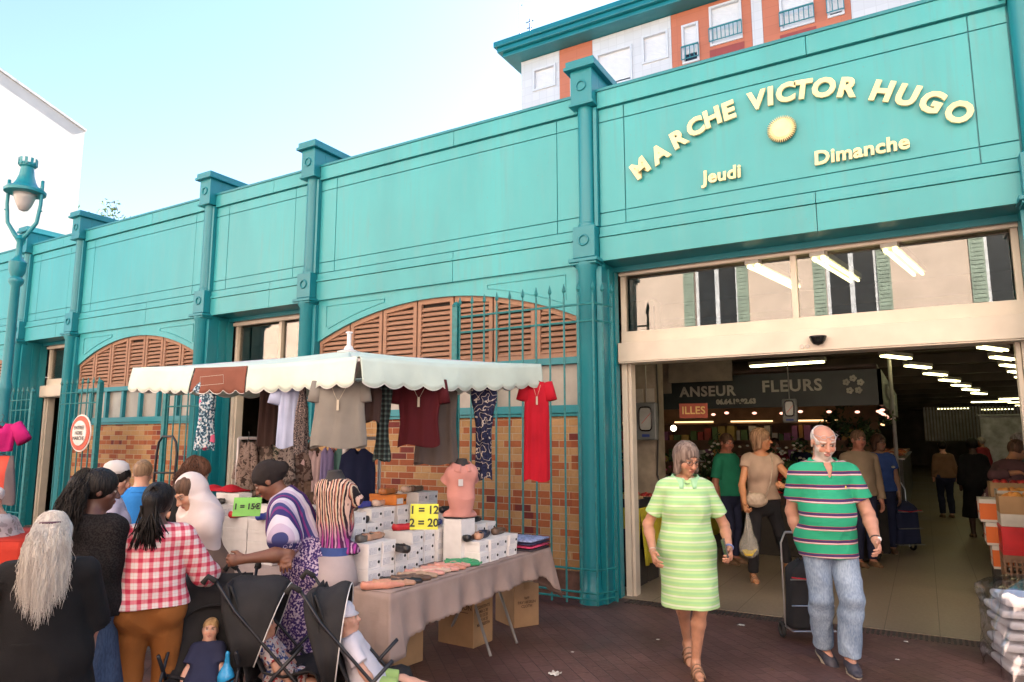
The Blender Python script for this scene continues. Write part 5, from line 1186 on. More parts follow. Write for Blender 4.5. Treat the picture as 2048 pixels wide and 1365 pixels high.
b = MB(); b.lathe([(.028, 0), (.028, 2.36)], (-4.2, -2.45, 0), 12); b.lathe([(.05, 1.85), (.05, 1.95)], (-4.2, -2.45, 0), 12); b.build('pole', mat('white_aluminium', (.6, .6, .6), .35, metal=.4), UM)
for c in (CA, CL, CB, CF):
    b = MB(); b.tube([(-4.2, -2.45, 1.92), tuple((Vector(c) + Vector((0, 0, VH - .02))).lerp(apex, .04))], .011, 6); b.tube([tuple(Vector(c) + Vector((0, 0, VH - .01))), tuple(apex - Vector((0, 0, .03)))], .011, 6); b.build('rib', mat('white_aluminium', (.6, .6, .6)), UM)
b = MB()
fx, fy = -3.95, -2.80
b.lathe([(.09, 2.40), (.10, 2.415), (.045, 2.43), (.03, 2.46), (.018, 2.47), (.018, 2.57), (.03, 2.575), (.03, 2.585), (0, 2.59)], (-4.2, -2.45, -.02), 14); b.build('finial', mat('white_plastic', (.68, .68, .7), .4), UM, smooth=False)
# rails the garments hang from
def hang(name, label, px, py, dep, prof, thick, m, rz=None, sleeves=None, folds=9, amp=.009, group=None, neck=True, seed=0, cat=None, tagc=True, necklace=False, asym=0.0):
    """prof: (metres below the top, half width) pairs; a hollow-looking garment with folds, on a hanger"""
    p = at(px, py, dep); rz = R(-59.5 + 90) if rz is None else R(rz); T_ = thing(name, label, cat or name.replace('_', ' '), p, rz, group)
    rng = random.Random(seed + px); ph = rng.uniform(0, 6); mb = MB(); NV, NU = 22, 40; zs = [q[0] for q in prof]
    def W(z):
        for (a, wa), (b_, wb) in zip(prof[:-1], prof[1:]):
            if a <= z <= b_: t = (z - a) / (b_ - a + 1e-9); t = t * t * (3 - 2 * t); return wa + (wb - wa) * t
        return prof[-1][1]
    zmax = zs[-1]
    def fn(u, v):
        z = zmax * v; a = 2 * math.pi * u; w_ = W(z); am = amp * min(1, v * 2.5); x = w_ * math.cos(a); th = thick * (.35 + .65 * min(1, v * 3)) ; y = th * math.sin(a) * .5
        y += am * math.sin(x / max(w_, .01) * folds + ph + v * 1.5) + am * .6 * math.sin(x / max(w_, .01) * folds * 1.9 + ph * 2 - v * 2); y += asym * v * x
        dz = 0
        if neck and v < .18: dz = -.035 * max(0, 1 - (x / (w_ * .42 + 1e-6)) ** 2) * (1 - v / .18) * (1.5 if math.sin(a) < 0 else .7)
        dz2 = .012 * math.sin(a * 3 + ph) * v
        return (x, y, -z + dz + dz2)
    mb.grid(fn, NU, NV); o = mb.build('cloth', m, T_, False, smooth=True)
    if sleeves:
        L_, r_, ang, sides = sleeves
        for sg in sides:
            s = MB(); a0 = Vector((sg * (prof[1][1] - .005), 0, -.035)); d = Vector((sg * math.sin(R(ang)), -.1, -math.cos(R(ang))))
            s.tube([a0 - d * .03, a0 + d * L_ * .5, a0 + d * L_], [r_ * .9, r_, r_ * 1.05], 12); 
            s.v = [(x, y * .55, z) for x, y, z in s.v]; s.build('sleeve', m, T_, False, smooth=True)
    h = MB(); h.tube([(-prof[0][1] * .8, 0, -.012), (0, 0, .02), (prof[0][1] * .8, 0, -.012)], .005, 6); h.tube([(0, 0, .02), (0, 0, .05), (.014, 0, .07), (0, 0, .088), (-.012, 0, .08)], .0025, 6); h.build('hanger', mat('dark_hanger', (.05, .05, .05), .4), T_, False)
    if necklace:
        n = MB(); w_ = prof[0][1] * .55; n.tube([(-w_, -thick * .4, -.03), (-w_ * .5, -thick * .5 - amp - .006, -.09), (0, -thick * .5 - amp - .009, -.145), (w_ * .5, -thick * .5 - amp - .006, -.09), (w_, -thick * .4, -.03)], .0016, 5); n.box(-.008, .008, -thick * .5 - amp - .012, -thick * .5 - amp - .007, -.20, -.13); n.build('price_tag', mat('tag_card', (.5, .45, .35), .7), T_, False)
    return T_
GREYT = cloth_mat('heather_grey_jersey', (.20, .19, .17)); MARO = cloth_mat('maroon_jersey', (.065, .006, .010)); REDD = cloth_mat('crimson_cloth', (.42, .008, .022)); PBL = cloth_mat('pale_blue_cotton', (.38, .44, .62)); NVY = cloth_mat('deep_navy', (.012, .018, .055))
hang('floral_dress', 'small pale blue floral dress with pink flowers at the left end of the umbrella', 417, 766, 5.3, [(0, .04), (.04, .066), (.15, .06), (.25, .055), (.50, .075)], .07, cloth_mat('pink_floral', (.5, .6, .7), fn=lambda nt, v: mix(nt, ramp(nt, noise(nt, v, 11, 2), [(.58, (0, 0, 0)), (.62, (1, 1, 1))], True), ramp(nt, noise(nt, v, 55, 4), [(.42, (.03, .07, .11)), (.5, (.30, .48, .58)), (.56, (.60, .62, .64))], True), (.72, .14, .25))), sleeves=(.05, .035, 35, (-1, 1)), cat='dress')
hang('brown_dress', 'long dark brown dress hanging inside the left part of the umbrella', 540, 768, 5.7, [(0, .05), (.05, .08), (.5, .09)], .05, DARKBR, cat='dress')
hang('blue_shirt', 'pale blue cotton T-shirt hanging edge on above the black head wrap', 581, 766, 4.95, [(0, .05), (.04, .085), (.2, .078), (.455, .085)], .06, PBL, sleeves=(.12, .05, 12, (-1,)), cat='shirt')
hang('patterned_dress', 'slim black and white flecked dress left of the grey T-shirt', 606, 770, 4.85, [(0, .02), (.06, .025), (.2, .045), (.34, .052), (.475, .045)], .05, cloth_mat('black_white_fleck', (.3, .3, .3), fn=blotch([(.03, .025, .03), (.20, .16, .15), (.05, .045, .05), (.36, .28, .26)], 48)), cat='dress')
hang('grey_shirt', 'large heather grey T-shirt with a necklace at the near corner of the umbrella', 681, 762, 4.66, [(0, .10), (.035, .165), (.14, .165), (.44, .19)], .07, GREYT, sleeves=(.11, .04, 8, (-1, 1)), necklace=True, cat='shirt', amp=.005)
hang('tartan_trousers', 'dark green tartan jumpsuit with a narrow waist beside the grey T-shirt', 768, 762, 4.95, [(0, .055), (.04, .065), (.22, .055), (.33, .042), (.38, .045), (.56, .066)], .06, cloth_mat('dark_tartan', (.05, .08, .07), fn=plaid((.012, .012, .014), (.025, .045, .042), (.10, .13, .12), .035)), cat='jumpsuit')
hang('maroon_shirt', 'maroon V-neck top with a chain hanging in the middle of the umbrella', 840, 760, 5.08, [(0, .10), (.04, .165), (.12, .155), (.30, .14), (.48, .155)], .07, MARO, sleeves=(.14, .045, 8, (-1, 1)), necklace=True, cat='top')
hang('taupe_blouse', 'long taupe blouse hanging behind the maroon top', 874, 770, 5.35, [(0, .09), (.05, .16), (.3, .15), (.60, .17)], .06, cloth_mat('dark_taupe', (.10, .08, .07)), cat='blouse', amp=.012)
hang('geometric_dress', 'navy and white geometric maxi dress tied at the waist left of the red dress', 968, 762, 5.6, [(0, .06), (.04, .105), (.14, .105), (.27, .078), (.40, .064), (.55, .064), (.78, .07)], .07, cloth_mat('navy_geometric', (.05, .05, .1), fn=lambda nt, v: mix(nt, ramp(nt, math_(nt, 'FRACT', math_(nt, 'ADD', math_(nt, 'MULTIPLY', noise(nt, v, 9, 2), 6), math_(nt, 'MULTIPLY', sep(nt, v)[2], 12))), [(0, (0, 0, 0)), (.78, (1, 1, 1)), (.9, (0, 0, 0))], True), ramp(nt, noise(nt, v, 60, 3), [(.4, (.008, .01, .035)), (.6, (.02, .025, .07))]), (.48, .42, .36))), cat='dress')
hang('red_dress', 'bright crimson long dress with short sleeves at the right end of the umbrella', 1073, 764, 6.0, [(0, .06), (.04, .105), (.14, .104), (.3, .108), (.84, .112)], .08, REDD, sleeves=(.13, .05, 12, (-1, 1)), necklace=True, cat='dress', folds=11, amp=.008)
hang('dark_sleeve_top', 'dark brown top hanging just behind the grey T-shirt', 738, 768, 4.8, [(0, .05), (.05, .09), (.2, .085), (.26, .08)], .06, DARKBR, cat='top')
# garments on the rack behind
RK = thing('clothes_rack', 'white tubular clothes rack behind the shoe boxes', 'clothes rack', at(560, 1075, 6.1) - Vector((0, 0, 0)))
r0, r1 = at(478, 872, 6.1), at(760, 888, 6.0); zr = 1.66; RK.location = (r0.x, r0.y, 0)
b = MB(); b.tube([(r0.x, r0.y, zr), (r1.x, r1.y, zr)], .014, 8)
for q in (r0, r1): b.tube([(q.x, q.y, 0), (q.x, q.y, zr)], .014, 8)
b.build('rack_frame', mat('white_aluminium', (.6, .6, .6)), RK)
rk = [('brown_jacket', 'brown and grey patterned jacket at the left end of the rack', [(.14, .10, .085), (.26, .2, .17), (.05, .035, .03)]), ('striped_jacket', 'taupe jacket second from the left on the rack', [(.22, .17, .14), (.08, .06, .05)]), ('camouflage_blouse', 'green and cream patterned blouse in the middle of the rack', [(.04, .06, .05), (.38, .33, .26), (.10, .12, .10)]),
      ('grey_blouse', 'black and grey marbled blouse right of the green patterned one', [(.04, .035, .035), (.3, .26, .24), (.10, .08, .08)]), ('dark_blouse', 'dark brown marbled blouse above the black head wrap', [(.07, .045, .04), (.2, .15, .13)]), ('brown_trousers', 'long brown trousers hanging right of the marbled blouses', [(.16, .11, .08), (.12, .08, .06)])]
for i, (nm, lb, cols) in enumerate(rk):
    px = 497 + i * 24; L_ = .42 + .05 * (i % 2) + (.35 if i == 5 else 0)
    hang(nm, lb, px, 884, 6.05 - .02 * i, [(0, .03), (.05, .10), (.2, .12), (L_, .10)], .10, cloth_mat(nm + '_cloth', (.2, .2, .2), fn=blotch(cols, 26, seed=i)), rz=-10 + 14 * (i % 3), seed=i, cat=nm.split('_')[1], amp=.018, folds=6, sleeves=(.30, .045, 14, (-1, 1)) if i < 5 else None)
hang('pink_shirt', 'pale pink T-shirt hanging low between the brown trousers and the lavender dress', 636, 902, 5.9, [(0, .04), (.05, .07), (.35, .06)], .07, cloth_mat('pale_pink_cotton', (.55, .42, .42)), sleeves=(.10, .04, 25, (-1,)), cat='shirt')
hang('lavender_dress', 'long lavender dress hanging beside the pale pink T-shirt', 655, 896, 5.85, [(0, .03), (.05, .055), (.55, .06)], .06, cloth_mat('lavender_cotton', (.22, .19, .36)), cat='dress')
hang('spotted_blouse', 'dark blouse with small pink spots left of the long navy dress', 672, 896, 5.95, [(0, .03), (.05, .05), (.3, .05)], .05, cloth_mat('pink_spots', (.3, .1, .1), fn=blotch([(.05, .01, .03), (.4, .25, .27), (.06, .02, .04)], 70)), cat='blouse')
hang('navy_dress', 'wide navy dress hanging low behind the patterned mannequin', 716, 897, 5.8, [(0, .06), (.06, .14), (.2, .155), (.62, .16)], .10, NVY, cat='dress')
hang('teal_blouse', 'thin teal edged blouse behind the shoulder of the navy dress', 690, 893, 5.9, [(0, .05), (.06, .09), (.5, .08)], .04, cloth_mat('sea_green_cotton', (.12, .27, .25)), cat='blouse')
# ------------------------------------------------------------------ table, cloth, boxes
TZ = .74; TX0, TX1, TY0, TY1 = -3.75, -2.80, -3.50, -1.45
TB = thing('trestle_table', 'long trestle table under the taupe cloth with crossed metal legs', 'table', (-3.2, -2.5, 0))
b = MB(); b.box(TX0 + .02, TX1 - .02, TY0 + .02, TY1 - .02, TZ - .035, TZ - .008); b.build('tabletop', mat('raw_board', (.35, .25, .15), .8), TB)
LG = mat('thin_metal_leg', (.35, .33, .31), .4, metal=.5)
for yy in (-3.1, -2.0, -1.6):
    for s_ in (1, -1):
        b = MB(); b.tube([(-3.25 - .25 * s_, yy + .22 * s_, .70), (-3.25 + .28 * s_, yy - .10 * s_, .01)], .012, 6); b.build('leg', LG, TB)
TAUP = cloth_mat('taupe_tablecloth', (.215, .155, .135), .9, .06, fn=lambda nt, v: mix(nt, .5, ramp(nt, noise(nt, v, 2.5, 4), [(.3, (.24, .18, .16)), (.7, (.36, .28, .25))]), (.30, .225, .20)))
rng = random.Random(2); CLO = MB(); NL = 150
per = []   # walk the three hanging sides: left (-Y) side, front (+X) side, right (+Y) side
def drape_pt(s_, v):
    # s_ 0..1 left side, 1..3 front, 3..4 right side
    if s_ < 1: x, y, nx, ny = TX0 + (TX1 - TX0) * s_, TY0, 0, -1; c = s_
    elif s_ < 3: x, y, nx, ny = TX1, TY0 + (TY1 - TY0) * (s_ - 1) / 2, 1, 0; c = (s_ - 1) / 2
    else: x, y, nx, ny = TX1 + (TX0 - TX1) * (s_ - 3), TY1, 0, 1; c = 1 - (s_ - 3)
    cor1, cor2 = math.exp(-((s_ - 1) / .10) ** 2), math.exp(-((s_ - 3) / .10) ** 2)
    L_ = .22 + .055 * math.sin(s_ * 1.4 + .6) + .05 * (s_ > 1.5) * (s_ - 1.5) * .6 + .12 * cor1 + .15 * cor2 if s_ < 3 else .30 + .12 * cor2
    z = TZ + .004 - L_ * v; zig = .012 * (abs(((s_ * 22) % 1) - .5) * 2) * (v > .99)
    w_ = (.018 * math.sin(s_ * 17) + .012 * math.sin(s_ * 31 + 1)) * v ** 1.2 + .010 + .03 * v + .07 * v * (cor1 + cor2)
    k = .7 if min(abs(s_ - 1), abs(s_ - 3)) < .03 else 0
    if abs(s_ - 1) < .035: nx, ny = .7, -.7
    if abs(s_ - 3) < .035: nx, ny = .7, .7
    return (x + nx * w_, y + ny * w_, z + zig)
CLO.grid(lambda u, v: drape_pt(u * 4, v), 264, 9); CLO.grid(lambda u, v: (TX0 + (TX1 - TX0) * u, TY0 + (TY1 - TY0) * v, TZ + .004 + .0015 * math.sin(u * 20) * math.sin(v * 30)), 12, 30)
single('tablecloth', CLO, TAUP, 'taupe tablecloth with zigzag hem draped over the shoe table', 'tablecloth', origin=(-3.2, -2.5, TZ - .3), smooth=True, solid=.003)
WB = mat('white_box_card', (.76, .75, .75), .7, .04, 12); LBL = mat('box_label', (.52, .52, .54), .6)
def _lab(nt, L, b, v):
    x, y, z = sep(nt, v); t = math_(nt, 'FRACT', math_(nt, 'MULTIPLY', z, 120)); n = noise(nt, v, 160, 2, (1, 1, .2))
    s = math_(nt, 'MULTIPLY', ramp(nt, t, [(0, (0, 0, 0)), (.55, (1, 1, 1))], True), ramp(nt, n, [(.45, (0, 0, 0)), (.5, (1, 1, 1))], True)); L.new(mix(nt, s, (.70, .70, .72), (.36, .37, .42)), b.inputs['Base Color'])
LBL = mat_nodes('printed_label', _lab, .6)
BX, BY, BZ = .27, .125, .080
def make_box(nm='shoe_box', m=WB):
    T_ = thing(nm, 'x', 'box'); b = MB(); b.box(-BX / 2, BX / 2, -BY / 2, BY / 2, 0, BZ - .022); b.build('box_body', m, T_, False, bevel=.001)
    b = MB(); b.box(-BX / 2 - .002, BX / 2 + .002, -BY / 2 - .002, BY / 2 + .002, BZ - .024, BZ - .001); b.build('lid', m, T_, False, bevel=.0012)
    b = MB(); b.box(BX / 2 + .0005, BX / 2 + .0022, -BY / 2 + .008, BY / 2 - .045, .010, BZ - .028); b.build('label', LBL, T_, False)
    b = MB(); b.lathe([(.010, 0), (.010, .003)], (0, 0, 0), 12, Matrix.Translation((BX / 2, BY / 2 - .022, .036)) @ Matrix.Rotation(R(90), 4, 'Y')); b.build('thumb_hole', mat('black_dot', (.02, .02, .02), .8), T_, False)
    return T_
proto = make_box(); used = [False]; TOPS = {}
LV_ = ['bottom', 'second', 'third', 'fourth', 'fifth', 'sixth', 'seventh', 'eighth']
def stack(x, y, n, desc, z0=TZ + .006, rz=0.0, key=None):
    for k in range(n):
        o = copy_tree(proto) if used[0] else proto; used[0] = True
        o.location = (x + rng.uniform(-.004, .004), y + rng.uniform(-.003, .003), z0 + k * BZ); o.rotation_euler = (0, 0, R(rz + rng.uniform(-1.6, 1.6)))
        lv = 'topmost' if k == n - 1 and n > 1 else ('bottom' if k == 0 else LV_[k] + ' up')
        tag(o, ('white shoe box, %s in the stack %s' % (lv, desc)) if n > 1 else 'white shoe box lying alone %s' % desc, 'box', 'white shoe boxes on the stall')
    if key: TOPS[key] = (x, y, z0 + n * BZ)
X0 = -3.11 - BX / 2
stack(X0, -3.29, 3, 'at the near corner of the table', key='a'); stack(X0, -3.155, 3, 'second from the near corner', key='a2')
stack(X0 - .30, -3.25, 4, 'behind the near corner stack', key='b'); stack(X0 - .30, -3.115, 5, 'behind, under the black heel', key='b2'); stack(X0 - .30, -2.98, 4, 'under the small black flat', key='b3')
stack(X0 - .02, -3.00, 2, 'low, left of the red flat'); stack(X0 - .02, -2.865, 2, 'low, just under the red flat')
stack(X0 - .11, -2.70, 3, 'under the red flat', key='c'); stack(X0 - .11, -2.565, 3, 'under the white flat', key='c2'); stack(X0 - .08, -2.43, 3, 'under the beige flat', key='d')
stack(X0 - .12, -2.28, 3, 'under the bright blue flat', key='d2'); stack(X0 + .25, -2.37, 2, 'under the black and brown front flats', key='f'); stack(X0 + .26, -2.235, 2, 'at the front under the tan flat', key='f1')
stack(X0 + .24, -2.09, 2, 'second from the folded clothes', key='g'); stack(X0 + .25, -1.95, 2, 'at the front beside the folded clothes', key='h'); stack(X0 + .02, -2.05, 3, 'under the wide black flat', key='g3'); stack(X0 + .02, -1.91, 3, 'right of the wide black flat')
stack(X0 - .42, -2.80, 5, 'under the royal blue flat', key='i'); stack(X0 - .42, -2.66, 5, 'under the cream flat', key='i2'); stack(X0 - .42, -2.50, 5, 'behind the yellow price card')
stack(X0 - .42, -2.25, 6, 'just left of the brown flat stack', key='j'); stack(X0 - .42, -2.115, 6, 'under the brown flat', key='j2'); stack(X0 - .16, -2.12, 4, 'below the black flat', key='k')
ob = make_box('orange_shoe_box', mat('orange_card', (.62, .20, .03), .6)); ob.location = (X0 - .42, -2.52, TZ + .006 + 5 * BZ); tag(ob, 'orange shoe box under the orange flat', 'box')
# second table further left
T2 = thing('low_table', 'draped table of shoe boxes behind the woman in the purple dress', 'table', (-4.6, -2.95, 0))
b = MB(); b.box(-5.35, -3.95, -3.25, -2.55, .70, .73); b.build('tabletop', mat('raw_board', (.35, .25, .15)), T2)
for x in (-5.3, -4.0):
    for y in (-3.2, -2.6): b = MB(); b.box(x - .02, x + .02, y - .02, y + .02, 0, .70); b.build('leg', LG, T2)
CL2 = MB(); CL2.grid(lambda u, v: (-5.37 + 1.44 * u, -3.27 - .012 * math.sin(u * 40) * v, .735 - .5 * v), 80, 6); CL2.grid(lambda u, v: (-3.93 + .012 * math.sin(u * 20) * v, -3.27 + .74 * u, .735 - .5 * v), 30, 6); CL2.grid(lambda u, v: (-5.37 + 1.44 * u, -3.27 + .74 * v, .736), 4, 4)
single('tablecloth', CL2, cloth_mat('pale_mauve_cloth', (.40, .34, .34)), 'pale mauve cloth hanging from the far shoe table', 'tablecloth', smooth=True, solid=.003)
j = 0
for cx, cy, n, ds in ((-5.15, -3.16, 5, 'left of the green price card'), (-5.15, -3.02, 5, 'under the red scarf, left'), (-4.86, -3.16, 5, 'under the green price card'), (-4.86, -3.02, 6, 'under the red scarf, right'), (-4.57, -3.16, 4, 'right of the green price card'), (-4.57, -3.0, 5, 'behind the black head wrap'), (-4.28, -3.16, 4, 'beside the purple dress shoulder'), (-4.28, -3.02, 5, 'below the brown trousers'), (-4.28, -2.86, 5, 'below the lavender dress'), (-4.0, -3.0, 4, 'left of the patterned mannequin'), (-4.0, -2.86, 4, 'behind the patterned mannequin')):
    stack(cx, cy, n, ds, .742, key='t%d' % j); j += 1
# ------------------------------------------------------------------ shoes
def shoe_proto():
    f = Field(V(-.06, -.14, -.02), V(.06, .15, .09), .004)
    f.cap(V(0, -.085, .022), V(0, .03, .018), .031, .037, .01); f.cap(V(0, .03, .014), V(0, .105, .010), .038, .024, .02, V(0, 0, 1), 1.5); f.cap(V(0, -.098, .02), V(0, -.094, .034), .020, .017, .012)
    f.cap(V(0, -.080, .056), V(0, .042, .048), .030, .033, .004, mode='sub'); f.cap(V(0, -.076, .034), V(0, .030, .030), .0235, .028, .004, mode='sub'); f.cut(V(0, 0, .0), V(0, 0, -1)); P, Q = f.mesh(); return P, Q
SP, SQ = shoe_proto(); 
def shoe_mat(n, c, r=.4): return mat('shoe_' + n, c, r, .1, 30)
SM = {k: shoe_mat(k, c) for k, c in dict(orange=(.42, .15, .04), brown=(.12, .07, .045), blue=(.04, .06, .35), cream=(.58, .42, .33), red=(.50, .015, .02), white=(.6, .57, .5), beige=(.36, .25, .17), bright=(.05, .10, .42), black=(.015, .015, .017), tan=(.45, .25, .16), navy=(.02, .025, .05), grey=(.10, .095, .085), pink=(.60, .30, .25), green=(.04, .28, .12), coral=(.55, .24, .17)).items()}
SMESH = {}
def shoe(kind, x, y, z, rz, label, group=None, sc=1.12, sole=None):
    T_ = thing('ballerina_shoe', label, 'shoe', (x, y, z + .002), R(rz), group); T_.scale = (sc,) * 3
    if kind not in SMESH:
        o = npmesh('upper', SP, SQ, SM[kind], T_); SMESH[kind] = o.data
    else: o = bpy.data.objects.new('upper', SMESH[kind]); COL.objects.link(o); o.parent = T_
    for nm, dz, m_, sx in (('sole', -.002, mat('dark_sole', (.05, .035, .03), .6), 1.0), ('insole', .0045, mat('beige_insole', (.5, .38, .27), .6) if kind not in ('black', 'navy') else mat('brown_insole', (.2, .1, .06), .6), .78)):
        if (nm, sx, kind in ('black', 'navy')) in SMESH: o = bpy.data.objects.new(nm, SMESH[(nm, sx, kind in ('black', 'navy'))]); COL.objects.link(o); o.parent = T_; continue
        mb = MB(); pl = []
        for t in range(28):
            a = 2 * math.pi * t / 28; s_ = math.sin(a); pl.append((math.cos(a) * sx * (.033 + .006 * s_), .005 + s_ * (.118 if sx == 1 else .09)))
        mb.prism(pl, lambda u, v: (u, v, dz), lambda u, v: (u, v, dz + .006)); o = mb.build(nm, m_, T_, False); SMESH[(nm, sx, kind in ('black', 'navy'))] = o.data
    b = MB(); b.ball((0, .070, .030), .010, .004, .004, 8); b.build('bow', SM[kind], T_, False, smooth=True); return T_
def on(k, kind, rz, label, dx=0, dy=0, **kw): x, y, z = TOPS[k]; return shoe(kind, x + dx, y + dy, z, rz, label, **kw)
on('a', 'grey', 20, 'grey flat shoe on the near corner boxes', dy=.06); on('b2', 'black', 10, 'black flat shoe on the stack behind the patterned mannequin sleeve'); on('b3', 'black', 70, 'small black flat shoe behind the grey one')
on('c', 'red', -20, 'red flat shoe in front of the yellow price card', dy=.05); on('c2', 'white', 25, 'white flat shoe right of the red one', dy=.02); on('d', 'beige', 30, 'beige flat shoe between the white and the blue ones')
on('d2', 'bright', 25, 'bright blue flat shoe in the middle row', dy=-.02); on('f', 'black', 25, 'black flat shoe with brown lining on the front boxes'); on('f1', 'tan', 30, 'tan flat shoe next to the black one', dy=-.02); on('g3', 'black', 5, 'wide black flat shoe on the highest front boxes', dy=.05, sc=1.15)
on('g', 'navy', 30, 'navy flat shoe right of the tan one', dy=-.06); on('i', 'blue', 20, 'royal blue flat shoe left of the yellow price card'); on('i2', 'cream', 30, 'cream flat shoe behind the royal blue one', dy=.03); on('j2', 'brown', 20, 'brown flat shoe before the pink mannequin', dy=-.05); on('k', 'black', 20, 'black flat shoe under the pink mannequin', dy=.02)
shoe('orange', X0 - .42, -2.52, TZ + .006 + 6 * BZ, 15, 'orange flat shoe on the orange box'); shoe('black', X0 + .15, -3.05, TZ + .006 + 2 * BZ, 60, 'dark flat shoe wedged beside the near corner boxes')
for k_, kd, lb_ in (('a2', 'tan', 'tan flat shoe on the second near stack'), ('b', 'red', 'red flat shoe half hidden behind the near corner stacks'), ('j', 'cream', 'cream flat shoe left of the brown one by the pink mannequin'), ('h', 'brown', 'brown flat shoe on the stack beside the folded clothes'), ('t0', 'black', 'black flat shoe on the leftmost far stack'), ('t6', 'blue', 'blue flat shoe on the stack beside the purple dress'), ('t8', 'brown', 'brown flat shoe under the lavender dress'), ('t9', 'red', 'red flat shoe left of the streaked mannequin'), ('t10', 'black', 'black flat shoe behind the streaked mannequin')): on(k_, kd, 15, lb_)
for i, (kd, y, x, lab) in enumerate((('coral', -3.42, -2.93, 'coral flat shoe nearest the table corner'), ('tan', -3.34, -2.91, 'tan flat shoe second from the table corner'), ('black', -3.26, -2.92, 'black lined flat shoe third from the table corner'), ('brown', -3.17, -2.91, 'brown flat shoe fourth from the table corner'), ('beige', -3.08, -2.93, 'beige flat shoe fifth from the table corner'),
                                    ('pink', -2.98, -2.95, 'pink flat shoe at the left of the pink row'), ('cream', -2.90, -2.95, 'cream flat shoe in the pink row'), ('pink', -2.82, -2.94, 'pink flat shoe in the middle of the pink row'), ('coral', -2.74, -2.94, 'coral flat shoe near the end of the pink row'), ('pink', -2.66, -2.95, 'pink flat shoe at the right of the pink row'), ('green', -2.57, -2.93, 'green flat shoe at the front edge'), ('green', -2.50, -2.96, 'second green flat shoe behind the first'))):
    shoe(kd, x, y, TZ + .006, -35 - (i % 3) * 5, lab, 'flat shoes along the front edge')
shoe('black', TOPS['t2'][0], TOPS['t2'][1], TOPS['t2'][2], 40, 'black flat shoe below the green price card'); shoe('red', TOPS['t4'][0], TOPS['t4'][1], TOPS['t4'][2], 10, 'dark red flat shoe beside the green price card')
# cards
def card(label, txt, px, py, dep, w_, h_, m, rz, tilt=-12, size=.1):
    p = at(px, py, dep); T_ = thing('price_card', label, 'sign', (p.x, p.y, p.z - h_ / 2), R(rz)); M = Matrix.Rotation(R(tilt), 4, 'X')
    b = MB(); b.box(-w_ / 2, w_ / 2, -.002, .002, 0, h_, M); b.build('card', m, T_, False)
    for i, ln in enumerate(txt): text_mesh('card_text', ln, size, mat('marker_ink', (.02, .03, .02), .6), T_, Matrix.Identity(4), .0008, .002).data.transform(M @ Matrix.Translation((0, -.0045, h_ * (1 - (i + .5) / len(txt)))) @ Matrix.Rotation(R(90), 4, 'X'))
    for c in T_.children:
        if c.name.startswith('card_text'): c.matrix_parent_inverse = Matrix.Identity(4)
    return T_
card('yellow price card reading 1 = 12 and 2 = 20', ['1 = 12', '2 = 20'], 848, 1034, 4.72, .19, .17, mat('yellow_card', (.66, .68, .06), .6), 32, -10, .075)
card('green price card reading 1=15 among the far shoe boxes', ['1 = 15€'], 493, 1014, 4.85, .19, .13, mat('green_card', (.22, .60, .12), .6), 35, -14, .055)
card('orange card standing between the plaid shirt and the taupe dress', [], 397, 1116, 4.65, .10, .17, mat('orange_card2', (.75, .28, .02), .6), 30, -5, .06)
# folded clothes
FO = [('folded_shirt', (.05, .04, .05), 'black folded garment at the bottom of the small pile'), ('folded_shirt', (.45, .05, .12), 'pink patterned folded garment in the pile at the table end'), ('folded_shirt', (.03, .03, .07), 'dark navy folded garment in the pile at the table end'), ('folded_shirt', (.22, .27, .45), 'pale blue folded garment on top of the pile'), ('folded_shirt', (.50, .28, .30), 'pale pink folded garment behind the blue one')]
for i, (nm, c, lb) in enumerate(FO):
    b = MB(); x, y, z = (-2.95, -1.60, TZ + .008 + i * .024) if i < 4 else (-3.25, -1.62, TZ + .008)
    b.grid(lambda u, v: (x - .15 + .30 * u, y - .16 + .32 * v, z + .011 + .010 * math.sin(math.pi * u) ** .3 * math.sin(math.pi * v) ** .3 + .002 * math.sin(u * 17 + v * 9)), 14, 14); b.box(x - .15, x + .15, y - .16, y + .16, z, z + .012)
    if i == 4: b.v = [(p_[0], p_[1], p_[2] + .08) for p_ in b.v]; b.box(-3.39, -3.11, -1.77, -1.47, TZ + .006, TZ + .088)
    single(nm, b, cloth_mat('folded_%d' % i, c, fn=blotch([c, tuple(min(1, q * 1.5) for q in c)], 30, seed=i)), lb, 'folded clothes', 'folded garments at the table end', smooth=True)
b = MB(); x, y, z = TOPS['t1'][0] + .1, TOPS['t1'][1] + .05, TOPS['t3'][2]
b.grid(lambda u, v: (x - .22 + .44 * u, y - .09 + .18 * v, z + .01 + .05 * math.sin(math.pi * v) * (.6 + .4 * math.sin(u * 11)) * math.sin(math.pi * u) ** .4), 22, 10); single('red_scarf', b, REDD, 'crumpled red scarf lying on the far shoe boxes', 'scarf', smooth=True, solid=.01)
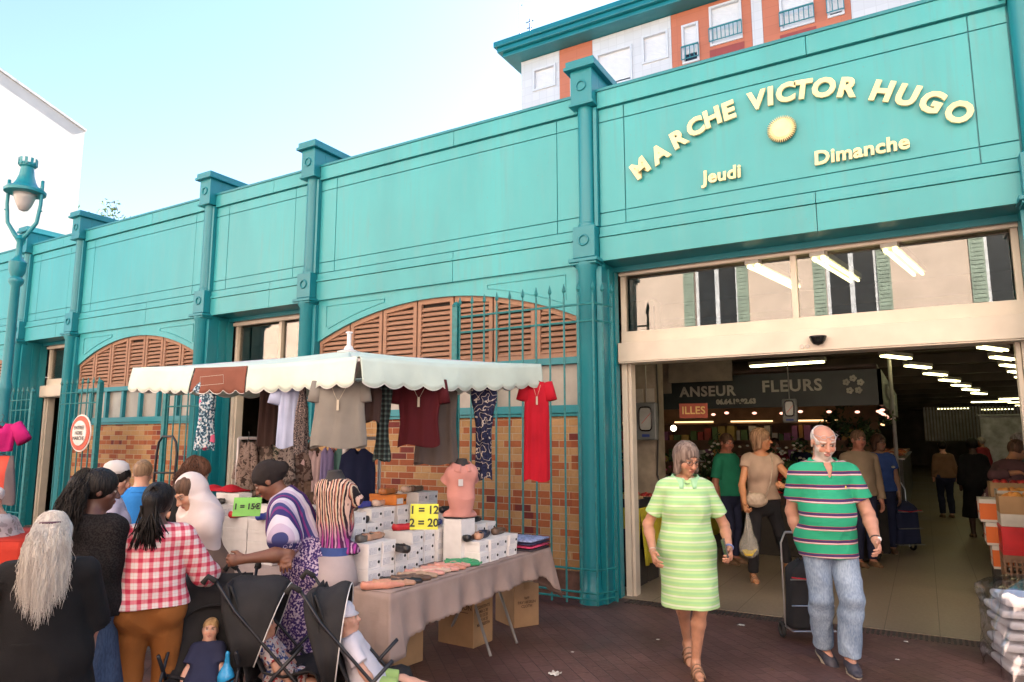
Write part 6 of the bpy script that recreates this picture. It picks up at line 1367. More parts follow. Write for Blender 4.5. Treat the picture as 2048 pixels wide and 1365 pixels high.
# ------------------------------------------------------------------ mannequin busts
def mann(label, px, py_neck, dep, face, z0, h, topm, tilt=0, extra=None):
    p = at(px, py_neck, dep); zt = p.z; h = (zt - z0) / .315
    M_ = Person(label, (p.x, p.y), face, h, 'f', res=.006, pelvis=(0, 0, .018), name='mannequin_bust', cat='mannequin', lean=3, z=z0, hands=[(-.095, 0, .03), (.095, 0, .03)], girth=.62, limb=.75, feet=[(-.05, 0, .0), (.05, 0, .0)], shoulders=.060, bust=False)
    M_.lo[2] = -.02; f = Field(M_.lo, M_.hi, .006); M_.torso(f, 0); f.cap(M_.nb, M_.nb + M_.T @ V(0, .008, .045) * h, .036 * h, .030 * h, .02)
    for i in (0, 1): M_.arm(f, i, 0, .32)
    f.cut(V(0, 0, .0), V(0, 0, -1)); f.cut(M_.nb + M_.T @ V(0, 0, .045) * h, M_.T @ V(0, 0, 1)); P, Q = f.mesh(); npmesh('bust_form', P, Q, mat('charcoal_felt', (.035, .035, .038), .8), M_.root)
    def b(f):
        M_.torso(f, .012)
        f.cut(V(0, 0, .012), V(0, 0, -1)); M_.sleeves(f, .42, .012, .006); nu = V(0, 0, 1); f.cap(M_.nb + nu * .10, M_.nb - nu * .01, .06, .055, .008, mode='sub'); f.cut(M_.nb + nu * .01, nu)
        f.cap(M_.nb + V(0, .08, .02), M_.nb + V(0, .13, -.08), .03, .006, .004, mode='sub')
    M_.garment('blouse', topm, b, .006, wr=.005, wf=18); return M_
def _multi(nt, v):
    x, y, z = sep(nt, v); t = math_(nt, 'ADD', math_(nt, 'MULTIPLY', x, 26), math_(nt, 'MULTIPLY', noise(nt, v, 9, 4, (1, 1, .35)), 2.2)); t = math_(nt, 'FRACT', math_(nt, 'ADD', t, 50))
    a = ramp(nt, t, [(0, (.02, .015, .02)), (.25, (.50, .40, .30)), (.45, (.35, .12, .08)), (.6, (.03, .02, .03)), (.75, (.60, .42, .35))], True); b_ = ramp(nt, t, [(0, (.08, .02, .08)), (.3, (.40, .06, .30)), (.6, (.14, .03, .14)), (.8, (.50, .30, .45))], True)
    return mix(nt, ramp(nt, z, [(.10, (0, 0, 0)), (.22, (1, 1, 1))]), b_, a)
m1 = mann('mannequin bust in a blouse of black, orange and magenta streaks with blue hem', 673, 958, 4.45, -75, .93, .9, cloth_mat('streaked_multicolour', (.3, .1, .2), fn=_multi))
b = MB(); b.lathe([(.085, .0), (.088, .05)], (0, 0, 0), 20, Matrix.Scale(1.25, 4, (1, 0, 0))); b.build('blue_hem', cloth_mat('blue_hem_cloth', (.05, .09, .28)), m1.root, False)
b = MB(); b.lathe([(.16, .737), (.15, .80), (.12, .93)], (m1.root.location.x, m1.root.location.y, 0), 24); single('cloth_stand', b, cloth_mat('pale_mauve_cloth', (.4, .34, .34)), 'draped pale mauve pedestal under the streaked mannequin', 'pedestal', smooth=True)
m3 = mann('mannequin bust in a pale pink polo shirt with a price tag', 922, 930, 5.3, -40, 1.06, .9, cloth_mat('salmon_polo', (.60, .28, .24)))
m3.collar(MATS['salmon_polo']); b = MB(); b.cbox((.03, .105, .27), .035, .004, .05); b.build('price_tag', mat('white_tag', (.65, .65, .65)), m3.root, False)
b = MB(); b.box(m3.root.location.x - .09, m3.root.location.x + .07, m3.root.location.y - .09, m3.root.location.y + .09, TZ + .006, 1.058); single('display_box', b, WB, 'white box carrying the pink mannequin bust', 'box')
# ------------------------------------------------------------------ cardboard boxes under the table
CARD = mat('cardboard', (.36, .22, .11), .8, .1, 5); INK = mat('box_print', (.10, .055, .03), .8)
def carton(label, c, ex, lx, ly, hz, txt, side=()):
    a = math.atan2(ex[1], ex[0]); T_ = thing('cardboard_box', label, 'box', (c[0], c[1], 0), a, 'cardboard boxes under the shoe table'); b = MB(); b.box(-lx, 0, 0, ly, 0, hz); b.build('carton', CARD, T_, False, bevel=.004)
    b = MB(); b.box(-lx - .003, .003, ly / 2 - .03, ly / 2 + .03, hz - .001, hz + .002); b.box(.0005, .002, ly / 2 - .03, ly / 2 + .03, hz - .06, hz + .001); b.build('packing_tape', mat('brown_tape', (.30, .17, .07), .3), T_, False)
    if txt: o = text_mesh('print', txt, .055, INK, T_, Matrix.Identity(4), .0005, .001); o.matrix_parent_inverse = Matrix.Identity(4); o.data.transform(Matrix.Translation((-lx / 2, -.002, hz * .72)) @ Matrix.Rotation(R(90), 4, 'X')); b = MB(); b.box(-lx * .85, -lx * .15, -.002, -.0005, hz * .62, hz * .62 + .006); b.build('print_line', INK, T_, False)
    if side:
        o = text_mesh('print', '\n'.join(side), .034, INK, T_, Matrix.Identity(4), .0005, .0005); o.matrix_parent_inverse = Matrix.Identity(4); o.data.transform(Matrix.Translation((.003, ly / 2, hz * .55)) @ Matrix.Rotation(R(90), 4, 'Z') @ Matrix.Rotation(R(90), 4, 'X'))
carton('printed cardboard box in the middle under the shoe table', (-3.21, -1.98), (1, -.05), .36, .27, .42, 'PROMOTION', ('CONTENTS', 'MA 2 30', '32 12 25', '34 14 35', 'MAURESTIN'))
carton('plain cardboard box on the right under the shoe table', (-3.23, -1.30), (.9, -.5), .34, .26, .38, '', ('WP', 'PAV HESIGN', 'CLOTH'))
carton('cardboard box marked PROMOTION at the near end under the table', (-3.40, -2.72), (1, -.1), .36, .30, .52, 'PROMOTION', ('MA 2 30', '32 12 25'))
b = MB(); b.box(-3.62, -3.40, -2.62, -2.45, 0, .17); single('white_carton', b, WB, 'small white box on the paving between the cardboard boxes', 'box')
# ------------------------------------------------------------------ strollers with children
BLF = cloth_mat('black_stroller_fabric', (.022, .022, .024), .75, .15); TUBE = mat('dark_tube', (.02, .022, .028), .4, metal=.3); TYRE = mat('tyre', (.02, .02, .02), .8)
def stroller(label, px, py, dep, face, hood=.9, pipe=True, hoodopen=1.25):
    p = at(px, py, dep); T_ = thing('stroller', label, 'stroller', (p.x, p.y, 0), R(face) - math.pi / 2)
    for s in (-1, 1):
        x = s * .22
        b = MB(); b.tube([(x, -.42, 1.00), (x, -.30, .82), (x, .10, .38), (x, .38, .10)], .010, 8); b.tube([(x, -.28, .10), (x, -.05, .42), (x, .12, .60)], .012, 8); b.build('side_tube', TUBE, T_, False, smooth=True)
        b = MB(); b.tube([(x, -.42, 1.00), (x, -.47, 1.03), (x, -.50, .99)], .018, 8); b.build('handle', mat('foam_grip', (.02, .02, .02), .9), T_, False, smooth=True)
        for y in (.38, -.28):
            w_ = MB()
            for dx in (-.022, .022): w_.tube([(x + dx, y + .065 * math.cos(t), .085 + .065 * math.sin(t)) for t in [2 * math.pi * k / 18 for k in range(18)]], .018, 6, closed=True)
            o = w_.build('wheel', TYRE, T_, False, smooth=True); h_ = MB(); h_.lathe([(.04, -.03), (.04, .03)], (0, 0, 0), 12, Matrix.Translation((x, y, .085)) @ Matrix.Rotation(R(90), 4, 'Y')); h_.build('hub', mat('grey_plastic', (.2, .2, .21), .5), o, False)
    for pa, pb in (((-.22, -.28, .10), (.22, -.28, .10)), ((-.22, .30, .17), (.22, .30, .17)), ((-.22, -.05, .44), (.22, .10, .38)), ((.22, -.05, .44), (-.22, .10, .38))): b = MB(); b.tube([pa, pb], .0085, 6); b.build('cross_bar', TUBE, T_, False)
    st = MB(); prof = [(-.34, .92), (-.27, .74), (-.17, .50), (-.12, .40), (.0, .37), (.15, .40), (.20, .38), (.24, .28), (.30, .20)]
    st.grid(lambda u, v: ((u - .5) * .40, *(lambda t: (prof[int(t)][0] + (prof[min(8, int(t) + 1)][0] - prof[int(t)][0]) * (t - int(t)), prof[int(t)][1] + (prof[min(8, int(t) + 1)][1] - prof[int(t)][1]) * (t - int(t)) + .05 * (2 * u - 1) ** 2))(v * 8 - 1e-6 if v > 0 else 0)), 10, 24); st.build('seat', BLF, T_, False, smooth=True, solid=.012)
    hd = MB(); c = (0, -.22, .66)
    def hf(u, v):
        a = math.pi * u; th = R(128) - v * hoodopen; rr = .34 + .015 * math.sin(v * 9); x = -.225 * math.cos(a) * (1 + .02 * math.sin(v * 12)); up_ = math.sin(a) ** .55
        return (x, c[1] + rr * math.cos(th) * (.25 + .75 * up_), c[2] - .20 * (1 - up_) + rr * math.sin(th) * (.10 + .90 * up_) * hood)
    hd.grid(hf, 24, 14); o = hd.build('hood', BLF, T_, False, smooth=True, solid=.006)
    if pipe: b = MB(); b.tube([hf(k / 24, 1) for k in range(25)], .0045, 6); b.build('white_piping', mat('white_piping', (.6, .6, .6)), o, False, smooth=True)
    ap = MB(); ap.grid(lambda u, v: ((u - .5) * .42, -.36 + .16 * v, .98 - .62 * v + .0 * u), 6, 8); ap.build('back_apron', BLF, T_, False, smooth=True, solid=.006)
    bk = MB(); bk.grid(lambda u, v: ((u - .5) * .38, -.25 + .42 * v, .16 + .05 * (2 * u - 1) ** 2 + .10 * (2 * v - 1) ** 2), 8, 8); bk.build('basket', BLF, T_, False, smooth=True, solid=.006)
    return T_
def child(label, str_, hair_, topm, botm, sk, face, head=(0, 0, 0), legs=((-.12, .40, .26), (.12, .40, .30)), hands=((-.20, .20, .33), (.2, .20, .33)), seat=.30, h=.92):
    l = (str_.location.x, str_.location.y); a = math.degrees(str_.rotation_euler.z) + 90; k = Vector((0, -.04, 0)); q = math.radians(a) - math.pi / 2; l = (l[0] - math.sin(q) * (-.05), l[1] + math.cos(q) * (-.05))
    C_ = Person(label, l, a, h, 'f', pelvis=(0, 0, (seat + .14) / h), lean=-22, head=head, res=.006, skin=sk, feet=legs, hands=hands, kneepole=[(0, .3, 1), (0, .3, 1)], headscale=1.28, bust=False, girth=1.05, limb=1.1)
    C_.lo[2] = .05; C_.body(); C_.top(topm, hem=-.02, sleeve=.7, off=.01); C_.trousers(botm, hem=.85, off=.01, flare=.01)
    if hair_: C_.hair(hair_, 'short', .02, .004)
    return C_
BLOND = hair_mat('blond_child_hair', (.50, .33, .16), (.3, .18, .08)); WHC = cloth_mat('white_child_cloth', (.62, .60, .66)); PAT = cloth_mat('red_blue_pattern', (.3, .2, .3), fn=blotch([(.05, .08, .25), (.55, .5, .5), (.4, .05, .05)], 40))
S2 = stroller('black stroller with white piped hood pushed by the woman in the purple dress', 578, 1340, 3.95, 36, 1.0, True, 1.3)
S3 = stroller('black stroller with upright hood nearest the shoe table', 748, 1400, 3.7, 36, .98, True, .85)
S1 = stroller('blue grey stroller partly hidden behind the plaid shirt woman', 404, 1330, 3.75, -50, .40, False, .6)
child('child with bare legs and patterned clothes lying in the middle stroller', S2, HBR, PAT, PAT, (.55, .32, .23), 0, (0, 10, 0), ((-.09, .50, .36), (.12, .52, .34)), seat=.17, h=.76)
c3_ = child('child in a white sun hat in the nearest stroller', S3, None, WHC, cloth_mat('lime_child_cloth', (.30, .45, .15)), (.58, .34, .25), 0, (0, 10, 0), ((-.09, .50, .36), (.13, .50, .34)), seat=.24, h=.82)
b = MB(); b.lathe([(.13, .015), (.098, .035), (.09, .07), (.06, .11), (0, .125)], (0, 0, 0), 20, Matrix.Translation(tuple(c3_.hx(0, -.02, .03))) @ Matrix.Scale(c3_.hs, 4)); b.build('sun_hat', WHC, c3_.root, False, smooth=True)
child('blond toddler looking out of the stroller beside the ochre trousers', S1, BLOND, NAVY, NAVY, (.60, .36, .27), 0, (10, 12, 0), seat=.20, h=.66)
for q in (S1, S2, S3): q.scale = (.88, .88, .88)
bl = at(452, 1345, 3.75); f = Field(V(-.1, -.1, -.12), V(.1, .1, .12), .006); f.ell(V(0, 0, -.03), V(.05, .04, .06)); f.cap(V(0, 0, .02), V(.01, 0, .10), .02, .012, .02); P, Q = f.mesh(); P = P + normals(P, Q) * (wob(P, 3, 60) * .006)[:, None]
o = npmesh('plastic_bag', P, Q, mat('blue_plastic', (.03, .30, .62), .25), None); o.location = bl; tag(o, 'crumpled bright blue plastic bag hanging from the stroller', 'bag')
# ------------------------------------------------------------------ left edge: red table, dresses, umbrella, cart
RT_ = at(30, 1060, 5.0); b = MB(); cx, cy = RT_.x - .75, RT_.y - .15
TBL = thing('display_table', 'table covered by a red cloth at the left edge', 'table', (cx, cy, 0), R(30)); b = MB(); b.box(-.85, .85, -.35, .35, .90, .93); b.build('tabletop', mat('raw_board', (.35, .25, .15)), TBL, False)
for sx in (-.8, .8):
    for sy in (-.3, .3): b = MB(); b.box(sx - .02, sx + .02, sy - .02, sy + .02, 0, .9); b.build('leg', LG, TBL, False)
b = MB()
b.grid(lambda u, v: (-.88 + 1.76 * u, -.38 - .02 * math.sin(u * 26) * v - .03 * v, .94 - .38 * v - .015 * math.sin(u * 9) * v), 60, 6); b.grid(lambda u, v: (.88 + .02 * math.sin(u * 12) * v + .03 * v, -.38 + .76 * u, .94 - .38 * v), 30, 6); b.grid(lambda u, v: (-.88 + 1.76 * u, -.38 + .76 * v, .942), 4, 4)
o = b.build('tablecloth', cloth_mat('brick_red_cloth', (.42, .035, .02)), None, smooth=True, solid=.004); o.location = (cx, cy, 0); o.rotation_euler = (0, 0, R(30)); tag(o, 'brick red cloth over the table at the left edge', 'tablecloth')
hang('magenta_top', 'bright magenta top on display beside the street lamp', 4, 848, 6.6, [(0, .10), (.04, .15), (.25, .13)], .12, cloth_mat('magenta_cloth', (.42, .01, .14)), sleeves=(.16, .07, 35, (1,)), cat='top')
hang('coral_dress', 'coral and grey dress with a blue belt under the magenta top', 2, 912, 6.6, [(0, .12), (.10, .13), (.45, .17)], .14, cloth_mat('coral_cloth', (.62, .10, .07), fn=lambda nt, v: ramp(nt, math_(nt, 'ADD', sep(nt, v)[0], .5), [(0, (.66, .10, .07)), (.59, (.20, .16, .16))], True)), neck=False, cat='dress')
UB = at(15, 1262, 3.05); U_ = thing('folded_umbrella', 'folded purple umbrella held by the white haired woman', 'umbrella', (UB.x, UB.y, UB.z - .5)); b = MB()
b.grid(lambda u, v: ((.008 + .034 * math.sin(min(1, v * 1.6) * 1.5) * (1 - .5 * v)) * (1 + .25 * math.sin(u * 2 * math.pi * 8)) * math.cos(2 * math.pi * u), (.008 + .034 * math.sin(min(1, v * 1.6) * 1.5) * (1 - .5 * v)) * (1 + .25 * math.sin(u * 2 * math.pi * 8)) * math.sin(2 * math.pi * u), .46 - .46 * v), 64, 16); b.build('canopy', cloth_mat('aubergine_nylon', (.10, .015, .05), .4), U_, False, smooth=True)
b = MB(); b.tube([(0, 0, 0), (0, 0, .56), (.01, 0, .59), (.03, 0, .6)], .006, 8); b.build('handle', mat('wood_handle', (.25, .12, .05)), U_, False)
HC = at(322, 960, 7.3); H_2 = thing('hand_truck', 'black tubular hand truck leaning in front of the brick wall', 'hand truck', (HC.x, HC.y, 0), R(10)); b = MB()
b.tube([(-.14, 0, .12), (-.14, .05, 1.5), (-.12, .05, 1.62), (-.07, .05, 1.68), (.07, .05, 1.68), (.12, .05, 1.62), (.14, .05, 1.5), (.14, 0, .12)], .013, 8)
for z in (.5, .9, 1.3): b.tube([(-.14, .03, z), (.14, .03, z)], .01, 6)
b.build('frame', TUBE, H_2, False, smooth=True); b = MB(); b.box(-.18, .18, -.25, .0, .04, .055); b.build('toe_plate', TUBE, H_2, False)
for s in (-1, 1): b = MB(); b.tube([(s * .19, .08 + .08 * math.cos(t), .10 + .08 * math.sin(t)) for t in [2 * math.pi * k / 16 for k in range(16)]], .022, 6, closed=True); b.build('wheel', TYRE, H_2, False, smooth=True)
# ================================================================== INSIDE THE HALL
INW = mat('dim_inner_wall', (.22, .19, .16), .8, .15, 1.5)
b = MB(); b.box(-24.2, -24, .3, 45.4, 0, 3.6); b.box(14, 14.2, 0, 45.4, 0, 3.6); b.box(-24.2, 14.2, 45.4, 45.6, 0, 3.6); b.box(9, 14.2, .0, .3, 0, 5.4); b.build('inner_wall', INW, HALL)
ORD = lambda i: ('leftmost', 'second', 'third', 'fourth', 'fifth', 'sixth', 'seventh', 'eighth', 'ninth', 'tenth', 'eleventh', 'twelfth', 'thirteenth')[i]
TUBM = mat('lit_tube', (1, 1, .8), .5, emit=(1.0, .91, .45), estr=1.6)
def tube_light(x, y, z, L_, rz, label, twin=True, proto=[None]):
    if proto[0] is None:
        T_ = thing('fluorescent_light', label, 'ceiling light', (x, y, z), rz, 'fluorescent lights under the hall ceiling'); b = MB(); b.box(-.75, .75, -.07, .07, .03, .09); b.build('housing', mat('lamp_housing', (.45, .43, .38), .5), T_, False)
        for s in (-.04, .04): b = MB(); b.tube([(-.72, s, .01), (.72, s, .01)], .016, 8); b.build('tube', TUBM, T_, False)
        proto[0] = T_
    else: T_ = copy_tree(proto[0])
    T_.location = (x, y, z); T_.rotation_euler = (0, 0, rz); T_.scale = (L_ / 1.44, 1, 1); T_['label'] = label
tube_light(-2.0, 6.1, 2.95, 1.25, R(-8), 'fluorescent light crossing above the flower stall sign')
ords = ['nearest', 'second', 'third', 'fourth', 'fifth', 'sixth', 'seventh', 'eighth', 'ninth', 'tenth']
for i in range(7): tube_light(-.30 + .30 * i, 6.2 + 1.95 * i, 2.98, .75, R(62), '%s fluorescent light of the left hand ceiling row' % ords[i])
for i in range(8): tube_light(1.0 + .26 * i, 5.9 + 1.6 * i, 3.0, .75, R(62), '%s fluorescent light of the right hand ceiling row' % ords[i])
for i in range(3): tube_light(-1.28 + .62 * i, 1.05, 3.40, 1.3, R(80), '%s fluorescent light seen through the transom' % ('left', 'middle', 'right')[i])
tube_light(-8.3, 1.6, 3.40, 1.3, R(20), 'fluorescent light behind the narrow door transom')
for i, (x, y) in enumerate(((2.9, 22), (3.4, 25), (3.9, 28), (2.2, 24), (1.2, 30), (3.0, 32))): tube_light(x, y, 3.0, 1.2, R(0), '%s fluorescent light at the far end of the hall' % ords[i])
bm_ = MB()
for y in range(3, 44, 3): bm_.box(-24, 14, y, y + .12, 3.38, 3.62)
bm_.build('ceiling_beam', mat('dark_ceiling_board', (.05, .04, .03)), HALL)
# flower stall
FS = thing('flower_stall', 'dark green florist stall with white lettering and strings of small red lamps', 'market stall', (-3, 5, 0)); SB = mat('dark_green_board', (.018, .03, .028), .5); SW = mat('cream_lettering', (.42, .42, .34), .6)
b = MB(); b.box(-5.4, -.45, 4.0, 4.05, 2.12, 2.62); b.box(-.50, -.45, 4.0, 10.5, 2.12, 2.62); b.build('fascia_board', SB, FS)
for tx, x, z, sz, sp in (('FLEURS', -1.62, 2.42, .235, 1.12), ('ANSEUR', -2.85, 2.38, .215, 1.1), ('06.64.19.92.63', -2.42, 2.215, .10, 1.0)): text_mesh('sign_text', tx, sz, SW, FS, Matrix.Translation((x, 3.985, z)) @ Matrix.Rotation(R(90), 4, 'X'), .006, .006, spacing=sp)
for tx, y in (('ANSEUR', 5.6), ('FLEURS', 8.0)): text_mesh('sign_text', tx, .26, SW, FS, Matrix.Translation((-.435, y, 2.38)) @ Matrix.Rotation(R(90), 4, 'Z') @ Matrix.Rotation(R(90), 4, 'X'), .006, .006, spacing=1.1)
def flower_mark(cx, cy, cz):
    b = MB()
    for (dx, dz) in ((-.09, .05), (.0, .10), (.09, .04), (.06, -.07), (-.05, -.07)):
        for k in range(5): a = k * 1.257; b.ball((cx + dx + .028 * math.cos(a), cy, cz + dz + .028 * math.sin(a)), .022, .006, .022, 8)
    b.build('flower_emblem', SW, FS)
flower_mark(-.80, 3.98, 2.40); flower_mark(-3.85, 3.98, 2.36)
b = MB(); b.box(-5.4, -.5, 4.1, 10.5, 2.66, 2.70); b.build('stall_roof', mat('brown_board', (.07, .04, .03)), FS)
b = MB(); b.box(-4.2, -3.3, 3.6, 3.64, 2.35, 3.4); b.box(-3.3, -2.35, 3.5, 3.54, 2.5, 3.4); single('partition_board', b, mat('grey_beige_panel', (.20, .17, .13), .8), 'grey panel hanging in front of the florist sign', 'board', origin=(-3.3, 3.55, 3.4))
for i in range(13): 
    b = MB(); b.ball((0, 0, 0), .035, .035, .02, 10); x = -4.8 + i * .36; o = b.build('spot_lamp', mat('red_spot_glow', (1, .4, .3), .5, emit=(1, .45, .32), estr=.5), None, False); o.location = (x, 4.3 + .3 * (i % 3), 2.06); tag(o, '%s small glowing lamp from the left under the florist fascia' % ORD(i), 'lamp', 'small lamps under the florist fascia')
for i in range(9):
    b = MB(); b.ball((0, 0, 0), .035, .035, .02, 10); o = b.build('spot_lamp', mat('red_spot_glow', (1, .4, .3)), None, False); o.location = (-.55, 4.8 + i * .7, 2.06); tag(o, '%s small glowing lamp from the corner along the florist stall side' % ORD(i), 'lamp', 'small lamps along the stall side')
# back shelves of goods
SHF = thing('rear_shelf', 'lit shelves of goods at the back of the flower stall', 'shelf', (-3.5, 9.5, 0)); b = MB()
for z in (.5, 1.1, 1.6, 2.0): b.box(-7, -.8, 9.4, 9.8, z, z + .03)
b.box(-7, -.8, 9.82, 9.86, 0, 2.6); b.build('shelf_board', mat('warm_shelf', (.22, .13, .07), .7), SHF)
cols = [(.5, .4, .1), (.35, .06, .04), (.1, .2, .06), (.5, .5, .45), (.4, .2, .05), (.3, .12, .25)]
gm = [mat('goods_%d' % i, c, .5) for i, c in enumerate(cols)]
rg_ = random.Random(9); gb_ = [MB() for _ in cols]
for z in (.53, 1.13, 1.63):
    x = -6.9
    while x < -.9:
        w_ = rg_.uniform(.08, .2); hh = rg_.uniform(.12, .34); q = MB(); q.box(x, x + w_ * .9, 9.45, 9.72, z, z + hh); q.build('goods', gm[rg_.randrange(6)], SHF); x += w_ * 1.15
for i in range(4): b = MB(); b.box(-.45, .45, -.02, .02, -.015, .015); o = b.build('shelf_lamp', mat('warm_strip', (1, .8, .4), emit=(1, .62, .28), estr=.45), None, False); o.location = (-5.9 + i * 1.3, 9.35, 2.05); tag(o, '%s warm strip lamp from the left over the rear shelves' % ORD(i), 'lamp', 'warm strip lamps over the rear shelves')
# plants and flowers
STEMG = mat('dark_leaves', (.035, .08, .02), .6, .4, 6)
def plant(x, y, z, r_, h_, seed, label, petal=None, pn=0):
    T_ = thing('potted_plant', label, 'plant', (x, y, z)); b = MB(); b.lathe([(r_ * .35, 0), (r_ * .45, .14), (r_ * .48, .15)], (x, y, z), 14); b.build('pot', mat('dark_pot', (.06, .035, .025), .7), T_)
    leaves(420, (x, y, z + h_ * .6 + .1), (r_, r_, h_ * .5), .09, seed).build('leaves', STEMG, T_)
    if petal:
        rr = np.random.default_rng(seed); b = MB()
        for _ in range(pn):
            c = rr.normal(size=3) * np.array([r_ * .5, r_ * .5, h_ * .2]) + np.array([x, y - r_ * .2, z + h_ * .85]); b.ball(tuple(c), .028, .028, .018, 6)
        b.build('blossom', petal, T_)
PW, PP, PR = mat('white_petal', (.6, .58, .5)), mat('pink_petal', (.5, .12, .2)), mat('red_petal', (.45, .02, .02))
for i, (x, y, z, r_, h_, pt, n, lb) in enumerate(((-2.9, 4.6, .8, .38, .7, PW, 30, 'leafy plant with white blooms left of the green shirted man'), (-3.7, 4.4, .8, .38, .6, PP, 20, 'pink flowering plant at the left of the flower stall'), (-2.1, 5.2, .85, .35, .6, PW, 40, 'white flowers right of the green shirted man'), (-1.35, 5.0, .75, .4, .5, PW, 70, 'mass of white flowers behind the beige blouse'),
                                              (-.9, 5.2, .7, .35, .55, PW, 50, 'white flowers right of the beige blouse'), (-1.9, 4.2, .7, .32, .4, PR, 40, 'red flowers in front of the flower stall'), (-1.0, 4.4, .55, .35, .45, PR, 60, 'red flowers at the stall corner'), (-.75, 6.2, 1.2, .4, .8, None, 0, 'tall dark palm like plant behind the bald man'), (-1.3, 6.8, 1.3, .35, .8, None, 0, 'tall green plant under the stall lamps'), (-4.6, 4.9, .8, .4, .7, PP, 30, 'purple flowers at the far left of the flower stall'))):
    plant(x, y, z, r_, h_, 20 + i, lb, pt, n); 
    b = MB(); b.box(x - .36, x + .36, y - .30, y + .30, 0, z); single('display_stand', b, mat('dark_crate', (.035, .03, .025), .8), 'dark stand under the ' + ' '.join(lb.split()[:10]), 'stand', 'dark plant stands')
# produce table with the yellow cloth
YC = cloth_mat('mustard_cloth', (.42, .36, .03), .7)
for (y0, y1, lb) in ((.95, 1.80, 'near'), (2.40, 5.2, 'far')):
    PT = thing('produce_table', '%s produce table along the left of the aisle' % lb, 'table', (-3.3, (y0 + y1) / 2, 0)); b = MB(); b.box(-3.95 if y0 > 2 else -3.5, -2.88, y0, y1, .80, .84); b.build('tabletop', mat('raw_board', (.35, .25, .15)), PT); xl = -3.9 if y0 > 2 else -3.45
    for x in (xl, -2.95):
        for y in (y0 + .05, y1 - .05): b = MB(); b.box(x - .03, x + .03, y - .03, y + .03, 0, .8); b.build('leg', LG, PT)
    b = MB(); xl -= .08; dx = -2.86 - xl
    b.grid(lambda u, v: (xl + dx * u, y0 - .02 - .02 * math.sin(u * 20) * v - .05 * v, .855 - (.50 + .12 * u) * v), 40, 6); b.grid(lambda u, v: (-2.86 + .02 * math.sin(u * 24) * v + .05 * v, y0 - .02 + (y1 - y0 + .04) * u, .855 - .62 * v), 50, 6); b.grid(lambda u, v: (xl + dx * u, y0 - .02 + (y1 - y0 + .04) * v, .856), 3, 3)
    single('tablecloth', b, YC, 'mustard yellow cloth hanging from the %s produce table' % lb, 'tablecloth', origin=(-3.2, y0 + .4, .2), smooth=True, solid=.004)
def fruit_tray(label, x, y, z, sx, sy, hz, m_box, fc, n, seed, r_=.035, name='fruit_crate', rz=0, slats=True):
    T_ = thing(name, label, 'crate', (x, y, z), rz); b = MB(); t = .012
    b.box(-sx / 2, sx / 2, -sy / 2, sy / 2, 0, t)
    for (x0, x1, y0, y1) in ((-sx / 2, sx / 2, -sy / 2, -sy / 2 + t), (-sx / 2, sx / 2, sy / 2 - t, sy / 2), (-sx / 2, -sx / 2 + t, -sy / 2 + t, sy / 2 - t), (sx / 2 - t, sx / 2, -sy / 2 + t, sy / 2 - t)): b.box(x0, x1, y0, y1, t, hz)
    b.build('crate', m_box, T_, False, bevel=.002); rr = random.Random(seed)
    for k in range(n):
        q = MB(); q.ball((rr.uniform(-sx / 2 + r_ + t, sx / 2 - r_ - t), rr.uniform(-sy / 2 + r_ + t, sy / 2 - r_ - t), hz - r_ * .4 + rr.uniform(-.01, .015)), r_, r_, r_ * .92, 10); q.build('fruit', fc, T_, False, smooth=True)
WOODC = mat('pale_crate_wood', (.42, .28, .15), .8, .2, 8); 
FC = dict(peach=mat('peach_skin', (.62, .34, .07), .55, .3, 20, col2=(.55, .16, .05)), apple=mat('apple_red', (.40, .03, .03), .35, .3, 15), lime=mat('green_fruit', (.20, .32, .05), .4), orange=mat('orange_skin', (.65, .22, .02), .5), plum=mat('plum_skin', (.07, .02, .05), .4), potato=mat('potato_skin', (.35, .24, .12), .8))
for i, (fx, fy, k, lb) in enumerate(((-3.1, 1.2, 'potato', 'crate of yellow potatoes at the near corner of the near produce table'), (-3.12, 1.66, 'apple', 'crate of red apples behind the potatoes'), (-3.1, 2.7, 'lime', 'crate of green fruit right after the pillar'), (-3.1, 3.15, 'plum', 'crate of dark plums on the far yellow cloth'), (-3.1, 3.6, 'apple', 'crate of red peppers on the far yellow cloth'), (-3.1, 4.05, 'orange', 'crate of oranges beside the red peppers'), (-3.1, 4.5, 'apple', 'crate of red fruit near the end of the far table'), (-3.1, 4.95, 'lime', 'crate of green peppers at the end of the far table'))):
    fruit_tray(lb, fx, fy, .86, .42, .42, .10, WOODC if i % 2 else mat('black_crate', (.02, .02, .025), .5), FC[k], 26, i)
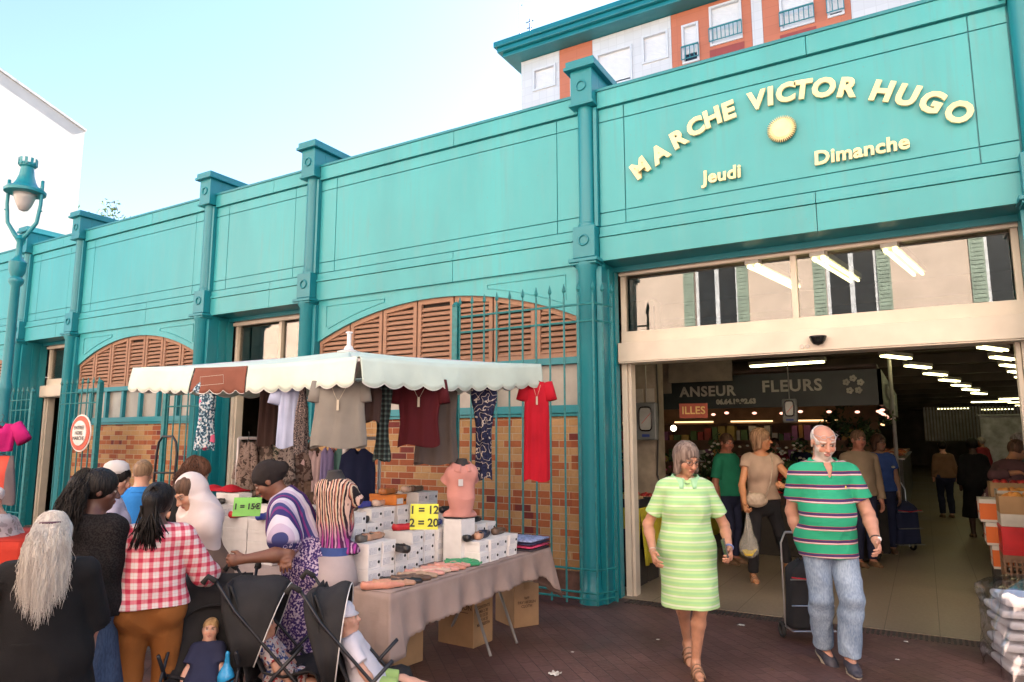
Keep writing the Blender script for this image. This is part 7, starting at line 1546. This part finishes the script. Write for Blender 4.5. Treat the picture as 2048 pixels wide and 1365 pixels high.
# pillar with scale, bulb, red sign
PI = thing('inner_pillar', 'cream square pillar just inside the entrance with papers and cables', 'pillar', (-3.05, 2.1, 0)); b = MB(); b.box(-3.28, -2.98, 1.95, 2.25, 0, 3.5); b.build('shaft', mat('dirty_cream_paint', (.30, .26, .20), .7, .15), PI)
b = MB(); b.tube([(-2.97, 1.94, 3.4), (-2.95, 1.94, 2.0), (-2.99, 1.94, 1.2), (-2.9, 1.94, .9)], .012, 6); b.build('cable', mat('dark_cable', (.03, .03, .03)), PI)
for x, z in ((-3.2, 2.22), (-3.05, 2.22)): b = MB(); b.box(x - .05, x + .05, 1.935, 1.945, z - .09, z + .09); b.build('paper_note', mat('paper', (.42, .40, .34)), PI)
def scale(label, x, y, z, s_=1.0):
    T_ = thing('hanging_scale', label, 'scale', (x, y, z)); b = MB(); b.box(-.14 * s_, .14 * s_, -.05, .05, -.24 * s_, .24 * s_); b.build('casing', mat('grey_casing', (.16, .18, .18), .5), T_, False, bevel=.02)
    f_ = MB(); pts = [(.085 * s_ * math.copysign(abs(math.cos(t)) ** .4, math.cos(t)), -.058, .15 * s_ * math.copysign(abs(math.sin(t)) ** .5, math.sin(t)) + .03) for t in [2 * math.pi * k / 32 for k in range(32)]]
    f_.tube(pts, .010, 6, closed=True); f_.build('window_rim', mat('black_gloss_plastic', (.01, .01, .01)), T_, False, smooth=True); g_ = MB(); g_.add(pts, [tuple(range(32))]); g_.build('dial', mat('scale_dial', (.40, .42, .40), .3), T_, False)
    n_ = MB(); n_.tube([(-.05 * s_, -.062, -.03), (.07 * s_, -.062, .10 * s_)], .004, 5); n_.build('needle', mat('needle_red', (.5, .1, .08)), T_, False); l_ = MB(); l_.box(-.05, .05, -.056, -.05, -.20 * s_, -.165 * s_); l_.build('blue_plate', mat('blue_plate', (.02, .05, .25)), T_, False)
    d_ = MB(); d_.tube([(0, 0, .24 * s_), (0, 0, .24 * s_ + .5)], .008, 6); d_.build('hook', mat('grey_steel', (.3, .3, .3)), T_, False)
scale('grey market scale with rounded window on the pillar inside the entrance', -3.06, 1.80, 1.88); p_ = at(1580, 822, 9.5); scale('second grey market scale hanging behind the bald man', p_.x, p_.y, p_.z, .68)
BL = at(1347, 857, 7.9); b = MB(); b.ball(tuple(BL), .034, n=14); o = b.build('bulb', mat('glowing_bulb', (1, .9, .7), emit=(1, .85, .62), estr=1.5), None); tag(o, 'glowing round light bulb beside the pillar', 'light bulb')
p_ = at(1387, 822, 8.6); RS = thing('red_sign', 'small red and gold hanging sign with letters ILLES', 'sign', p_, R(15)); b = MB(); b.box(-.17, .17, -.01, .01, -.09, .09); b.build('board', mat('brick_red_board', (.30, .05, .02)), RS, False)
o = text_mesh('sign_text', 'ILLES', .13, mat('gold_text', (.6, .4, .12)), RS, Matrix.Identity(4), .002, .002); o.matrix_parent_inverse = Matrix.Identity(4); o.data.transform(Matrix.Translation((0, -.015, 0)) @ Matrix.Rotation(R(90), 4, 'X'))
for i, (x, y, l_) in enumerate(((-3.28, 1.4, 'wooden crate with white paper on the near produce crates'), (-3.28, 1.0, 'black plastic crate low beside the door frame'))):
    fruit_tray(l_, x + .2, y, .42, .4, .36, .22, WOODC if i == 0 else mat('black_crate', (.02, .02, .025)), FC['potato'], 12, 40 + i); b = MB(); b.box(x, x + .4, y - .17, y + .17, 0, .415); single('crate_base', b, mat('dark_crate', (.03, .03, .03)), 'dark empty crate turned over %s' % ('under the papered crate' if i == 0 else 'under the low black crate'), 'crate')
# fish counter, post, panels along the aisle
FCN = thing('fish_counter', 'long refrigerated counter with orange seafood along the aisle', 'counter', (-.9, 16, 0)); b = MB(); b.box(-1.9, -.45, 11.2, 22, 0, 1.20); b.build('cabinet', mat('dark_steel_panel', (.05, .05, .055), .4), FCN); b = MB(); b.box(-1.95, -.40, 11.15, 22.05, 1.20, 1.23); b.build('rim', mat('aluminium_rim', (.35, .35, .35), .3, metal=.7), FCN)
rr = np.random.default_rng(4); bs = [MB(), MB(), MB()]
for _ in range(600): x, y = rr.uniform(-1.8, -.5), rr.uniform(11.3, 21.5); bs[rr.integers(3)].ball((x, y, 1.25 + rr.uniform(0, .08)), rr.uniform(.04, .09), rr.uniform(.03, .06), .03, 6)
for b_, c, n_ in zip(bs, ((.5, .15, .05), (.45, .35, .28), (.3, .05, .04)), ('orange', 'pale', 'red')): tag(b_.build('seafood', mat('seafood_' + n_, c, .3), None, smooth=True), n_ + ' seafood heaped on the long counter', 'seafood', kind='stuff')
p_ = at(1792, 900, 11.5); b = MB(); b.lathe([(.03, 0), (.03, 3.6)], (p_.x, p_.y, 0), 12); single('steel_post', b, mat('pale_steel', (.4, .38, .36), .4), 'pale thin post at the corner of the fish counter', 'post')
b = MB()
for i in range(40): x = .05 + i * .09; b.box(x, x + .05, 20 + .0 * i, 20.02, 1.6, 2.7)
single('strip_curtain', b, mat('grey_strip', (.3, .3, .32), .4), 'grey plastic strip curtain far down the aisle', 'curtain')
for i, (x, y, w_, c, lb, z0, z1) in enumerate(((2.2, 17, 1.6, (.45, .47, .5), 'pale grey kiosk far down the aisle', 0, 2.3), (-3.4, 14, 1.6, (.05, .12, .08), 'green awning stall behind the florist', 2.1, 2.7), (3.4, 13, 1.4, (.25, .3, .33), 'grey sloping awning at the right of the aisle', 2.0, 2.3), (-1.6, 12.5, .8, (.15, .13, .1), 'dark notice board behind the fish counter', .9, 2.4))):
    b = MB(); b.box(x - w_ / 2, x + w_ / 2, y, y + .5, z0, z1); b.box(x - w_ / 2 - .06, x + w_ / 2 + .06, y - .1, y + .6, z1, z1 + .05); single('market_kiosk', b, mat('kiosk_%d' % i, c, .6, .2), lb, 'stall', bevel=.01)
for i in range(6): b = MB(); b.box(-.6, .6, -.03, .03, -.02, .02); o = b.build('counter_lamp', mat('warm_strip', (1, .8, .4)), None, False); o.location = (-1.2, 11.6 + i * 1.8, 2.15); o.rotation_euler = (0, 0, R(90)); tag(o, '%s warm lamp above the seafood counter' % ('nearest', 'second', 'third', 'fourth', 'fifth', 'farthest')[i], 'lamp', 'warm lamps above the seafood counter')
for i, dp in enumerate((9.5, 11.5, 13.5, 16.0)):
    q = at(1985 - i * 14, 950, dp); nm_ = ('first', 'second', 'third', 'fourth')[i]; T_ = thing('produce_stand', '%s produce stand on the right hand side of the aisle' % nm_, 'stand', (q.x + .9, q.y, 0)); b = MB(); b.box(q.x, q.x + 1.8, q.y, q.y + 1.3, 0, .78); b.box(q.x - .03, q.x + 1.83, q.y - .03, q.y + 1.33, .78, .82); b.build('stand_body', mat('pale_green_panel', (.20, .26, .16), .7), T_)
    for k in range(3): fruit_tray('%s crate of the %s right hand produce stand' % (('left', 'middle', 'right')[k], nm_), q.x + .32 + k * .56, q.y + .3, .825, .5, .5, .12, WOODC, FC[('orange', 'lime', 'apple', 'peach')[(i + k) % 4]], 18, 70 + i * 3 + k, .05)
# narrow door interiors: shelves with stock
for j, (x, y, lb) in enumerate(((-9.2, 2.6, 'shelves of brown cartons inside the narrow doorway'), (-15.6, 2.2, 'shelves of cartons inside the far left doorway'))):
    S_ = thing('stock_shelf', lb, 'shelf', (x, y, 0)); b = MB()
    for z in (.3, .8, 1.3, 1.8, 2.3): b.box(x - 1.2, x + 1.6, y, y + .5, z, z + .03)
    for q in (-1.2, .2, 1.57): b.box(x + q, x + q + .03, y + .01, y + .49, 0, 2.4)
    b.build('rack_frame', mat('dark_rack', (.08, .06, .05)), S_); rr = random.Random(j)
    for mm, nm in ((CARD, 'carton'), (mat('red_stock', (.35, .05, .03)), 'red_stock'), (mat('green_stock', (.08, .22, .04)), 'green_stock'), (mat('white_stock', (.4, .4, .38)), 'white_stock')):
        for z in (.33, .83, 1.33, 1.83): 
            b = MB(); x_ = x - 1.1 + rr.uniform(0, 1.6); b.box(x_, x_ + rr.uniform(.2, .5), y + .03 - .02 * (nm != 'carton'), y + .4, z, z + rr.uniform(.15, .35)); b.build(nm, mm, S_)
# ================================================================== CRATES AT THE RIGHT
def _print(nt, L, b, v):
    x, y, z = sep(nt, v); t = math_(nt, 'FRACT', math_(nt, 'ADD', math_(nt, 'DIVIDE', z, .24), 10)); c = ramp(nt, t, [(0, (.55, .52, .48)), (.10, (.62, .13, .02)), (.80, (.55, .52, .48))], True); L.new(c, b.inputs['Base Color'])
OPB = mat_nodes('orange_printed_card', _print, .6)
CX, CY = .60, 1.72
for i in range(3):
    T_ = thing('fruit_box', 'orange and white printed fruit box, %s of the three stacked ones' % ('bottom', 'middle', 'top')[i], 'box', (CX + .02 - .04 * i + .2, CY + .75, .24 * i + .30), 0, 'orange printed fruit boxes'); b = MB(); b.box(-.28, .28, -.20, .20, 0, .235); b.build('carton', OPB, T_, False, bevel=.003)
    for zz, sz in ((.15, .09), (.06, .05)): b = MB(); b.box(-.285, -.281, -.12, .04, zz - sz / 2, zz + sz / 2); b.box(-.1, .06, -.205, -.201, zz - sz / 2, zz + sz / 2); b.build('white_print', mat('white_print', (.6, .58, .54)), T_, False)
b = MB(); b.box(CX - .06, CX + .5, CY + .56, CY + .94, 0, .297); single('base_crate', b, mat('dark_crate', (.03, .03, .03)), 'dark upturned crate carrying the orange printed boxes', 'crate')
fruit_tray('white tray with peaches on top of the orange printed boxes', CX + .28, CY + .75, 1.02, .5, .38, .09, mat('white_tray', (.5, .47, .42)), FC['peach'], 20, 50, .04)
def plastic_crate(label, z, h_, m_, slot, sx=.60, sy=.40):
    T_ = thing('plastic_crate', label, 'crate', (CX + sx / 2, CY + sy / 2, z)); b = MB(); b.box(-sx / 2, sx / 2, -sy / 2, -sy / 2 + .015, h_ - .07, h_)
    b.box(-sx / 2, sx / 2, -sy / 2, sy / 2, 0, .02)
    for (x0, x1, y0, y1) in ((-sx / 2 - .01, sx / 2 + .01, -sy / 2 - .01, -sy / 2 + .012), (-sx / 2 - .01, sx / 2 + .01, sy / 2 - .012, sy / 2 + .01), (-sx / 2 - .01, -sx / 2 + .012, -sy / 2, sy / 2), (sx / 2 - .012, sx / 2 + .01, -sy / 2, sy / 2)):
        b.box(x0, x1, y0, y1, h_ - .035, h_); b.box(x0, x1, y0, y1, 0.0, .045)
        if slot:
            n = 14 if x1 - x0 > .1 else 10
            for k in range(n):
                if x1 - x0 > .1: q = x0 + (x1 - x0 - .016) * k / (n - 1); b.box(q, q + .016, y0 + .004, y1 - .004, .045, h_ - .035)
                else: q = y0 + (y1 - y0 - .016) * k / (n - 1); b.box(x0 + .004, x1 - .004, q, q + .016, .045, h_ - .035)
            for zz in (.11, .18, .25):
                if zz < h_ - .05: b.box(x0 + .003, x1 - .003, y0 + .003, y1 - .003, zz, zz + .012)
        else: b.box(x0 + .005, x1 - .005, y0 + .005, y1 - .005, .045, h_ - .035)
    b.build('crate_wall', m_, T_, False)
    if not slot: b = MB(); b.box(-.12, .12, -sy / 2 - .012, -sy / 2 - .004, h_ - .085, h_ - .05); b.build('hand_hole', mat('dark_hole', (.05, .01, .01)), T_, False)
    return T_
plastic_crate('orange plastic crate at the bottom of the right hand pile', 0, .16, mat('orange_plastic', (.50, .10, .03), .5), True); plastic_crate('brown slatted plastic crate in the middle of the right hand pile', .162, .36, mat('brown_plastic', (.22, .12, .07), .5), True)
plastic_crate('bright red plastic crate under the cardboard fruit trays', .524, .27, mat('red_plastic', (.50, .015, .02), .4), False)
fruit_tray('cardboard tray of yellow peaches on the red crate', CX + .3, CY + .2, .797, .60, .40, .12, mat('white_tray', (.5, .47, .42)), FC['peach'], 24, 51, .042); fruit_tray('brown cardboard tray of yellow peaches on top of the right hand pile', CX + .3, CY + .2, .92, .60, .40, .17, CARD, FC['peach'], 34, 52, .042)
fruit_tray('small open cardboard box of red fruit behind the peach trays', CX + .25, CY + 1.2, .95, .5, .4, .22, CARD, FC['apple'], 18, 53, .04); b = MB(); b.box(CX, CX + .5, CY + 1.0, CY + 1.4, 0, .945); single('display_stand', b, mat('dark_crate', (.03, .03, .03)), 'dark stand behind the orange printed boxes', 'stand')
# wrapped foam trays in the corner
FT = thing('wrapped_bundle', 'stack of white foam trays in clear plastic wrap in the lower right corner', 'bundle', (.62, -1.9, 0)); FOAM = mat('white_foam', (.70, .72, .78), .6, .03)
q_ = at(2040, 1290, 4.9); bx_, by_ = q_.x + .12, q_.y + .1; FT.location = (bx_, by_, 0)
for k in range(7):
    b = MB(); b.cbox((bx_ + .02 * math.sin(k * 2.3), by_ + .015 * math.cos(k * 1.7), .06 + k * .076), .50, .42, .05, R(12 + 4 * math.sin(k * 1.9)), R(1.5 * math.sin(k * 3.1))); b.build('foam_tray', FOAM, FT, bevel=.018)
b = MB(); Mz = Matrix.Translation((bx_, by_, 0)) @ Matrix.Rotation(R(12), 4, 'Z')
def wrapf(u, v):
    a = 2 * math.pi * u; r_ = 1 + .05 * math.sin(a * 5 + v * 7) + .04 * math.sin(a * 11 - v * 13) + .02 * math.sin(a * 23 + v * 31); x = .31 * math.copysign(abs(math.cos(a)) ** .45, math.cos(a)) * r_; y = .27 * math.copysign(abs(math.sin(a)) ** .45, math.sin(a)) * r_
    z = v * .67; k = 1 if v < .9 else (1 - (v - .9) * 6); return Mz @ Vector((x * k, y * k, z))
b.grid(wrapf, 64, 14)
pm = bpy.data.materials.new('clear_wrap'); pm.use_nodes = True; nt = pm.node_tree; nt.nodes.clear(); oo = _n(nt, 'ShaderNodeOutputMaterial'); tt = _n(nt, 'ShaderNodeBsdfTransparent'); gg = _n(nt, 'ShaderNodeBsdfGlossy'); gg.inputs['Roughness'].default_value = .12; mm = _n(nt, 'ShaderNodeMixShader'); mm.inputs[0].default_value = .38; nt.links.new(tt.outputs[0], mm.inputs[1]); nt.links.new(gg.outputs[0], mm.inputs[2]); nt.links.new(mm.outputs[0], oo.inputs[0]); MATS['clear_wrap'] = pm
tcn = _n(nt, 'ShaderNodeTexCoord'); nb = _n(nt, 'ShaderNodeTexNoise'); nb.inputs['Scale'].default_value = 22; bb = _n(nt, 'ShaderNodeBump'); bb.inputs['Strength'].default_value = .8; nt.links.new(tcn.outputs['Object'], nb.inputs[0]); nt.links.new(nb.outputs['Fac'], bb.inputs['Height']); nt.links.new(bb.outputs[0], gg.inputs['Normal'])
b.build('plastic_wrap', pm, FT, smooth=True)
# ------------------------------------------------------------------ things the walkers carry or pull
def trolley(label, x, y, rz, h_=.62, m_=None, frame=mat('silver_tube', (.5, .5, .5), .3, metal=.8)):
    T_ = thing('shopping_trolley', label, 'shopping trolley', (x, y, 0), rz); b = MB()
    b.grid(lambda u, v: ((.19 - .02 * v) * math.copysign(abs(math.cos(2 * math.pi * u)) ** .4, math.cos(2 * math.pi * u)) * (1 if v < .86 else 1 - (v - .86) * 5), (.12 - .01 * v) * math.copysign(abs(math.sin(2 * math.pi * u)) ** .4, math.sin(2 * math.pi * u)) * (1 if v < .86 else 1 - (v - .86) * 5), .14 + h_ * v + .02 * math.sin(u * 20) * (v > .8)), 40, 18); b.build('bag', m_ or BLF, T_, False, smooth=True, solid=.004)
    b = MB()
    for s in (-1, 1): b.tube([(s * .17, .14, .06), (s * .17, .15, .9), (s * .12, .16, 1.0)], .009, 6); b.tube([(s * .2, -.13, .13), (s * .2, .14, .13)], .008, 6)
    b.tube([(-.12, .16, 1.0), (.12, .16, 1.0)], .012, 6)
    for z in (.13, .36, .6): b.tube([(-.2, -.135, z), (.2, -.135, z), (.2, .14, z)], .007, 6)
    b.build('frame', frame, T_, False)
    for s in (-1, 1): w_ = MB(); w_.tube([(s * .21, .12 + .06 * math.cos(t), .085 + .06 * math.sin(t)) for t in [2 * math.pi * k / 16 for k in range(16)]], .018, 6, closed=True); w_.build('wheel', TYRE, T_, False, smooth=True)
    w_ = MB(); w_.tube([(-.19, -.14, .62), (0, -.15, .60), (.19, -.14, .62)], .006, 6); w_.build('red_trim', mat('red_piping', (.5, .02, .03)), T_, False)
    return T_
tq = trolley('black shopping trolley with red trim pulled by the man in the striped polo', -.93, -.42, R(30)); tq.scale = (.86, .86, .86); p_ = at(1806, 1012, 10.3); trolley('dark shopping trolley with a grey flap behind the woman in blue', p_.x, p_.y, R(40), .6, NAVY)
# white plastic bag with bananas, held by the beige woman
hw = w3.root.matrix_basis @ Vector(tuple(w3.palm[1])); PB = thing('plastic_bag', 'thin white carrier bag of bananas held by the woman in the beige blouse', 'bag', (hw.x, hw.y, hw.z - .52)); f = Field(V(-.16, -.10, -.02), V(.16, .10, .56), .006)
f.ell(V(0, 0, .12), V(.105, .06, .12), .03); f.cap(V(0, 0, .20), V(0, 0, .50), .07, .014, .04, V(0, 1, 0), 1.6); P, Q = f.mesh(); P = P + normals(P, Q) * (wob(P, 8, 45, (1, 1, .5)) * .007)[:, None]
bagm = bpy.data.materials.new('thin_bag'); bagm.use_nodes = True; nt = bagm.node_tree; bd = nt.nodes['Principled BSDF']; bd.inputs['Base Color'].default_value = (.6, .58, .52, 1); bd.inputs['Roughness'].default_value = .3; bd.inputs['Alpha'].default_value = .30
npmesh('bag_film', P, Q, bagm, PB)
for k in range(4): b = MB(); b.tube([(-.07 + .012 * k, -.03 + .02 * k, .09), (-.03, -.03 + .02 * k, .045 + .006 * k), (.03, -.03 + .02 * k, .045 + .006 * k), (.075, -.03 + .02 * k, .10)], [.008, .02, .02, .007], 8); b.build('banana', mat('banana_yellow', (.65, .48, .03), .5), PB, False, smooth=True)
# shoulder bag
hb = w3.up(.03, .10, .02) + V(.06, .03, -.03); BG = Person.__new__(Person); f = Field(hb - .2, hb + .2, .006); f.ell(hb, V(.125, .05, .075), .02); f.cap(hb + V(-.06, 0, .05), hb + V(.06, 0, .05), .035, .035, .03); P, Q = f.mesh(); P = P + normals(P, Q) * (wob(P, 9, 50) * .006)[:, None]
SBG = thing('shoulder_bag', 'cream quilted shoulder bag worn by the woman in the beige blouse', 'handbag', w3.root.location, w3.root.rotation_euler.z); npmesh('bag_body', P, Q, mat('cream_leather', (.42, .33, .25), .45, .1, 30, bump=.3), SBG)
b = MB(); b.tube([tuple(hb + V(-.10, .0, .03)), tuple(w3.up(-.035, .095, .12)), tuple(w3.up(-.050, .085, .20)), tuple(w3.up(-.060, .050, .275)), tuple(w3.up(-.060, .0, .290)), tuple(w3.up(-.055, -.07, .24)), tuple(w3.up(.02, -.10, .10)), tuple(hb + V(.11, -.0, .03))], .008, 6); b.build('strap', mat('cream_leather', (.42, .33, .25)), SBG, False, smooth=True)
# litter on the paving
for i, (px, py, s_, lb) in enumerate(((1483, 1251, .028, 'flat white scrap of paper right of the pale green dress'), (1110, 1350, .035, 'crumpled white tissue near the bottom edge'), (1812, 1284, .016, 'small white crumb of paper right of the bald man'), (1795, 1320, .014, 'tiny pale scrap near the right shoes'), (1145, 1305, .012, 'tiny white scrap in front of the cardboard boxes'), (1316, 1280, .012, 'tiny pale scrap left of the sandals'), (1545, 1340, .014, 'tiny brown leaf scrap between the two walkers'), (1700, 1255, .012, 'scrap of paper by the jeans'))):
    d_ = (FW * FPX + RT * (px - 1024) + UP * (682.5 - py)); t_ = (0.004 - CAM_H) / d_.z; x, y = d_.x * t_, CAM_Y + d_.y * t_; rr = random.Random(i); b = MB()
    b.grid(lambda u, v: (x + (u - .5) * 2 * s_ * (1 + .2 * math.sin(v * 7)), y + (v - .5) * 2 * s_, .006 + s_ * (.5 if i == 1 else .15) * abs(math.sin(u * 7 + i) * math.cos(v * 8 + i))), 8, 8); single('litter', b, mat('litter_paper', (.6, .58, .54), .7) if i != 6 else LEATH, lb, 'litter', 'litter on the paving')
